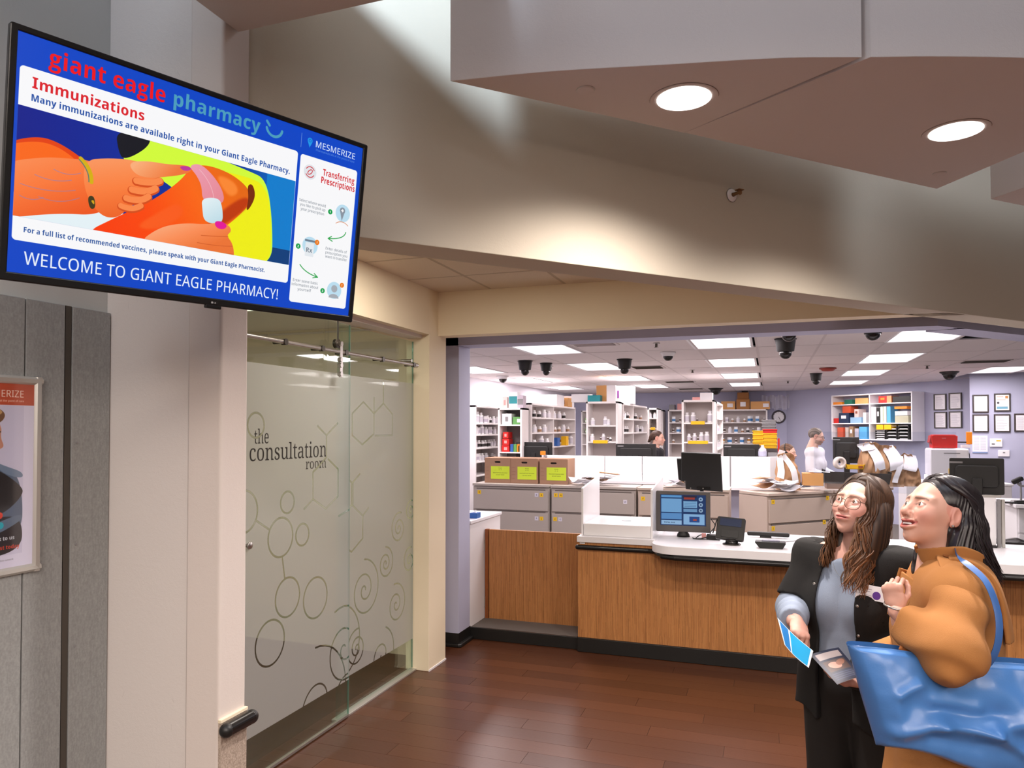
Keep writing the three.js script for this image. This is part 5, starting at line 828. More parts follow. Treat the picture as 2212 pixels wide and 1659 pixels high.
paperBag('tall brown paper bag with a long white receipt, leftmost of the three behind the women', 1.2, FY + 1.05, 10.15, .27, .55, .2, .2, [[.0, .38, .1, .36, .35], [-.08, .5, .14, .1, .2]]);
paperBag('brown paper bag with broad white receipts, middle of the three behind the women', 1.43, FY + 1.05, 10.3, .25, .52, .2, .1, [[-.0, .36, .13, .3, .3], [.06, .22, .05, .34, -.1]]);
paperBag('short brown paper bag with a white slip, rightmost of the three behind the women', 1.68, FY + 1.05, 10.45, .22, .4, .18, -.1, [[-.02, .3, .14, .2, -.2]]);
{
  const t = thing('document_tray', 'long black tray on the turned filing cabinets behind the glasses-wearing woman', 'tray', W(1.02, FY + 1.09, 10.0), .04); part('body', plate([[-.38, .17], [-.375, 0], [.36, 0], [.39, .15], [.375, .15], [.35, .014], [-.36, .014], [-.365, .17]], .3, .003), M.black, t); part('front_wall', plate([[-.375, .15], [-.37, .002], [.358, .002], [.38, .13]], .012, .002), mat('#2c241f', .6), t); part('foot', box(.7, .07, .25, 0, -.035, -.15), M.kraftDark, t);
  const b = carton('small open brown carton left of the black tray', .49, FY + 1.08, 9.75, .24, .15, .2, M.tan);
  const r = thing('tape_roll', 'roll of white label tape standing in front of the black monitor', 'tape', W(.82, FY + 1.27, 10.02), .5); part('roll', T(new THREE.LatheGeometry([[.035, -.03], [.075, -.03], [.078, 0], [.075, .03], [.035, .03], [.035, -.03]].map(([a, b]) => new THREE.Vector2(a, b)), 30), 0, .078, 0, Math.PI / 2), mat('#ecdccf', .6), r); part('core', T(new THREE.CylinderGeometry(.036, .036, .062, 24, 1, true), 0, .078, 0, Math.PI / 2), M.kraftDark, r);
  const y = thing('yellow_tray', 'shallow yellow tray right of the tape roll', 'tray', W(1.0, FY + 1.27, 10.02)); part('dish', plate([[-.11, .065], [-.095, 0], [.095, 0], [.11, .065], [.1, .065], [.088, .008], [-.088, .008], [-.1, .065]], .16, .002), M.yellow, y); part('front_wall', plate([[-.108, .058], [-.095, .002], [.095, .002], [.108, .058]], .01, .001), M.yellow, y); part('clip', box(.05, .03, .008, .06, .03, .004), mat('#a3521c', .5), y);
  const s = new THREE.Mesh(flat(sheet(.24, .16, .012)), M.paper); s.name = numbered('paper_sheet'); s.position.copy(W(.57, FY + 1.245, 9.76)); triUV(s.geometry); tag(s, 'white sheet of paper lying in front of the man in white', 'paper'); scene.add(s);
  const f = new THREE.Mesh(flat(sheet(.16, .2, .03)), M.paper); f.name = numbered('paper_sheet'); f.position.copy(W(1.35, FY + 1.045, 10.35)); f.rotation.z = -.2; triUV(f.geometry); tag(f, 'folded white sheet at the right end of the black tray', 'paper'); scene.add(f);
}
// ================================================================ ceiling devices
function dome(label, x, d, r, white) {
  const t = thing('dome_camera', label, 'camera', W(x, 2.708, d)); part('base', lathe([[r * 1.5, 0], [r * 1.5, -.012], [r * 1.15, -.03], [r * 1.1, -.045], [0, -.045]], 24), white ? M.white : M.black, t); part('dome', T(new THREE.SphereGeometry(r, 20, 10, 0, 6.2832, Math.PI / 2, Math.PI / 2), 0, -.04, 0), M.blackGloss, t, 'dark glossy dome'); return t;
}
function ptz(label, x, d, s = 1) {
  const t = thing('security_camera', label, 'camera', W(x, 2.708, d)); part('housing', lathe([[.075 * s, 0], [.078 * s, -.02], [.066 * s, -.1 * s], [.05 * s, -.105 * s], [0, -.105 * s]].map(([a, b]) => [a, b]), 24), M.black, t); part('dome', T(new THREE.SphereGeometry(.048 * s, 20, 12), 0, -.115 * s, 0), M.blackGloss, t); part('ceiling_plate', cyl(.085 * s, .085 * s, .008, 0, -.004, 0, 24), M.black, t); return t;
}
ptz('black ceiling camera at the left, nearer of the close pair', -2.83, 8.5, 1.1); ptz('black ceiling camera at the left, farther of the close pair', -2.68, 8.9, .95); ptz('black ceiling camera beside the air vent in the middle', -1.64, 8.7, 1.1); ptz('large black ceiling camera above the yellow bins', .14, 7.2, 1.15); ptz('small black ceiling camera above the man in white', .66, 11.9, 1.05);
dome('white dome camera with dark dome, centre of the ceiling', -1.04, 8.05, .055, true); dome('white dome camera by the left wall over the shelves', -4.0, 10.9, .065, true); dome('black dome camera close to the header, left of two', .155, 6.55, .06); dome('black dome camera close to the header, right of two', .81, 6.7, .06); dome('black dome camera near the licences', 2.48, 12.2, .085); dome('black dome camera at the far end over the cartons', -1.05, 15.6, .1);
{
  const t = thing('smoke_detector', 'red-brown round detector on the pharmacy ceiling', 'detector', W(.755, 2.708, 10.9)); part('base', cyl(.11, .11, .014, 0, -.007, 0, 28), mat('#8e2a20', .5), t); part('cover', lathe([[.1, -.014], [.07, -.04], [0, -.044]], 28), mat('#a5392b', .5), t);
  [[-1.035, 7.15, 'left of the first middle light'], [-1.03, 10.6, 'in the middle of the ceiling'], [1.96, 10.9, 'at right near the licences'], [-2.75, 9.35, 'by the twin cameras'], [.3, 13.6, 'far back above the clock']].forEach(([x, d, n]) => { const s = thing('ceiling_sprinkler', `small grey ceiling sprinkler ${n}`, 'sprinkler', W(x, 2.708, d)); part('escutcheon', cyl(.035, .035, .006, 0, -.003, 0, 18), M.alu, s); part('nozzle', cyl(.012, .014, .035, 0, -.022, 0, 12), M.steelDark, s); part('deflector', cyl(.022, .022, .003, 0, -.041, 0, 14), M.steelDark, s); });
  // clear acrylic shield above the counter line
  const a = thing('acrylic_shield', 'tall clear acrylic shield standing on the right filing cabinets', 'shield', W(1.25, FY + 1.02, 9.6), -.1); part('sheet', box(1.5, .72, .006, 0, .36, 0), phys('#f6f8fb', .03, { transmission: 1, thickness: 0, ior: 1.45 }), a); part('foot', box(.06, .01, .12, -.6, .005, 0), M.alu, a); part('foot', box(.06, .01, .12, .6, .005, 0), M.alu, a);
}
// ================================================================ people: distance fields meshed on grids
const hyp = (x, y, z) => Math.sqrt(x * x + y * y + z * z);
const smin = (a, b, k) => { const h = Math.max(k - Math.abs(a - b), 0) / k; return Math.min(a, b) - h * h * k * .25; };
const smax = (a, b, k) => -smin(-a, -b, k);
const ell = (x, y, z, cx, cy, cz, a, b, c) => { const X = (x - cx) / a, Y = (y - cy) / b, Z = (z - cz) / c, k0 = hyp(X, Y, Z), k1 = hyp(X / a, Y / b, Z / c); return k1 > 1e-9 ? k0 * (k0 - 1) / k1 : -Math.min(a, b, c); };
const sph = (x, y, z, cx, cy, cz, r) => hyp(x - cx, y - cy, z - cz) - r;
const cap = (x, y, z, a, b, r1, r2 = r1, sx = 1, sz = 1) => { const bx = b[0] - a[0], by = b[1] - a[1], bz = b[2] - a[2], px = x - a[0], py = y - a[1], pz = z - a[2]; const h = Math.min(1, Math.max(0, (px * bx + py * by + pz * bz) / (bx * bx + by * by + bz * bz + 1e-9))); return hyp((px - bx * h) * sx, py - by * h, (pz - bz * h) * sz) - (r1 + (r2 - r1) * h); };
function mesher(f, lo, hi, h, colorOf) {                           // naive surface nets with block skipping
  const n = [0, 1, 2].map((i) => Math.ceil((hi[i] - lo[i]) / h) + 1), [nx, ny, nz] = n, A = new Float32Array(nx * ny * nz).fill(9), K = 4, rad = K * h * 1.75;
  for (let bz = 0; bz < nz; bz += K) for (let by = 0; by < ny; by += K) for (let bx = 0; bx < nx; bx += K) {
    const c = f(lo[0] + (bx + K / 2) * h, lo[1] + (by + K / 2) * h, lo[2] + (bz + K / 2) * h);
    const X = Math.min(nx, bx + K), Y = Math.min(ny, by + K), Z = Math.min(nz, bz + K), skip = Math.abs(c) > rad;
    for (let z = bz; z < Z; z++) for (let y = by; y < Y; y++) for (let x = bx; x < X; x++) A[(z * ny + y) * nx + x] = skip ? c : f(lo[0] + x * h, lo[1] + y * h, lo[2] + z * h);
  }
  const vid = new Int32Array(nx * ny * nz).fill(-1), P = [], I = [];
  for (let z = 0; z < nz - 1; z++) for (let y = 0; y < ny - 1; y++) for (let x = 0; x < nx - 1; x++) {
    let sx = 0, sy = 0, sz = 0, c = 0; const v = [];
    for (let k = 0; k < 8; k++) v.push(A[((z + (k >> 2)) * ny + y + ((k >> 1) & 1)) * nx + x + (k & 1)]);
    let neg = 0; for (const q of v) if (q < 0) neg++;
    if (neg === 0 || neg === 8) continue;
    for (let a = 0; a < 8; a++) for (const bit of [1, 2, 4]) { if (a & bit) continue; const b = a | bit; if ((v[a] < 0) === (v[b] < 0)) continue; const t = v[a] / (v[a] - v[b]); sx += (a & 1) + (bit === 1 ? t : 0); sy += ((a >> 1) & 1) + (bit === 2 ? t : 0); sz += (a >> 2) + (bit === 4 ? t : 0); c++; }
    vid[(z * ny + y) * nx + x] = P.length / 3; P.push(lo[0] + (x + sx / c) * h, lo[1] + (y + sy / c) * h, lo[2] + (z + sz / c) * h);
  }
  const at = (x, y, z) => vid[(z * ny + y) * nx + x], quad = (a, b, c, d, flip) => { if (a < 0 || b < 0 || c < 0 || d < 0) return; flip ? I.push(a, c, b, a, d, c) : I.push(a, b, c, a, c, d); };
  for (let z = 1; z < nz - 1; z++) for (let y = 1; y < ny - 1; y++) for (let x = 1; x < nx - 1; x++) {
    const s = A[(z * ny + y) * nx + x] < 0;
    if (s !== A[(z * ny + y) * nx + x + 1] < 0) quad(at(x, y - 1, z - 1), at(x, y, z - 1), at(x, y, z), at(x, y - 1, z), !s);
    if (s !== A[(z * ny + y + 1) * nx + x] < 0) quad(at(x - 1, y, z - 1), at(x - 1, y, z), at(x, y, z), at(x, y, z - 1), !s);
    if (s !== A[((z + 1) * ny + y) * nx + x] < 0) quad(at(x - 1, y - 1, z), at(x, y - 1, z), at(x, y, z), at(x - 1, y, z), !s);
  }
  const g = new THREE.BufferGeometry(), N = new Float32Array(P.length), e = h * .6;
  for (let i = 0; i < P.length; i += 3) { const [x, y, z] = [P[i], P[i + 1], P[i + 2]]; let a = f(x + e, y, z) - f(x - e, y, z), b = f(x, y + e, z) - f(x, y - e, z), c = f(x, y, z + e) - f(x, y, z - e); const l = hyp(a, b, c) || 1; N[i] = a / l; N[i + 1] = b / l; N[i + 2] = c / l; }
  g.setAttribute('position', new THREE.Float32BufferAttribute(P, 3)); g.setAttribute('normal', new THREE.BufferAttribute(N, 3)); g.setIndex(I);
  if (colorOf) { const C = new Float32Array(P.length); for (let i = 0; i < P.length; i += 3) { const c = colorOf(P[i], P[i + 1], P[i + 2]); C[i] = c[0]; C[i + 1] = c[1]; C[i + 2] = c[2]; } g.setAttribute('color', new THREE.BufferAttribute(C, 3)); }
  return g;
}
const lin = (hex) => new THREE.Color(hex).toArray();
const mixc = (a, b, t) => a.map((v, i) => v + (b[i] - v) * t), sstep = (a, b, x) => { const t = Math.min(1, Math.max(0, (x - a) / (b - a))); return t * t * (3 - 2 * t); };
// a head looking along +z, eyes at y = .003; o: smile, teeth, brow colour, skin
function headField(o) {
  const sm = o.smile ?? 0, op = o.open ?? 0;
  return (x, y, z) => {
    const q = Math.abs(x);
    let d = ell(x, y, z, 0, .036, -.018, .0745, .082, .094);
    d = smin(d, ell(x, y, z, 0, -.012, .02, .0645, .085, .069), .03);
    d = smin(d, ell(x, y, z, 0, -.064, .029, .049 * (o.jaw ?? 1), .041, .052), .03);
    d = smin(d, sph(x, y, z, 0, -.0985, .066, .015), .03);
    d = smin(d, sph(q, y, z, .039, -.026 + sm * .006, .058, .0235 + sm * .003), .028);
    d = smin(d, cap(q, y, z, [.012, .024, .083], [.048, .022, .066], .0075), .018);
    d = smax(d, -sph(q, y, z, .031, .003, .0985, .0165), .016);
    d = smin(d, sph(q, y, z, .031, .002, .0735, .0141), .006);
    d = smax(d, -ell(q, y - (q - .0315) * .06, z, .0315, .002, .0915, .0133, .0053 * (o.eyeOpen ?? 1), .013), .0025);
    d = smin(d, cap(x, y, z, [0, .014, .083], [0, -.026, .1035], .0068, .0098), .014);
    d = smin(d, sph(x, y, z, 0, -.031, .1045, .0112), .008); d = smin(d, sph(q, y, z, .0125, -.0345, .0945, .0083), .008);
    d = smax(d, -ell(q, y, z, .006, -.0425, .1, .0038, .0028, .006), .003);
    const w = .0255 + sm * .006 + (o.wide ?? 0), yy = y - sm * 10.5 * x * x, zz = z + 11 * x * x;
    d = smin(d, ell(x, yy, zz, 0, -.0605, .0845, w * 1.15, .017, .013), .012);
    d = smin(d, ell(x, yy, zz, 0, -.0585 + op * .0015, .093, w, .0055, .0085), .005); d = smin(d, ell(x, yy, zz, 0, -.0695 - op * .006, .0915, w * .86, .0065, .0085), .005);
    d = smax(d, -ell(x, yy, zz, 0, -.0635 - op * .002, .1, w * .94, .0011 + op * .0048, .013), .002);
    if (sm > .3) d = smax(d, -cap(q, y, z, [.0185, -.033, .096], [.0365, -.062, .08], .0016), .007);
    let e = ell(q, y - (z + .01) * .25, z, .0755, -.004, -.01, .0085, .031, .0185); e = smax(e, -ell(q, y, z, .085, -.0, -.006, .007, .021, .0105), .004); e = smin(e, ell(q, y, z, .0745, -.03, -.003, .006, .0105, .008), .005); d = smin(d, e, .006);
    return d;
  };
}
function headColor(o) {
  const skin = lin(o.skin), rose = lin(o.rose), lip = lin(o.lip), brow = lin(o.brow), dark = lin(o.lash ?? '#3a241c'), sm = o.smile ?? 0, inner = lin('#7c2f2c'); const op = o.open ?? 0;
  return (x, y, z) => {
    const q = Math.abs(x); let c = skin;
    c = mixc(c, rose, .6 * Math.exp(-((q - .042) ** 2 + (y + .03) ** 2 + (z - .07) ** 2) / .0009) + .35 * Math.exp(-(x * x + (y + .031) ** 2 + (z - .112) ** 2) / .0003));
    if (z > -.03 && q > .07) c = mixc(c, rose, .5);
    const yy = y - sm * 10.5 * x * x, w = .0255 + sm * .006 + (o.wide ?? 0), zz = z + 11 * x * x;
    if (zz > .086) { const l = Math.max(0, 1 - Math.max(0, Math.abs(yy + .0635 + op * .002) - (.0085 + op * .004) * (1 - (x / w) ** 2)) / .0022); if (q < w * 1.02) c = mixc(c, lip, l * .85); if (Math.abs(yy + .0635 + op * .002) < (.0012 + op * .0048) * (1 - (x / w) ** 2) && q < w * .8 && zz < .0945) c = inner; }
    const by = .0215 + (q - .03) * .06 - (q > .044 ? (q - .044) * .55 : 0); if (q > .011 && q < .053 && z > .05) c = mixc(c, brow, .8 * Math.max(0, 1 - Math.abs(y - by) / (.0042 - .03 * Math.max(0, q - .03))) ** .6 || 0);
    const ey = (y - .002 - (q - .0315) * .06) / .0062, ex = (q - .0315) / .0145, er = Math.hypot(ex, ey); if (er > .82 && er < 1.35 && z > .07 && ey > -.25) c = mixc(c, dark, .75 * (1 - Math.abs(er - 1.04) / .32)); else if (er < 1.5 && z > .066 && ey < 0) c = mixc(c, rose, .35);
    return c;
  };
}
function eyeGeo(side, gx, gy, iris = '#5a3a22') {                  // eyeball with iris looking along (gx, gy, 1)
  const g = new THREE.SphereGeometry(.0131, 36, 28), p = g.attributes.position, C = [], dir = V(gx, gy, 1).normalize(), ir = lin(iris), pu = lin('#0c0806'), wh = lin('#ece4e0'), v = V(0, 0, 0);
  for (let i = 0; i < p.count; i++) { v.fromBufferAttribute(p, i).normalize(); const a = Math.acos(Math.min(1, v.dot(dir))); C.push(...(a < .2 ? pu : a < .47 ? ir : a < .52 ? mixc(ir, pu, .6) : wh)); }
  g.setAttribute('color', new THREE.Float32BufferAttribute(C, 3)); return g.translate(side * .031, .002, .0735);
}
// a hand: wrist at the origin, fingers along +y, thumb on +x, palm towards +z; curl = four [a, b, c] bends and the thumb's direction
function handField(o) {
  const base = [[.0285, .087], [.0095, .092], [-.010, .089], [-.0285, .081]], len = [[.040, .026, .020], [.044, .029, .021], [.041, .027, .020], [.032, .021, .018]], chains = [];
  base.forEach(([bx, by], i) => { let a = 0; const pts = [[bx, by - .012, 0]]; let [x, y, z] = pts[0]; const sp = (o.spread ?? .06) * (1.5 - i) * .7; [[.012, 0], ...len[i].map((l, k) => [l, o.curl[i][k]])].forEach(([l, c]) => { a += c; x += l * Math.cos(a) * Math.sin(sp); y += l * Math.cos(a) * Math.cos(sp); z += l * Math.sin(a); pts.push([x, y, z]); }); chains.push(pts); });
  const th = o.thumb ?? [[.7, .62, .3], [.45, .85, .35], [.3, .9, .4]], tp = [[.022, .022, .006]]; [.042, .034, .027].forEach((l, k) => { const [a, b, c] = th[k], n = hyp(a, b, c), p = tp[k]; tp.push([p[0] + a / n * l, p[1] + b / n * l, p[2] + c / n * l]); });
  const R = [.0092, .0084, .0077, .0068], sc = o.slim ?? 1;
  return (x, y, z) => {
    let d = ell(x, y, z, .0, .05, -.001, .039, .052, .0145); d = smin(d, cap(x, y, z, [.026, .082, 0], [-.026, .078, 0], .0125), .012); d = smin(d, cap(x, y, z, [.0, -.05, 0], [0, .02, 0], .0245, .022, 1, 1.35), .02); d = smin(d, ell(x, y, z, .022, .035, .007, .016, .026, .013), .012);
    let f = 9; for (const c of chains) { let e = 9; for (let k = 0; k + 1 < c.length; k++) e = smin(e, cap(x, y, z, c[k], c[k + 1], R[k] * sc, R[k + 1 > 3 ? 3 : k + 1] * sc), .004); f = smin(f, e, .0022); }
    d = smin(d, f, .007); let t = 9; for (let k = 0; k < 3; k++) t = smin(t, cap(x, y, z, tp[k], tp[k + 1], [.0125, .0105, .0092][k], [.0105, .0092, .0076][k]), .005); return smin(d, t, .008);
  };
}
function frameOf(wrist, fingers, palm, mirror = false) {           // matrix that takes the hand's frame into the body's
  const y = fingers.clone().normalize(), z = palm.clone().addScaledVector(y, -palm.dot(y)).normalize(), x = y.clone().cross(z); if (mirror) x.negate();
  return new THREE.Matrix4().makeBasis(x, y, z).setPosition(wrist);
}
function placed(g, m) { g.applyMatrix4(m); if (m.determinant() < 0) { const i = g.index; if (i) for (let k = 0; k < i.count; k += 3) { const a = i.getX(k + 1); i.setX(k + 1, i.getX(k + 2)); i.setX(k + 2, a); } } return g; }
// locks of hair: tapered wavy tubes, coloured from root to tip
function lockGeo(pts, r0, r1, cRoot, cTip, flatK = .55, n = 22, k = 6) {
  const c = new THREE.CatmullRomCurve3(pts), g = new THREE.TubeGeometry(c, n, 1, k), p = g.attributes.position, C = new Float32Array(p.count * 3), cen = V(0, 0, 0), v = V(0, 0, 0);
  for (let i = 0; i <= n; i++) { const t = i / n; c.getPointAt(t, cen); const r = (r0 + (r1 - r0) * t) * (t > .88 ? Math.max(.08, (1 - t) / .12) : 1) * (t < .06 ? .5 + t * 8 : 1); for (let j = 0; j <= k; j++) { const q = i * (k + 1) + j; v.fromBufferAttribute(p, q).sub(cen); const ox = cen.x, oz = cen.z + .02, ol = Math.hypot(ox, oz) || 1, dt = (v.x * ox + v.z * oz) / ol; v.x -= dt * ox / ol * (1 - flatK * .6); v.z -= dt * oz / ol * (1 - flatK * .6); v.multiplyScalar(r * 1.7); p.setXYZ(q, cen.x + v.x, cen.y + v.y, cen.z + v.z); const col = mixc(cRoot, cTip, t); C.set(col, q * 3); } }
  g.computeVertexNormals(); g.setAttribute('color', new THREE.BufferAttribute(C, 3)); return g;
}
function mergeIdx(gs) { gs.forEach((g) => { for (const k of Object.keys(g.attributes)) if (!['position', 'normal', 'color'].includes(k)) g.deleteAttribute(k); }); return mergeGeometries(gs); }
function bodyPart(name, g, m, parent, label) { const o = new THREE.Mesh(g, m); o.name = name; o.castShadow = o.receiveShadow = true; if (label) o.userData.label = label; parent.add(o); return o; }
const skinMat = phys('#ffffff', .48, { vertexColors: true });
const hairMat = phys('#ffffff', .5, { vertexColors: true, specularIntensity: .8 });
const eyeMat = phys('#ffffff', .08, { vertexColors: true, clearcoat: 1, clearcoatRoughness: .03 });
const boneBody = (J, s = 1) => (x, y, z) => {                      // bare body from joints J, local frame
  let d = ell(x, y, z, 0, J.chest[1], J.chest[2], .158 * s, .175, .1 * s);
  d = smin(d, ell(x, y, z, 0, J.waist[1], J.waist[2], .128 * s, .16, .09 * s), .06); d = smin(d, ell(x, y, z, 0, J.hip[1], J.hip[2], .158 * s, .13, .112 * s), .07);
  d = smin(d, ell(Math.abs(x), y, z, .07, J.chest[1] - .035, J.chest[2] + .075, .062, .06, .052), .04);
  d = smin(d, cap(x, y, z, J.shR, J.shL, .05), .06); d = smin(d, cap(x, y, z, J.neck, J.headBase, .055, .05), .04);
  for (const S of ['R', 'L']) { d = smin(d, smin(cap(x, y, z, J['sh' + S], J['el' + S], .048, .039), cap(x, y, z, J['el' + S], J['wr' + S], .039, .025), .02), .03); d = smin(d, smin(cap(x, y, z, J['th' + S], J['kn' + S], .085, .056), cap(x, y, z, J['kn' + S], J['an' + S], .054, .036), .03), .04); d = smin(d, cap(x, y, z, J['an' + S], J['toe' + S], .036, .03), .03); }
  return d;
};
// ---------------------------------------------------------------- woman with glasses
const woman1 = thing('person', 'woman with round wire glasses, long wavy brown hair, black cardigan and grey sweatshirt, holding brochures', 'person', W(.292, 0, 3.07), -.5);
{
  const p = woman1, HC = V(.03, 1.58, .0), hq = new THREE.Matrix4().makeRotationFromEuler(new THREE.Euler(-.34, -.18, -.07, 'YXZ')).setPosition(HC);
  const J = { chest: [0, 1.25, -.01], waist: [0, 1.07, 0], hip: [0, .93, -.01], neck: [0, 1.4, -.03], headBase: [.008, 1.5, -.02], shR: [-.15, 1.38, -.01], shL: [.155, 1.38, -.01], elR: [-.195, 1.175, .085], elL: [.21, 1.12, .0], wrR: [-.1, 1.172, .27], wrL: [.114, .99, .17], thR: [-.09, .88, 0], thL: [.09, .88, 0], knR: [-.085, .5, .02], knL: [.1, .5, .0], anR: [-.085, .085, -.02], anL: [.11, .085, -.03], toeR: [-.1, .04, .12], toeL: [.13, .04, .11] };
  const bf = boneBody(J), o1 = { smile: .28, skin: '#d3a392', rose: '#d58a80', lip: '#b9625f', brow: '#5d4032', jaw: 1.02 };
  const skin = lin('#cf9d8c');
  const bodyG = mesher(bf, [-.34, 0, -.2], [.34, 1.5, .4], .014, () => skin);
  const hf = headField(o1); const neckA = [0, -.06, -.028], neckB = [-.0, -.2, -.06];
  const headG = mesher((x, y, z) => smin(hf(x, y, z), cap(x, y, z, neckA, neckB, .05, .055), .03), [-.1, -.24, -.13], [.1, .14, .13], .003, headColor(o1)).applyMatrix4(hq);
  // right hand grips the left brochure panel from above; left hand carries the fold from below
  const hR = placed(mesher(handField({ curl: [[.9, .9, .5], [.95, .95, .5], [1.0, 1.0, .5], [1.0, 1.0, .5]], thumb: [[.55, .7, .5], [.2, .85, .55], [.0, .9, .5]] }), [-.06, -.06, -.04], [.09, .2, .1], .0032, () => skin).scale(.88, .88, .88), frameOf(V(-.088, 1.178, .262), V(.5, -.45, .7), V(-.5, -.86, -.1)));
  const hL = placed(mesher(handField({ curl: [[.35, .35, .25], [.4, .35, .25], [.45, .4, .25], [.5, .45, .3]], thumb: [[.9, .3, .5], [.7, .5, .6], [.5, .6, .6]] }), [-.06, -.06, -.04], [.09, .2, .1], .0032, () => skin).scale(.92, .92, .92), frameOf(V(.112, .985, .185), V(-.6, .1, .72), V(.1, .95, -.1), true));
  bodyPart('body', mergeIdx([bodyG, headG, hR, hL]), skinMat, p);
  for (const s of [-1, 1]) bodyPart('eye', eyeGeo(s, -.3, .14).applyMatrix4(hq), eyeMat, p);
  // glasses: thin round-cornered wire frames
  const gl = new THREE.Group(); gl.name = 'glasses'; gl.applyMatrix4(hq); p.add(gl);
  const wire = mat('#5b4636', .3, { metalness: .7 });
  for (const s of [-1, 1]) { const ring = rrect(.053, .045, .02, 6).map(([a, b]) => V(s * .034 + a, b - .006, .107 - Math.abs(s * .034 + a) * .28)); bodyPart('rim', tube(ring, .0011, 60, 6, true), wire, gl); const sh = new THREE.ShapeGeometry(new THREE.Shape(rrect(.051, .043, .019, 6).map(([a, b]) => new THREE.Vector2(a, b)))); sh.rotateY(s * .27).translate(s * .034, -.006, .1); bodyPart('lens', sh, phys('#ffffff', .03, { transmission: 1, thickness: 0, ior: 1.15 }), gl); bodyPart('temple', tube([V(s * .06, .004, .091), V(s * .073, .004, .04), V(s * .0795, .002, -.005), V(s * .077, -.012, -.022)], .0011, 16, 6), wire, gl); }
  bodyPart('bridge', tube([V(-.0085, -.0, .106), V(0, .003, .111), V(.0085, 0, .106)], .0011, 10, 6), wire, gl);
  // sweatshirt, cardigan, trousers
  const FV = V(J.wrR[0] - J.elR[0], J.wrR[1] - J.elR[1], J.wrR[2] - J.elR[2]).normalize(), FD = (x, y, z) => (x - J.elR[0]) * FV.x + (y - J.elR[1]) * FV.y + (z - J.elR[2]) * FV.z;
  const tw = (x, y, z) => { const ab = boneTorso(J, x, y, z); return ab; };
  const swM = mat('#8f9aac', .95, { bumpMap: bumpCloth, bumpScale: .0012 }), blk = mat('#191716', .92, { bumpMap: bumpCloth, bumpScale: .001 }), trM = mat('#1d1917', .85);
  const sweater = (x, y, z) => { let d = boneTorso(J, x, y, z) - .014 + .003 * Math.sin(y * 26 + x * 20) * sstep(1.2, 1.0, y); d = smax(d, y - (1.405 - 3.2 * (x - .005) ** 2 * 2 + (z < 0 ? .03 : -.012)), .012); d = smax(d, 1.0 - y, .02); const fa = FD(x, y, z); let a = smin(cap(x, y, z, J.shR, J.elR, .048, .056), cap(x, y, z, J.elR, [-.112, 1.172, .246], .062, .05), .03); a += .005 * Math.sin(fa * 120 + 14 * (y - 1.17) + 2 * vn(y * 20, x * 20)) * sstep(.02, .06, fa) * sstep(.2, .15, fa); a = smin(a, cap(x, y, z, [-.118, 1.172, .235], [-.104, 1.172, .262], .042, .038), .006); a = smax(a, fa - .198, .004); let b = cap(x, y, z, J.elL, J.wrL, .058, .04); return smin(smin(d, a, .012), b, .012); };
  bodyPart('sweatshirt', uvd(mesher(sweater, [-.34, .9, -.2], [.34, 1.47, .3], .0075)), swM, p, 'grey crew-neck sweatshirt');
  bodyPart('neckband', uvd(tube(Array.from({ length: 28 }, (_, i) => { const a = i / 28 * 6.283; return V(.006 + .077 * Math.sin(a), 1.405 - .022 * Math.cos(a) + (Math.cos(a) < 0 ? .012 * -Math.cos(a) : 0), -.022 + .072 * Math.cos(a)); }), .0075, 56, 8, true)), swM, p);
  const card = (x, y, z) => {
    let d = boneTorso(J, x, y, z) - .03; const sk = cap(x, y, z, [0, 1.0, 0], [0, .8, -.01], .19, .225, 1, 1.45) - .0; d = smin(d, smax(sk, y - 1.05, .05), .05); d += .007 * Math.sin(Math.atan2(x, z) * 7) * sstep(1.05, .8, y);
    d = smax(d, .79 - y - .04 * x + .02 * Math.sin(x * 30), .01); d = smax(d, y - (1.44 - 1.2 * Math.max(0, .06 - Math.abs(x)) - (z > 0 ? 0 : 0)), .012); d = Math.max(d, -(boneTorso(J, x, y, z) - .019));
    const xr = -.078 + .02 * sstep(1.3, 1.41, y) - .0 * sstep(1.1, .85, y), xl = .062 + .05 * sstep(1.26, 1.38, y) - .01 * sstep(1.2, .95, y);
    if (z > -.02) d = smax(d, Math.min(x - xr, xl - x), .006);
    let a = cap(x, y, z, J.shR, [-.19, 1.21, .065], .062, .076); a = smax(a, (1.215 + .35 * (z - .06)) - y, .008); let b = smin(cap(x, y, z, J.shL, J.elL, .066, .062), cap(x, y, z, J.elL, [.09, 1.0, .17], .062, .05), .03);
    return smin(smin(d, a, .03), b, .03);
  };
  bodyPart('cardigan', uvd(mesher(card, [-.36, .72, -.26], [.36, 1.48, .3], .0075)), blk, p, 'long black snap-button cardigan with short sleeves');
  for (const [x, y] of [[-.092, 1.29], [-.092, 1.19], [.078, 1.24], [.074, 1.13], [.07, .95]]) { let z = .3; while (z > 0 && card(x, y, z) > 0 && sweater(x, y, z) > -.002) z -= .002; bodyPart('snap_button', T(lathe([[0, .003], [.005, .0025], [.006, 0], [0, -.002]], 14), x, y, z + .0015, Math.PI / 2), M.steel, p); }
  const tr = (x, y, z) => { let d = ell(x, y, z, 0, .92, -.01, .172, .135, .125); for (const S of ['R', 'L']) d = smin(d, smin(cap(x, y, z, J['th' + S], J['kn' + S], .1, .078), cap(x, y, z, J['kn' + S], J['an' + S], .078, .062), .03), .03); d = smax(d, .09 - y, .006); return smax(d, y - 1.04, .01); };
  bodyPart('trousers', uvd(mesher(tr, [-.24, .05, -.18], [.26, 1.06, .18], .012)), trM, p, 'black trousers');
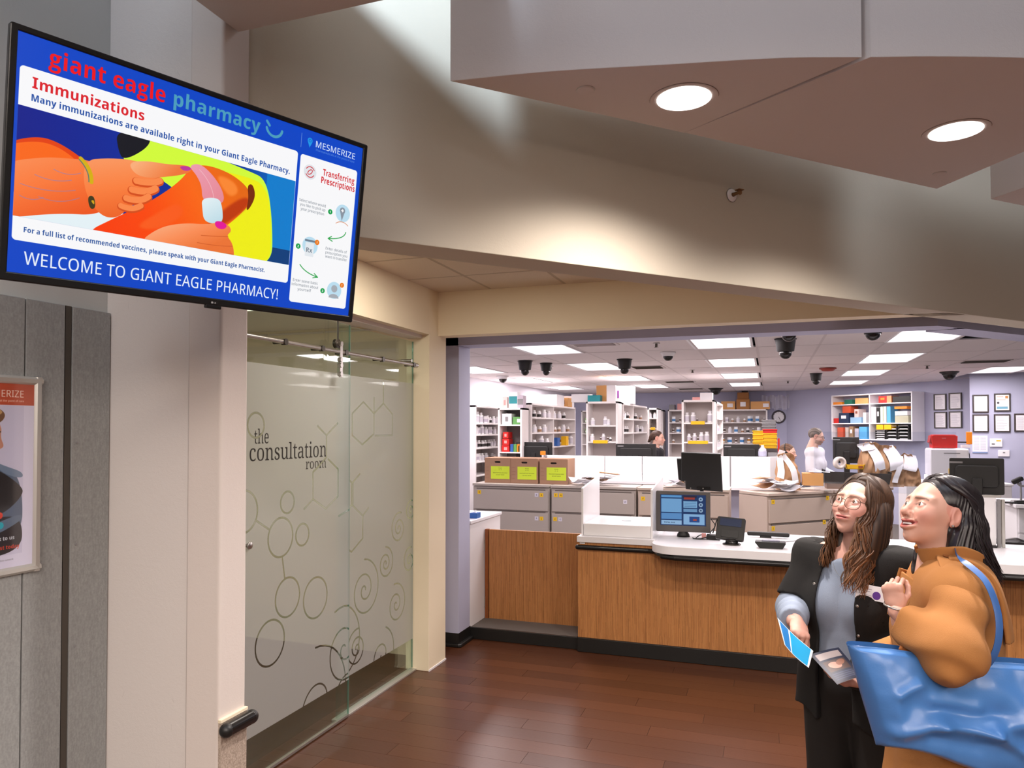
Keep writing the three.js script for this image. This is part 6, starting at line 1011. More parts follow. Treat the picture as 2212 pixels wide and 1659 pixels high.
  for (const S of ['R', 'L']) bodyPart('shoe', uvd(mesher((x, y, z) => smax(cap(x, y, z, [J['an' + S][0], .06, J['an' + S][2]], J['toe' + S], .048, .042), .002 - y, .004), [J['an' + S][0] - .1, 0, -.1], [J['an' + S][0] + .12, .14, .2], .01)), M.black, p);
  // necklace, name badge
  const nk = []; for (let i = 0; i <= 20; i++) { const t = i / 20 * 2 - 1; const x = .004 + .05 * t, y = 1.327 + .075 * t * t; let z = .25; while (z > 0 && sweater(x, y, z) > 0) z -= .001; nk.push(V(x, y, z + .001)); }
  bodyPart('necklace', tube(nk, .0007, 60, 5), M.steel, p); bodyPart('pendant', [T(new THREE.TorusGeometry(.006, .0012, 6, 18), nk[10].x, nk[10].y - .007, nk[10].z + .002)][0], M.steel, p);
  const bt = canvas(256, 128, (g) => { g.fillStyle = '#eef0f6'; g.fillRect(0, 0, 256, 128); g.fillStyle = '#5b2d90'; g.beginPath(); g.arc(186, 82, 36, 0, 7); g.fill(); g.strokeStyle = '#8d8aa0'; g.lineWidth = 3; g.beginPath(); g.moveTo(0, 78); g.lineTo(150, 92); g.stroke(); g.fillStyle = '#9a98ac'; g.fillRect(70, 34, 70, 5); g.fillRect(70, 54, 60, 5); g.fillStyle = '#d49ac0'; g.fillRect(96, 100, 50, 10); });
  let bz = .3; while (bz > 0 && card(.112, 1.29, bz) > 0) bz -= .002; const bd = bodyPart('name_badge', T(new THREE.BoxGeometry(.094, .052, .003), .112, 1.29, bz + .006, -.1, .32, -.1), [0, 1, 2, 3, 4, 5].map((i) => i === 4 ? mat('#ffffff', .4, { map: bt }) : M.white), p, 'white name badge with a purple dot');
  // hair
  const inv = hq.clone().invert(), cR = lin('#2d201a'), cT = lin('#8a5c3a'), cM = lin('#453022'), H = [];
  const shell = (x, y, z) => { let d = ell(x, y, z, 0, .038, -.026, .0845, .094, .102); d = smin(d, ell(x, y, z, 0, -.06, -.052, .086, .12, .07), .05); d = smin(d, ell(x, y, z, 0, -.17, -.06, .098, .12, .062), .05); d = smin(d, ell(x, y, z, .084, -.12, -.012, .036, .14, .045), .04); const face = ell(x, y, z, .004, -.03, .085, .08, .112, .092); d = smax(d, -face, .012); d = smax(d, -cap(x, y, z, [0, -.1, .03], [0, -.26, .04], .058), .02); return d + .0026 * Math.sin(Math.atan2(x, z + .02) * 46 + y * 26) * sstep(.02, -.04, z); };
  H.push(mesher(shell, [-.14, -.32, -.16], [.15, .15, .1], .004, (x, y, z) => mixc(cR, cM, .5 + .5 * Math.sin(Math.atan2(x, z) * 40 + y * 20))));
  const part0 = V(.012, .128, .02); const onSkull = (a, b, k = 1.03) => { const n = V(Math.sin(a) * Math.cos(b), Math.sin(b), Math.cos(a) * Math.cos(b)); return V(n.x * .0845 * k, .038 + n.y * .094 * k, -.026 + n.z * .102 * k); };
  for (let i = 0; i < 760; i++) {
    const s = i % 3 ? 1 : -1, az = s > 0 ? rr(.62, 2.9) : -rr(1.75, 2.9), L = s > 0 ? rr(.24, .36) : rr(.2, .3), pts = [], ph = rr(0, 6.28), am = rr(.006, .013), st = rr(.75, 1.25);
    pts.push(onSkull(s * st * .25, 1.42 - rr(0, .12), 1.0)); pts.push(onSkull(s * (.55 + (Math.abs(az) - .5) * .55), .95, 1.03)); pts.push(onSkull(az * .92, .4, 1.05)); const c = onSkull(az, -.12, 1.08); pts.push(c.clone());
    const fwd = Math.cos(az), out = s > 0 ? .2 : .12;
    for (let k = 1; k <= 7; k++) { const t = k / 7; pts.push(V(c.x * (1 + out * t) + am * Math.sin(ph + t * 11) * (.4 + t), c.y - L * t, c.z * (1 - .15 * t) + am * Math.cos(ph * 1.3 + t * 12) * (.4 + t) + (fwd > .2 ? .02 * t : 0))); }
    H.push(lockGeo(pts, rr(.002, .0034), rr(.0014, .0026), mixc(cR, cM, rnd()), mixc(cM, cT, rr(0, 1)), .6, 30, 5));
  }
  for (let i = 0; i < 70; i++) { const x0 = -.062 - rr(0, .024), z0 = .0 + rr(-.03, .02), ph = rr(0, 6), pts = []; for (let k = 0; k <= 8; k++) { const t = k / 8; pts.push(V(x0 + .006 * Math.sin(ph + t * 12) + .016 * t, -.045 - .21 * t, z0 + .012 * Math.cos(ph + t * 12) + .045 * t * (1 - t) + .02 * t)); } H.push(lockGeo(pts, rr(.0022, .0036), .002, cM, mixc(cM, cT, rr(.3, 1)), .6, 30, 5)); }
  for (let i = 0; i < 5; i++) { const s = i < 2 ? -1 : 1, pts = [onSkull(s * .15, 1.2, 1.02), onSkull(s * .5, .7, 1.05), V(s * (.066 + i * .002), .02, .062), V(s * .078, -.03, .045), V(s * .082, -.09, .03)]; H.push(lockGeo(pts, .0035, .0015, cM, cM, .6, 24, 5)); }
  for (let i = 0; i < 150; i++) { const s = i % 2 ? 1 : -1, u = rnd(), pts = [onSkull(s * .06, 1.35 - .68 * u, 1.01), onSkull(s * (.42 + .1 * u), 1.06 - .4 * u, 1.04), onSkull(s * (.92 + .1 * (1 - u)), .66 - .26 * u, 1.05), onSkull(s * 1.32, .2, 1.045), onSkull(s * 1.5, -.25, 1.06), V(s * .083, -.1, -.01)]; H.push(lockGeo(pts, rr(.003, .005), .003, mixc(cR, cM, rnd()), cM, .6, 26, 5)); }
  bodyPart('hair', mergeIdx(H.map((g) => g.index ? g : g)).applyMatrix4(hq), hairMat, p, 'long wavy brown hair parted near the middle');
}
// brochures
{
  const mk = (draw) => canvas(256, 360, draw);
  const blueP = mk((g, w, h) => { g.fillStyle = '#d9ecf8'; g.fillRect(0, 0, w, h); g.fillStyle = '#27a7df'; g.fillRect(14, 10, w - 28, h - 20); g.fillStyle = '#2f7fc6'; g.fillRect(14, 10, 70, h - 20); g.fillStyle = '#e9f6fd'; g.fillRect(84, 8, 12, h - 16); });
  const darkP = mk((g, w, h) => { g.fillStyle = '#1f2338'; g.fillRect(0, 0, w, h); g.fillStyle = '#a69a98'; g.fillRect(24, 26, w - 48, 72); g.fillStyle = '#4a3630'; g.fillRect(30, 120, w - 60, 120); g.fillStyle = '#b98a78'; g.beginPath(); g.ellipse(110, 180, 56, 36, .3, 0, 7); g.fill(); g.fillStyle = '#8a5c48'; g.beginPath(); g.ellipse(170, 160, 46, 28, -.4, 0, 7); g.fill(); g.fillStyle = '#39405c'; for (let i = 0; i < 4; i++) g.fillRect(24, 262 + i * 20, w - 60, 8); });
  const sheetBetween = (a, b, c, d, bend) => { const g = new THREE.PlaneGeometry(1, 1, 10, 10), P = g.attributes.position, n = b.clone().sub(a).cross(d.clone().sub(a)).normalize(); for (let i = 0; i < P.count; i++) { const u = P.getX(i) + .5, v = .5 - P.getY(i); const q = a.clone().multiplyScalar((1 - u) * (1 - v)).addScaledVector(b, u * (1 - v)).addScaledVector(c, u * v).addScaledVector(d, (1 - u) * v).addScaledVector(n, bend * Math.sin(Math.PI * u)); P.setXYZ(i, q.x, q.y, q.z); } g.computeVertexNormals(); return g; };
  const o = W(.292, 0, 3.07), L = (x, y, z) => V(x, y, z);
  const t1 = thing('brochure', 'open light blue brochure held in the right hand of the woman with glasses', 'brochure', o); const t2 = thing('brochure', 'dark navy brochure with a photo, held flat below the grey sweatshirt', 'brochure', o);
  const fold = (t, q, m, k) => { const g = sheetBetween(...q, k), f = part('leaf', g, m, t, null, true); const g2 = g.clone().translate(.0006, -.0018, -.0006); part('under_leaf', g2, M.paper, t, null, true); return f; };
  fold(t1, [L(-.272, 1.218, .335), L(-.155, 1.103, .295), L(-.172, 1.058, .345), L(-.25, 1.14, .385)], mat('#ffffff', .35, { map: blueP }), .006);
  fold(t2, [L(-.165, 1.09, .3), L(-.068, 1.105, .23), L(.0, 1.035, .3), L(-.085, 1.022, .378)], mat('#ffffff', .35, { map: darkP }), -.004);
}
function boneTorso(J, x, y, z) { let d = ell(x, y, z, 0, J.chest[1], J.chest[2], .148, .178, .1); d = smin(d, ell(x, y, z, 0, J.waist[1], J.waist[2], .132, .17, .1), .06); d = smin(d, ell(x, y, z, 0, J.hip[1], J.hip[2], .165, .13, .115), .07); d = smin(d, ell(Math.abs(x), y, z, .068, J.chest[1] - .035, J.chest[2] + .07, .064, .062, .052), .05); return smin(d, cap(x, y, z, J.shR, J.shL, .056), .06); }
function uvd(g) { const f = g.index ? g.toNonIndexed() : g, p = f.attributes.position, n = f.attributes.normal, u = new Float32Array(p.count * 2); for (let i = 0; i < p.count; i += 3) { let nx = 0, ny = 0, nz = 0; for (let k = i; k < i + 3; k++) { nx += n.getX(k); ny += n.getY(k); nz += n.getZ(k); } nx = Math.abs(nx); ny = Math.abs(ny); nz = Math.abs(nz); for (let k = i; k < i + 3; k++) { u[2 * k] = ny > nx && ny > nz ? p.getX(k) : nz > nx ? p.getX(k) : p.getZ(k); u[2 * k + 1] = ny > nx && ny > nz ? p.getZ(k) : p.getY(k); } } f.setAttribute('uv', new THREE.BufferAttribute(u, 2)); return f; }
// ---------------------------------------------------------------- dark-haired woman in the tan coat
const W2P = W(.517, 0, 2.62), W2R = -1.62;
const woman2 = thing('person', 'smiling woman with shoulder-length black hair in a tan suede trench coat, hand at her collar', 'person', W2P, W2R);
let coatField;
{
  const p = woman2, hq = new THREE.Matrix4().makeRotationFromEuler(new THREE.Euler(-.36, .52, .06, 'YXZ')).setPosition(V(.0, 1.612, .025));
  const J = { chest: [0, 1.27, -.01], waist: [0, 1.1, 0], hip: [0, .95, -.01], neck: [0, 1.44, -.03], headBase: [0, 1.55, -.02], shR: [-.16, 1.385, -.01], shL: [.16, 1.385, -.005], elR: [-.22, 1.14, .02], elL: [.32, 1.268, .035], wrR: [-.1, 1.1, .2], wrL: [.205, 1.34, .16], thR: [-.09, .9, 0], thL: [.09, .9, 0], knR: [-.09, .5, .02], knL: [.09, .5, .02], anR: [-.09, .085, -.02], anL: [.09, .085, -.02], toeR: [-.1, .04, .12], toeL: [.1, .04, .12] };
  const o = { smile: .95, open: 1.25, wide: .005, skin: '#d6a490', rose: '#d48678', lip: '#b5544f', brow: '#2a1c18', lash: '#1c1412', jaw: 1, eyeOpen: .86 }, skin = lin('#d29f8c');
  const hf = headField(o), bodyG = mesher(boneBody(J), [-.34, 0, -.2], [.34, 1.56, .4], .014, () => skin);
  const headG = mesher((x, y, z) => smin(hf(x, y, z), cap(x, y, z, [0, -.06, -.03], [0, -.2, -.055], .05, .056), .03), [-.1, -.25, -.13], [.1, .14, .13], .003, headColor(o)).applyMatrix4(hq);
  // left hand closed on the coat's lapel, back of the hand to the viewer
  const hL = placed(mesher(handField({ curl: [[1.05, 1.25, .7], [1.1, 1.3, .8], [1.15, 1.3, .8], [1.2, 1.3, .8]], spread: .02, thumb: [[.5, .75, .55], [-.1, .75, .6], [-.3, .6, .5]] }), [-.06, -.06, -.04], [.09, .2, .1], .003, () => skin)  .scale(.78, .78, .78), frameOf(V(.205, 1.345, .16), V(-.1, .9, .12), V(-.85, -.1, -.45), true));
  bodyPart('body', mergeIdx([bodyG, headG, hL]), skinMat, p);
  for (const s of [-1, 1]) bodyPart('eye', eyeGeo(s, -.2, .12, '#3e2a1c').applyMatrix4(hq), eyeMat, p);
  const teeth = new THREE.CylinderGeometry(.036, .036, .0095, 24, 1, false, -.7, 1.4); bodyPart('teeth', teeth.translate(0, -.061, .0555).applyMatrix4(hq), mat('#f4ece6', .25), p, 'white upper teeth of a smile');
  bodyPart('ear_stud', new THREE.SphereGeometry(.0042, 12, 10).translate(.0835, -.036, .0).applyMatrix4(hq), M.steel, p);
  // black top at the neck
  bodyPart('top', uvd(mesher((x, y, z) => smax(smax(boneTorso(J, x, y, z) - .012, y - 1.44 + (z > 0 ? .05 : -.02), .01), 1.1 - y, .01), [-.26, 1.05, -.18], [.26, 1.5, .2], .01)), M.black, p, 'black top');
  const wr = (x, y, z) => {                                        // folds around the bent elbow and sleeve
    const t = y - 1.15, r = Math.hypot(y - 1.2, z - .06); return   .009 * Math.sin(r * 64 + x * 10 + .8 * vn(y * 7, z * 7)) * sstep(.26, .06, r) + .004 * Math.sin((y * .9 - z * .55 - x * .4) * 52 + .9 * vn(y * 6 + 7, z * 6)) * sstep(.12, .2, x) ;
  };
  const sleeveL = (x, y, z) => { let a = cap(x, y, z, [.165, 1.388, -.005], [.322, 1.272, .035], .08, .08); a = smin(a, cap(x, y, z, [.322, 1.262, .035], [.222, 1.325, .145], .08, .054), .025); a = smax(a, (x - .322) * -.63 + (y - 1.262) * .4 + (z - .035) * .66 - .155, .005); return a + wr(x, y, z); };
  coatField = (x, y, z) => {
    let d = boneTorso(J, x, y, z) - .04; d = smin(d, smax(cap(x, y, z, [0, 1.05, 0], [0, .62, 0], .17, .25, 1, 1.2), y - 1.12, .05), .06); d = smax(d, .6 - y, .008);
    d += .006 * Math.sin(Math.atan2(x, z) * 9 + y * 5) * sstep(1.1, .8, y);
    d = smax(d, -cap(x, y, z, [0, 1.4, -.03], [0, 1.62, -.015], .07), .01); if (z > 0) d = smax(d, -cap(x, y, z, [0, 1.5, .12], [0, 1.28, .2], .085, .02), .008);
    let b = smin(cap(x, y, z, [-.155, 1.4, -.01], J.elR, .075, .072), cap(x, y, z, J.elR, J.wrR, .072, .055), .03);
    return smin(d, b, .03);
  };
  const suede = mat('#b0763f', .92, { bumpMap: bumpCloth, bumpScale: .0012 }), suedeIn = mat('#8f5426', .95);
  bodyPart('coat', uvd(mesher(coatField, [-.34, .56, -.36], [.34, 1.56, .36], .0085)), suede, p, 'tan suede trench coat');
  bodyPart('sleeve', uvd(mesher(sleeveL, [.03, 1.12, -.16], [.44, 1.5, .3], .005)), suede, p, 'creased tan sleeve with the elbow bent');
  // cape flap over the back, collar, epaulet, cuff strap
  const capeF = (x, y, z) => { let q = boneTorso(J, x, y, z) - .05 - .012 * sstep(1.42, 1.22, y) * sstep(.06, -.12, z); q = Math.max(q, -(boneTorso(J, x, y, z) - .036 - .012 * sstep(1.42, 1.22, y) * sstep(.06, -.12, z))); q = smax(q, 1.245 + .04 * x - y, .004); q = smax(q, -cap(x, y, z, [0, 1.4, -.03], [0, 1.62, -.015], .072), .006); q = smax(q, z - .0 + .25 * (1.45 - y), .005); q = smax(q, x - .12, .006); return q; };
  bodyPart('cape_flap', uvd(mesher(capeF, [-.34, 1.2, -.36], [.3, 1.56, .14], .006)), suede, p, 'loose storm flap across the back');
  const collar = (x, y, z) => { const a = Math.atan2(x, z + .03), R = .08 + .2 * Math.max(0, y - 1.44) + .03 * sstep(1.46, 1.42, y) + .012 * Math.cos(a), top = 1.515 + .012 * Math.cos(a * 2 + 3.14) - .02 * Math.max(0, -Math.cos(a)); let q = Math.abs(Math.hypot(x, (z + .025) * .95) - R) - .006; q = smax(q, y - top, .006); q = smax(q, 1.415 - y, .006); if (z > 0) q = smax(q, .026 + (1.5 - y) * .3 - Math.abs(x), .006); return q; };
  bodyPart('collar', uvd(mesher(collar, [-.17, 1.39, -.2], [.17, 1.56, .17], .005)), suede, p, 'turned-up coat collar');
  const lap = (s) => { const g = plate([[0, .0], [.055, -.015], [.075, -.06], [.04, -.15], [.015, -.17], [0, -.1]].map(([a, b]) => [a * s, b]), .009, .003); if (s < 0) { } return g; };
  bodyPart('lapel', uvd(T(flat(lap(1)),   .035, 1.43, .128, -.3, .6, 0)), suede, p, 'wide coat lapel'); bodyPart('lapel', uvd(T(flat(lap(-1)), -.035, 1.43, .128, -.3, -.6, 0)), suede, p);
  bodyPart('epaulet', uvd(T(new RoundedBoxGeometry(.1, .012, .052, 2, .005), .125, 1.478, .012, 0, 0, -.3)), suede, p, 'buttoned shoulder strap'); bodyPart('epaulet_button', T(lathe([[0, .004], [.009, .003], [.01, 0], [0, 0]], 16), .095, 1.495, .012, 0, 0, -.3), suedeIn, p);
  bodyPart('belt_loop', uvd(T(new RoundedBoxGeometry(.012, .03, .06, 2, .005), .285, 1.245, .135, -.7, .3, .5)), suedeIn, p, 'brown cuff strap');
  bodyPart('trousers', uvd(mesher((x, y, z) => { let d = 9; for (const S of ['R', 'L']) d = smin(d, smin(cap(x, y, z, J['th' + S], J['kn' + S], .095, .075), cap(x, y, z, J['kn' + S], J['an' + S], .075, .06), .03), .02); return smax(d, y - .9, .01); }, [-.22, .03, -.14], [.22, .92, .14], .014)), mat('#1d1b22', .85), p, 'dark trousers');
  for (const S of ['R', 'L']) bodyPart('shoe', uvd(mesher((x, y, z) => smax(cap(x, y, z, [J['an' + S][0], .06, J['an' + S][2]], J['toe' + S], .048, .042), .002 - y, .004), [J['an' + S][0] - .1, 0, -.1], [J['an' + S][0] + .12, .14, .2], .01)), M.black, p);
  bodyPart('bracelet', T(new THREE.TorusGeometry(.03, .0032, 8, 36), .205, 1.352, .161, 1.35, 0, .12), M.steel, p, 'silver bangle');
  // hair: swept back from a side parting, tucked behind the ear, ends flicking out on the shoulders
  const cA = lin('#120e0f'), cB = lin('#2a2226'), H = [];
  const shell = (x, y, z) => { let d = ell(x, y, z, 0, .037, -.028, .083, .092, .104); d = smin(d, ell(x, y, z, 0, -.05, -.07, .08, .11, .06), .05); d = smin(d, ell(x, y, z, 0, -.15, -.085, .09, .085, .055), .05); d = smin(d, cap(Math.abs(x), y, z, [.062, -.03, -.05], [.07, -.19, -.065], .036, .034), .03); const face = ell(x, y, z, 0, -.035, .09, .09, .118, .095); d = smax(d, -face, .01); d = smax(d, -ell(Math.abs(x), y, z, .085, -.02, .012, .03, .045, .036), .008); d = smax(d, -cap(x, y, z, [0, -.1, .02], [0, -.26, .02], .062), .02); return d + .002 * Math.sin(Math.atan2(x, z + .02) * 50 + y * 14) * sstep(.02, -.04, z); };
  H.push(mesher(shell, [-.12, -.26, -.17], [.12, .15, .1], .004, (x, y, z) => mixc(cA, cB, .5 + .5 * Math.sin(Math.atan2(y - .02, z) * 30))));
  const sk = (a, b, k = 1.03) => V(Math.sin(a) * Math.cos(b) * .083 * k, .037 + Math.sin(b) * .092 * k, -.028 + Math.cos(a) * Math.cos(b) * .104 * k);
  for (let i = 0; i < 460; i++) {
    const s = i % 3 === 0 ? -1 : 1, t0 = rnd(), ph = rr(0, 6.28), pts = [];
    const a1 = s * (1.15 + 1.85 * t0), L = rr(.15, .215), ends = rr(.01, .035);
    pts.push(sk(s * (.1 + .4 * t0), 1.28 - .62 * (1 - t0), 1.0)); pts.push(sk(s * (.75 + t0 * .9), .95 - .2 * (1 - t0), 1.03)); pts.push(sk(s * (1.25 + t0 * 1.2), .5, 1.05)); const c = sk(s * (1.75 + 1.15 * t0), .0, 1.06); pts.push(c.clone());
    for (let k = 1; k <= 5; k++) { const t = k / 5; pts.push(V(c.x * (1 + .16 * t) + .006 * Math.sin(ph + t * 6), c.y - L * t, c.z - .03 * t - .012 - ends * t * t * t * 2.2 + .006 * Math.cos(ph + t * 7))); }
    H.push(lockGeo(pts, rr(.0026, .0045), rr(.0018, .0034), mixc(cA, cB, rnd()), mixc(cA, cB, rnd() * 1.3), .6, 28, 6));
  }
  for (let i = 0; i < 150; i++) { const s = i % 4 ? 1 : -1, u = rnd(), pts = [sk(s * .08, 1.35 - .62 * u, 1.01), sk(s * (.5 + .1 * u), 1.06 - .36 * u, 1.04), sk(s * (1.0 + .1 * (1 - u)), .7 - .2 * u, 1.05), sk(s * 1.5, .42 - .1 * u, 1.05), sk(s * 1.95, .1, 1.07), V(s * .085, -.08, -.06), V(s * .088, -.17 - .03 * u, -.075)]; H.push(lockGeo(pts, rr(.003, .005), .003, mixc(cA, cB, rnd()), cB, .6, 30, 5)); }
  bodyPart('hair', mergeIdx(H).applyMatrix4(hq), phys('#ffffff', .34, { vertexColors: true }), p, 'black shoulder-length hair tucked behind the ear');
}
// ---------------------------------------------------------------- blue tote bag
{
  const c = W(.495, 1.1, 2.385), ry = -.339 + .5; const t = thing('tote_bag', 'large glossy blue leather tote bag hanging from the elbow of the woman in tan', 'bag', c, .28);
  // outline in the bag's own plane: x to the right, y up
  const nx = 84, ny = 56, P = [], U = [], I = [], ridge = (x, y, ax, ay, bx, by, w) => { const dx = bx - ax, dy = by - ay, h = Math.min(1, Math.max(0, ((x - ax) * dx + (y - ay) * dy) / (dx * dx + dy * dy))); const d = Math.hypot(x - ax - dx * h, y - ay - dy * h); return Math.exp(-d * d / (w * w)); };
  const shape = (u, v) => {                                        // u 0..1 left to right, v 0..1 bottom to top
    const half = .245 + .037 * v + .012 * v * v, yb = -.12 - .078 * u + .012 * Math.sin(u * 7), yt = .165 - .055 * u + .004 * Math.sin(u * 9); return [-.01 + half * (2 * u - 1) + .03 * (1 - v) * Math.max(0, 1 - 2 * u), yb + (yt - yb) * v];
  };
  const front = (x, y, u, v) => { const e = Math.min(1, 9 * u * (1 - u)) ** .6, b = Math.max(0, Math.sin(Math.PI * Math.min(1, (1 - v) * .75 + .06))); let z = .02 + .058 * b * e;
    z += .018 * ridge(x, y, -.2, -.06, -.08, -.03, .022) + .02 * ridge(x, y, -.08, -.03, .05, -.045, .02) + .022 * ridge(x, y, .05, -.045, .27, -.185, .018) + .016 * ridge(x, y, .03, -.04, .2, -.01, .022) + .014 * ridge(x, y, .2, -.01, .25, .1, .02);
    z += .01 * ridge(x, y, -.19, .045, -.13, .075, .014) + .01 * ridge(x, y, -.1, .03, .02, .015, .016) - .012 * ridge(x, y, -.15, .02, .08, -.01, .03) - .014 * ridge(x, y, -.1, -.07, .02, -.09, .025) + .008 * ridge(x, y, .07, .07, .17, -.02, .03) - .01 * ridge(x, y, .12, -.08, .24, -.08, .03) + .004 * (vn(x * 30 + 9, y * 30) - .5);
    return z * (v > .97 ? .7 : 1); };
  for (const side of [0, 1]) { const o = P.length / 3; for (let j = 0; j <= ny; j++) for (let i = 0; i <= nx; i++) { const u = i / nx, v = j / ny, [x, y] = shape(u, v); const edge = Math.min(1, Math.min(u, 1 - u) * 26) * (v < .06 ? v / .06 : 1) ; const z = (side ? -(.03 + .03 * Math.sin(Math.PI * Math.min(1, v * 1.0))) : front(x, y, u, v)) * (.12 + .88 * Math.sqrt(edge)); P.push(x, y, z); U.push(x, y); } for (let j = 0; j < ny; j++) for (let i = 0; i < nx; i++) { const a = o + j * (nx + 1) + i, b = a + 1, d = a + nx + 1, e = d + 1; side ? I.push(a, d, b, b, d, e) : I.push(a, b, d, b, e, d); } }
  const o2 = (nx + 1) * (ny + 1); for (let i = 0; i < nx; i++) I.push(i, o2 + i, i + 1, i + 1, o2 + i, o2 + i + 1); for (let j = 0; j < ny; j++) { const a = j * (nx + 1), b = a + nx + 1; I.push(a, b, o2 + a, b, o2 + b, o2 + a); const q = a + nx, r = b + nx; I.push(q, o2 + q, r, r, o2 + q, o2 + r); }
  const g = new THREE.BufferGeometry(); g.setAttribute('position', new THREE.Float32BufferAttribute(P, 3)); g.setAttribute('uv', new THREE.Float32BufferAttribute(U, 2)); g.setIndex(I); g.computeVertexNormals();
  const leather = phys('#4a80c4', .36, { clearcoat: .35, clearcoatRoughness: .25, bumpMap: bumpPaint, bumpScale: .0005 });
  const m = new THREE.Mesh(g, leather); m.name = 'leather_body'; m.castShadow = m.receiveShadow = true; t.add(m);
  part('rim_seam', tube(Array.from({ length: 20 }, (_, i) => { const [x, y] = shape(i / 19, 1); return V(x, y - .004, front(x, y, i / 19, 1) * .72 * (.2 + .8 * Math.min(1, Math.min(i, 19 - i) / 2)) + .001); }), .0022, 60, 6), phys('#33619f', .4), t);
  // shoulder straps: up behind the arm and over the shoulder
  const strap = (pts, w) => { const cv = new THREE.CatmullRomCurve3(pts), n = 40, G = new THREE.BufferGeometry(), pp = [], ii = []; for (let i = 0; i <= n; i++) { const q = cv.getPointAt(i / n), tg = cv.getTangentAt(i / n); const out = q.clone().sub(t.worldToLocal(woman2.localToWorld(V(.02, 1.3, .05)))); out.y = 0; out.normalize(); const sd = tg.clone().cross(out).normalize(); for (const [a, b] of [[-w, -.0016], [w, -.0016], [w, .0016], [-w, .0016]]) { const r = q.clone().addScaledVector(sd, a).addScaledVector(out, b); pp.push(r.x, r.y, r.z); } if (i) for (let k = 0; k < 4; k++) { const a = (i - 1) * 4 + k, b = (i - 1) * 4 + (k + 1) % 4; ii.push(a, b, a + 4, b, b + 4, a + 4); } } G.setAttribute('position', new THREE.Float32BufferAttribute(pp, 3)); G.setIndex(ii); G.computeVertexNormals(); return G; };
  const toLocal = (x, y, d) => t.worldToLocal(W(x, y, d)); t.updateMatrixWorld(true); woman2.updateMatrixWorld(true);
  part('strap', strap([[.04, 1.512, -.02], [.1, 1.512, -.01], [.165, 1.502, -.012], [.245, 1.45, -.062], [.29, 1.352, -.082], [.297, 1.26, -.066], [.275, 1.19, -.02], [.262, 1.15, .01]].map((q) => t.worldToLocal(woman2.localToWorld(V(...q)))), .0095), phys('#3c66a6', .4), t, 'blue leather strap over the shoulder');
}
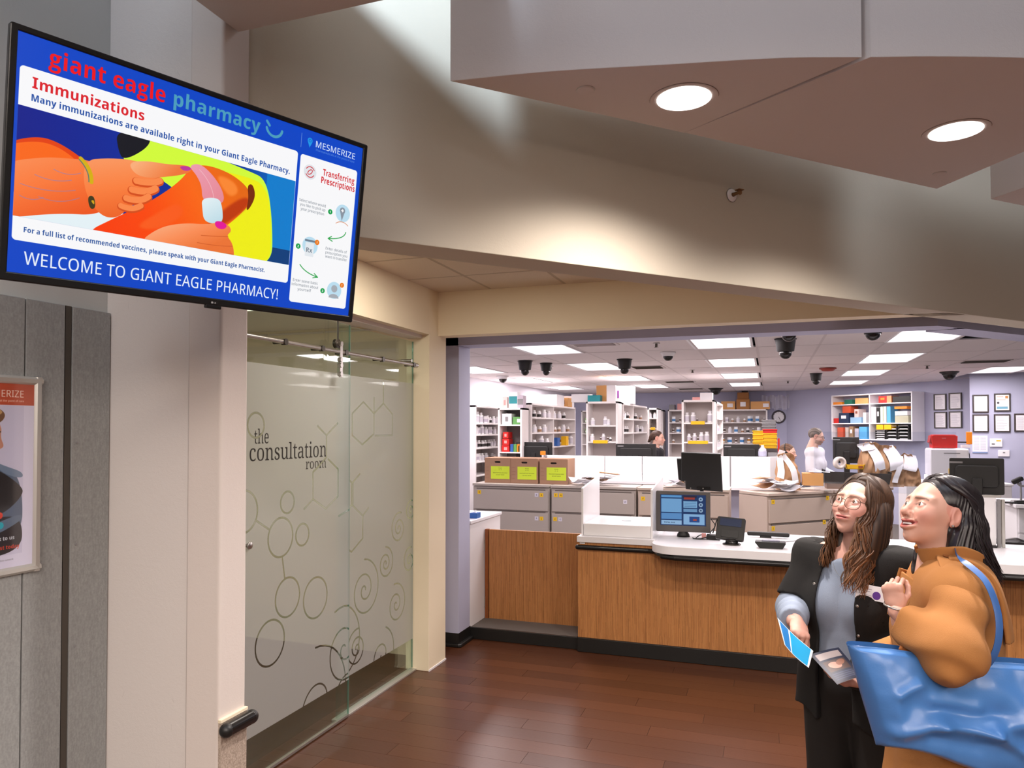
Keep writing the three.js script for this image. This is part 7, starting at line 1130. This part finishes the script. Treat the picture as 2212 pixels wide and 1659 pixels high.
// ---------------------------------------------------------------- staff behind the counter
function staff(label, x, d, ry, headY, opt) {
  const p = thing('person', label, 'person', W(x, FY, d), ry), k = headY - FY - 1.6; const hq = new THREE.Matrix4().makeRotationFromEuler(new THREE.Euler(opt.pitch ?? 0, opt.yaw ?? 0, 0, 'YXZ')).setPosition(V(0, 1.6 + k, .02));
  const s = (1.6 + k) / 1.6, J = { chest: [0, 1.25 * s, -.01], waist: [0, 1.07 * s, 0], hip: [0, .93 * s, -.01], neck: [0, 1.4 * s, -.03], headBase: [0, 1.52 * s, 0], shR: [-.17, 1.38 * s, -.01], shL: [.17, 1.38 * s, -.01], elR: [-.23, 1.12 * s, .02], elL: [.23, 1.12 * s, .02], wrR: [-.12, 1.06 * s, .25], wrL: [.12, 1.06 * s, .25], thR: [-.09, .88 * s, 0], thL: [.09, .88 * s, 0], knR: [-.09, .5 * s, .02], knL: [.09, .5 * s, .02], anR: [-.09, .085, -.02], anL: [.09, .085, -.02], toeR: [-.1, .04, .12], toeL: [.1, .04, .12] };
  const o = { skin: '#e2b6a2', rose: '#d98c7c', lip: '#b56a62', brow: opt.hair, ...opt.face }, skin = lin(o.skin), hf = headField(o), col = headColor(o), beard = opt.beard && lin(opt.beard);
  const bodyG = mesher(boneBody(J), [-.34, 0, -.2], [.34, 1.56 * s, .4], .02, () => skin);
  const headG = mesher((a, b, c) => smin(hf(a, b, c), cap(a, b, c, [0, -.06, -.03], [0, -.2, -.055], .052, .056), .03), [-.1, -.24, -.13], [.1, .14, .13], .0045, beard ? (a, b, c) => (b < -.045 && c > .0 && b > -.12 && !(Math.abs(a) < .022 && Math.abs(b + .063) < .007) ? mixc(col(a, b, c), beard, .6) : col(a, b, c)) : col).applyMatrix4(hq);
  const hands = ['R', 'L'].map((S) => placed(mesher(handField({ curl: [[.3, .4, .3], [.3, .4, .3], [.35, .4, .3], [.4, .4, .3]] }), [-.06, -.06, -.04], [.09, .2, .1], .006, () => skin), frameOf(V(...J['wr' + S]), V(S === 'R' ? .25 : -.25, -.05, .95), V(0, -1, 0), S === 'R')));
  bodyPart('body', mergeIdx([bodyG, headG, ...hands]), skinMat, p); for (const q of [-1, 1]) bodyPart('eye', eyeGeo(q, 0, -.1).applyMatrix4(hq), eyeMat, p);
  const coat = (a, b, c) => { let d = smin(boneTorso(J, a, b, c) - .022, smax(cap(a, b, c, [0, 1.0 * s, 0], [0, .55, 0], .17, .22, 1, 1.3), b - 1.05 * s, .05), .05); for (const S of ['R', 'L']) d = smin(d, smin(cap(a, b, c, J['sh' + S], J['el' + S], .066, .06), cap(a, b, c, J['el' + S], J['wr' + S], .06, .042), .02), .02); d = smax(d, .5 - b, .01); return smax(d, b - 1.47 * s + (c > 0 ? .5 * Math.max(0, .07 - Math.abs(a)) : 0), .01); };
  bodyPart(opt.wear, uvd(mesher(coat, [-.34, .45, -.26], [.34, 1.5 * s, .34], .011)), mat(opt.cloth, .85), p, opt.wearLabel);
  const hs = lin(opt.hair), hl = lin(opt.hair2 ?? opt.hair), hair = (a, b, c) => { let d = ell(a, b, c, 0, .038, -.024, .082, .09, .1); if (opt.tail) { d = smin(d, cap(a, b, c, [0, .03, -.11], [0, -.1, -.17], .032, .014), .02); } if (opt.long) d = smin(d, ell(a, b, c, 0, -.05, -.06, .085, .12, .06), .04); d = smax(d, -ell(a, b, c, 0, -.03, .085, .09, opt.brow ?? .112, .09), .01); d = smax(d, -ell(Math.abs(a), b, c, .085, -.01, .004, .03, .05, .036), .01); if (!opt.long) d = smax(d, -.045 - b + (c < -.05 ? -.02 : .02), .02); return d + .002 * Math.sin(Math.atan2(a, c) * 40 + b * 60); };
  bodyPart('hair', mesher(hair, [-.12, -.2, -.22], [.12, .15, .1], .005, (a, b, c) => mixc(hs, hl, .5 + .5 * Math.sin(a * 190 + b * 90))).applyMatrix4(hq), hairMat, p);
  bodyPart('trousers', uvd(mesher((a, b, c) => { let d = 9; for (const S of ['R', 'L']) d = smin(d, smin(cap(a, b, c, J['th' + S], J['kn' + S], .095, .075), cap(a, b, c, J['kn' + S], J['an' + S], .075, .06), .03), .02); return smax(d, b - .9, .01); }, [-.22, .03, -.14], [.22, .95, .14], .02)), M.black, p);
  for (const S of ['R', 'L']) bodyPart('shoe', uvd(mesher((a, b, c) => smax(cap(a, b, c, [J['an' + S][0], .06, J['an' + S][2]], J['toe' + S], .048, .042), .002 - b, .004), [J['an' + S][0] - .1, 0, -.1], [J['an' + S][0] + .12, .14, .2], .015)), M.black, p);
  const head = new THREE.Group(); return { p, hq };
}
staff('pharmacy worker with brown ponytail seen in profile behind a desk monitor', -1.7, 11.75, 1.45, 1.72, { hair: '#3b2a22', hair2: '#5a4032', tail: true, wear: 'dark_jacket', cloth: '#23252b', wearLabel: 'dark jacket', face: { skin: '#e6b8a4' } });
{
  const { p, hq } = staff('bearded man with grey hair and glasses in a white coat looking down', .62, 11.5, 1.15, 1.76, { pitch: .2, yaw: .25, hair: '#5f554e', hair2: '#857a72', beard: '#6a5a50', brow: .118, wear: 'white_coat', cloth: '#eceaf0', wearLabel: 'white laboratory coat' });
  const gl = new THREE.Group(); gl.name = 'glasses'; gl.applyMatrix4(hq); p.add(gl); for (const s of [-1, 1]) { bodyPart('rim', tube(rrect(.05, .036, .012, 4).map(([a, b]) => V(s * .034 + a, b - .004, .107 - Math.abs(s * .034 + a) * .28)), .0016, 40, 5, true), M.black, gl); bodyPart('temple', tube([V(s * .06, .004, .091), V(s * .074, .004, .04), V(s * .08, .002, -.01)], .0016, 10, 5), M.black, gl); }
}
{
  const { p, hq } = staff('brown-haired worker with a black headset bending behind the lone paper bag', .22, 10.9, 1.3, 1.54, { pitch: .1, hair: '#5a3d2c', hair2: '#7c5a42', long: true, wear: 'grey_top', cloth: '#4a4a52', wearLabel: 'dark grey top' });
  const hs = new THREE.Group(); hs.name = 'headset'; hs.applyMatrix4(hq); p.add(hs); bodyPart('band', tube([V(.088, .0, -.02), V(.075, .09, -.04), V(0, .128, -.05), V(-.075, .09, -.04), V(-.088, .0, -.02)], .006, 30, 8), M.black, hs); for (const s of [-1, 1]) bodyPart('ear_pad', cyl(.03, .03, .02, s * .09, -.005, -.015, 18, 0, 0, Math.PI / 2), M.black, hs); bodyPart('boom', tube([V(.092, -.02, .0), V(.085, -.05, .06), V(.05, -.065, .1)], .003, 16, 6), M.black, hs);
}
scene.updateMatrixWorld(true);
renderer.render(scene, camera);
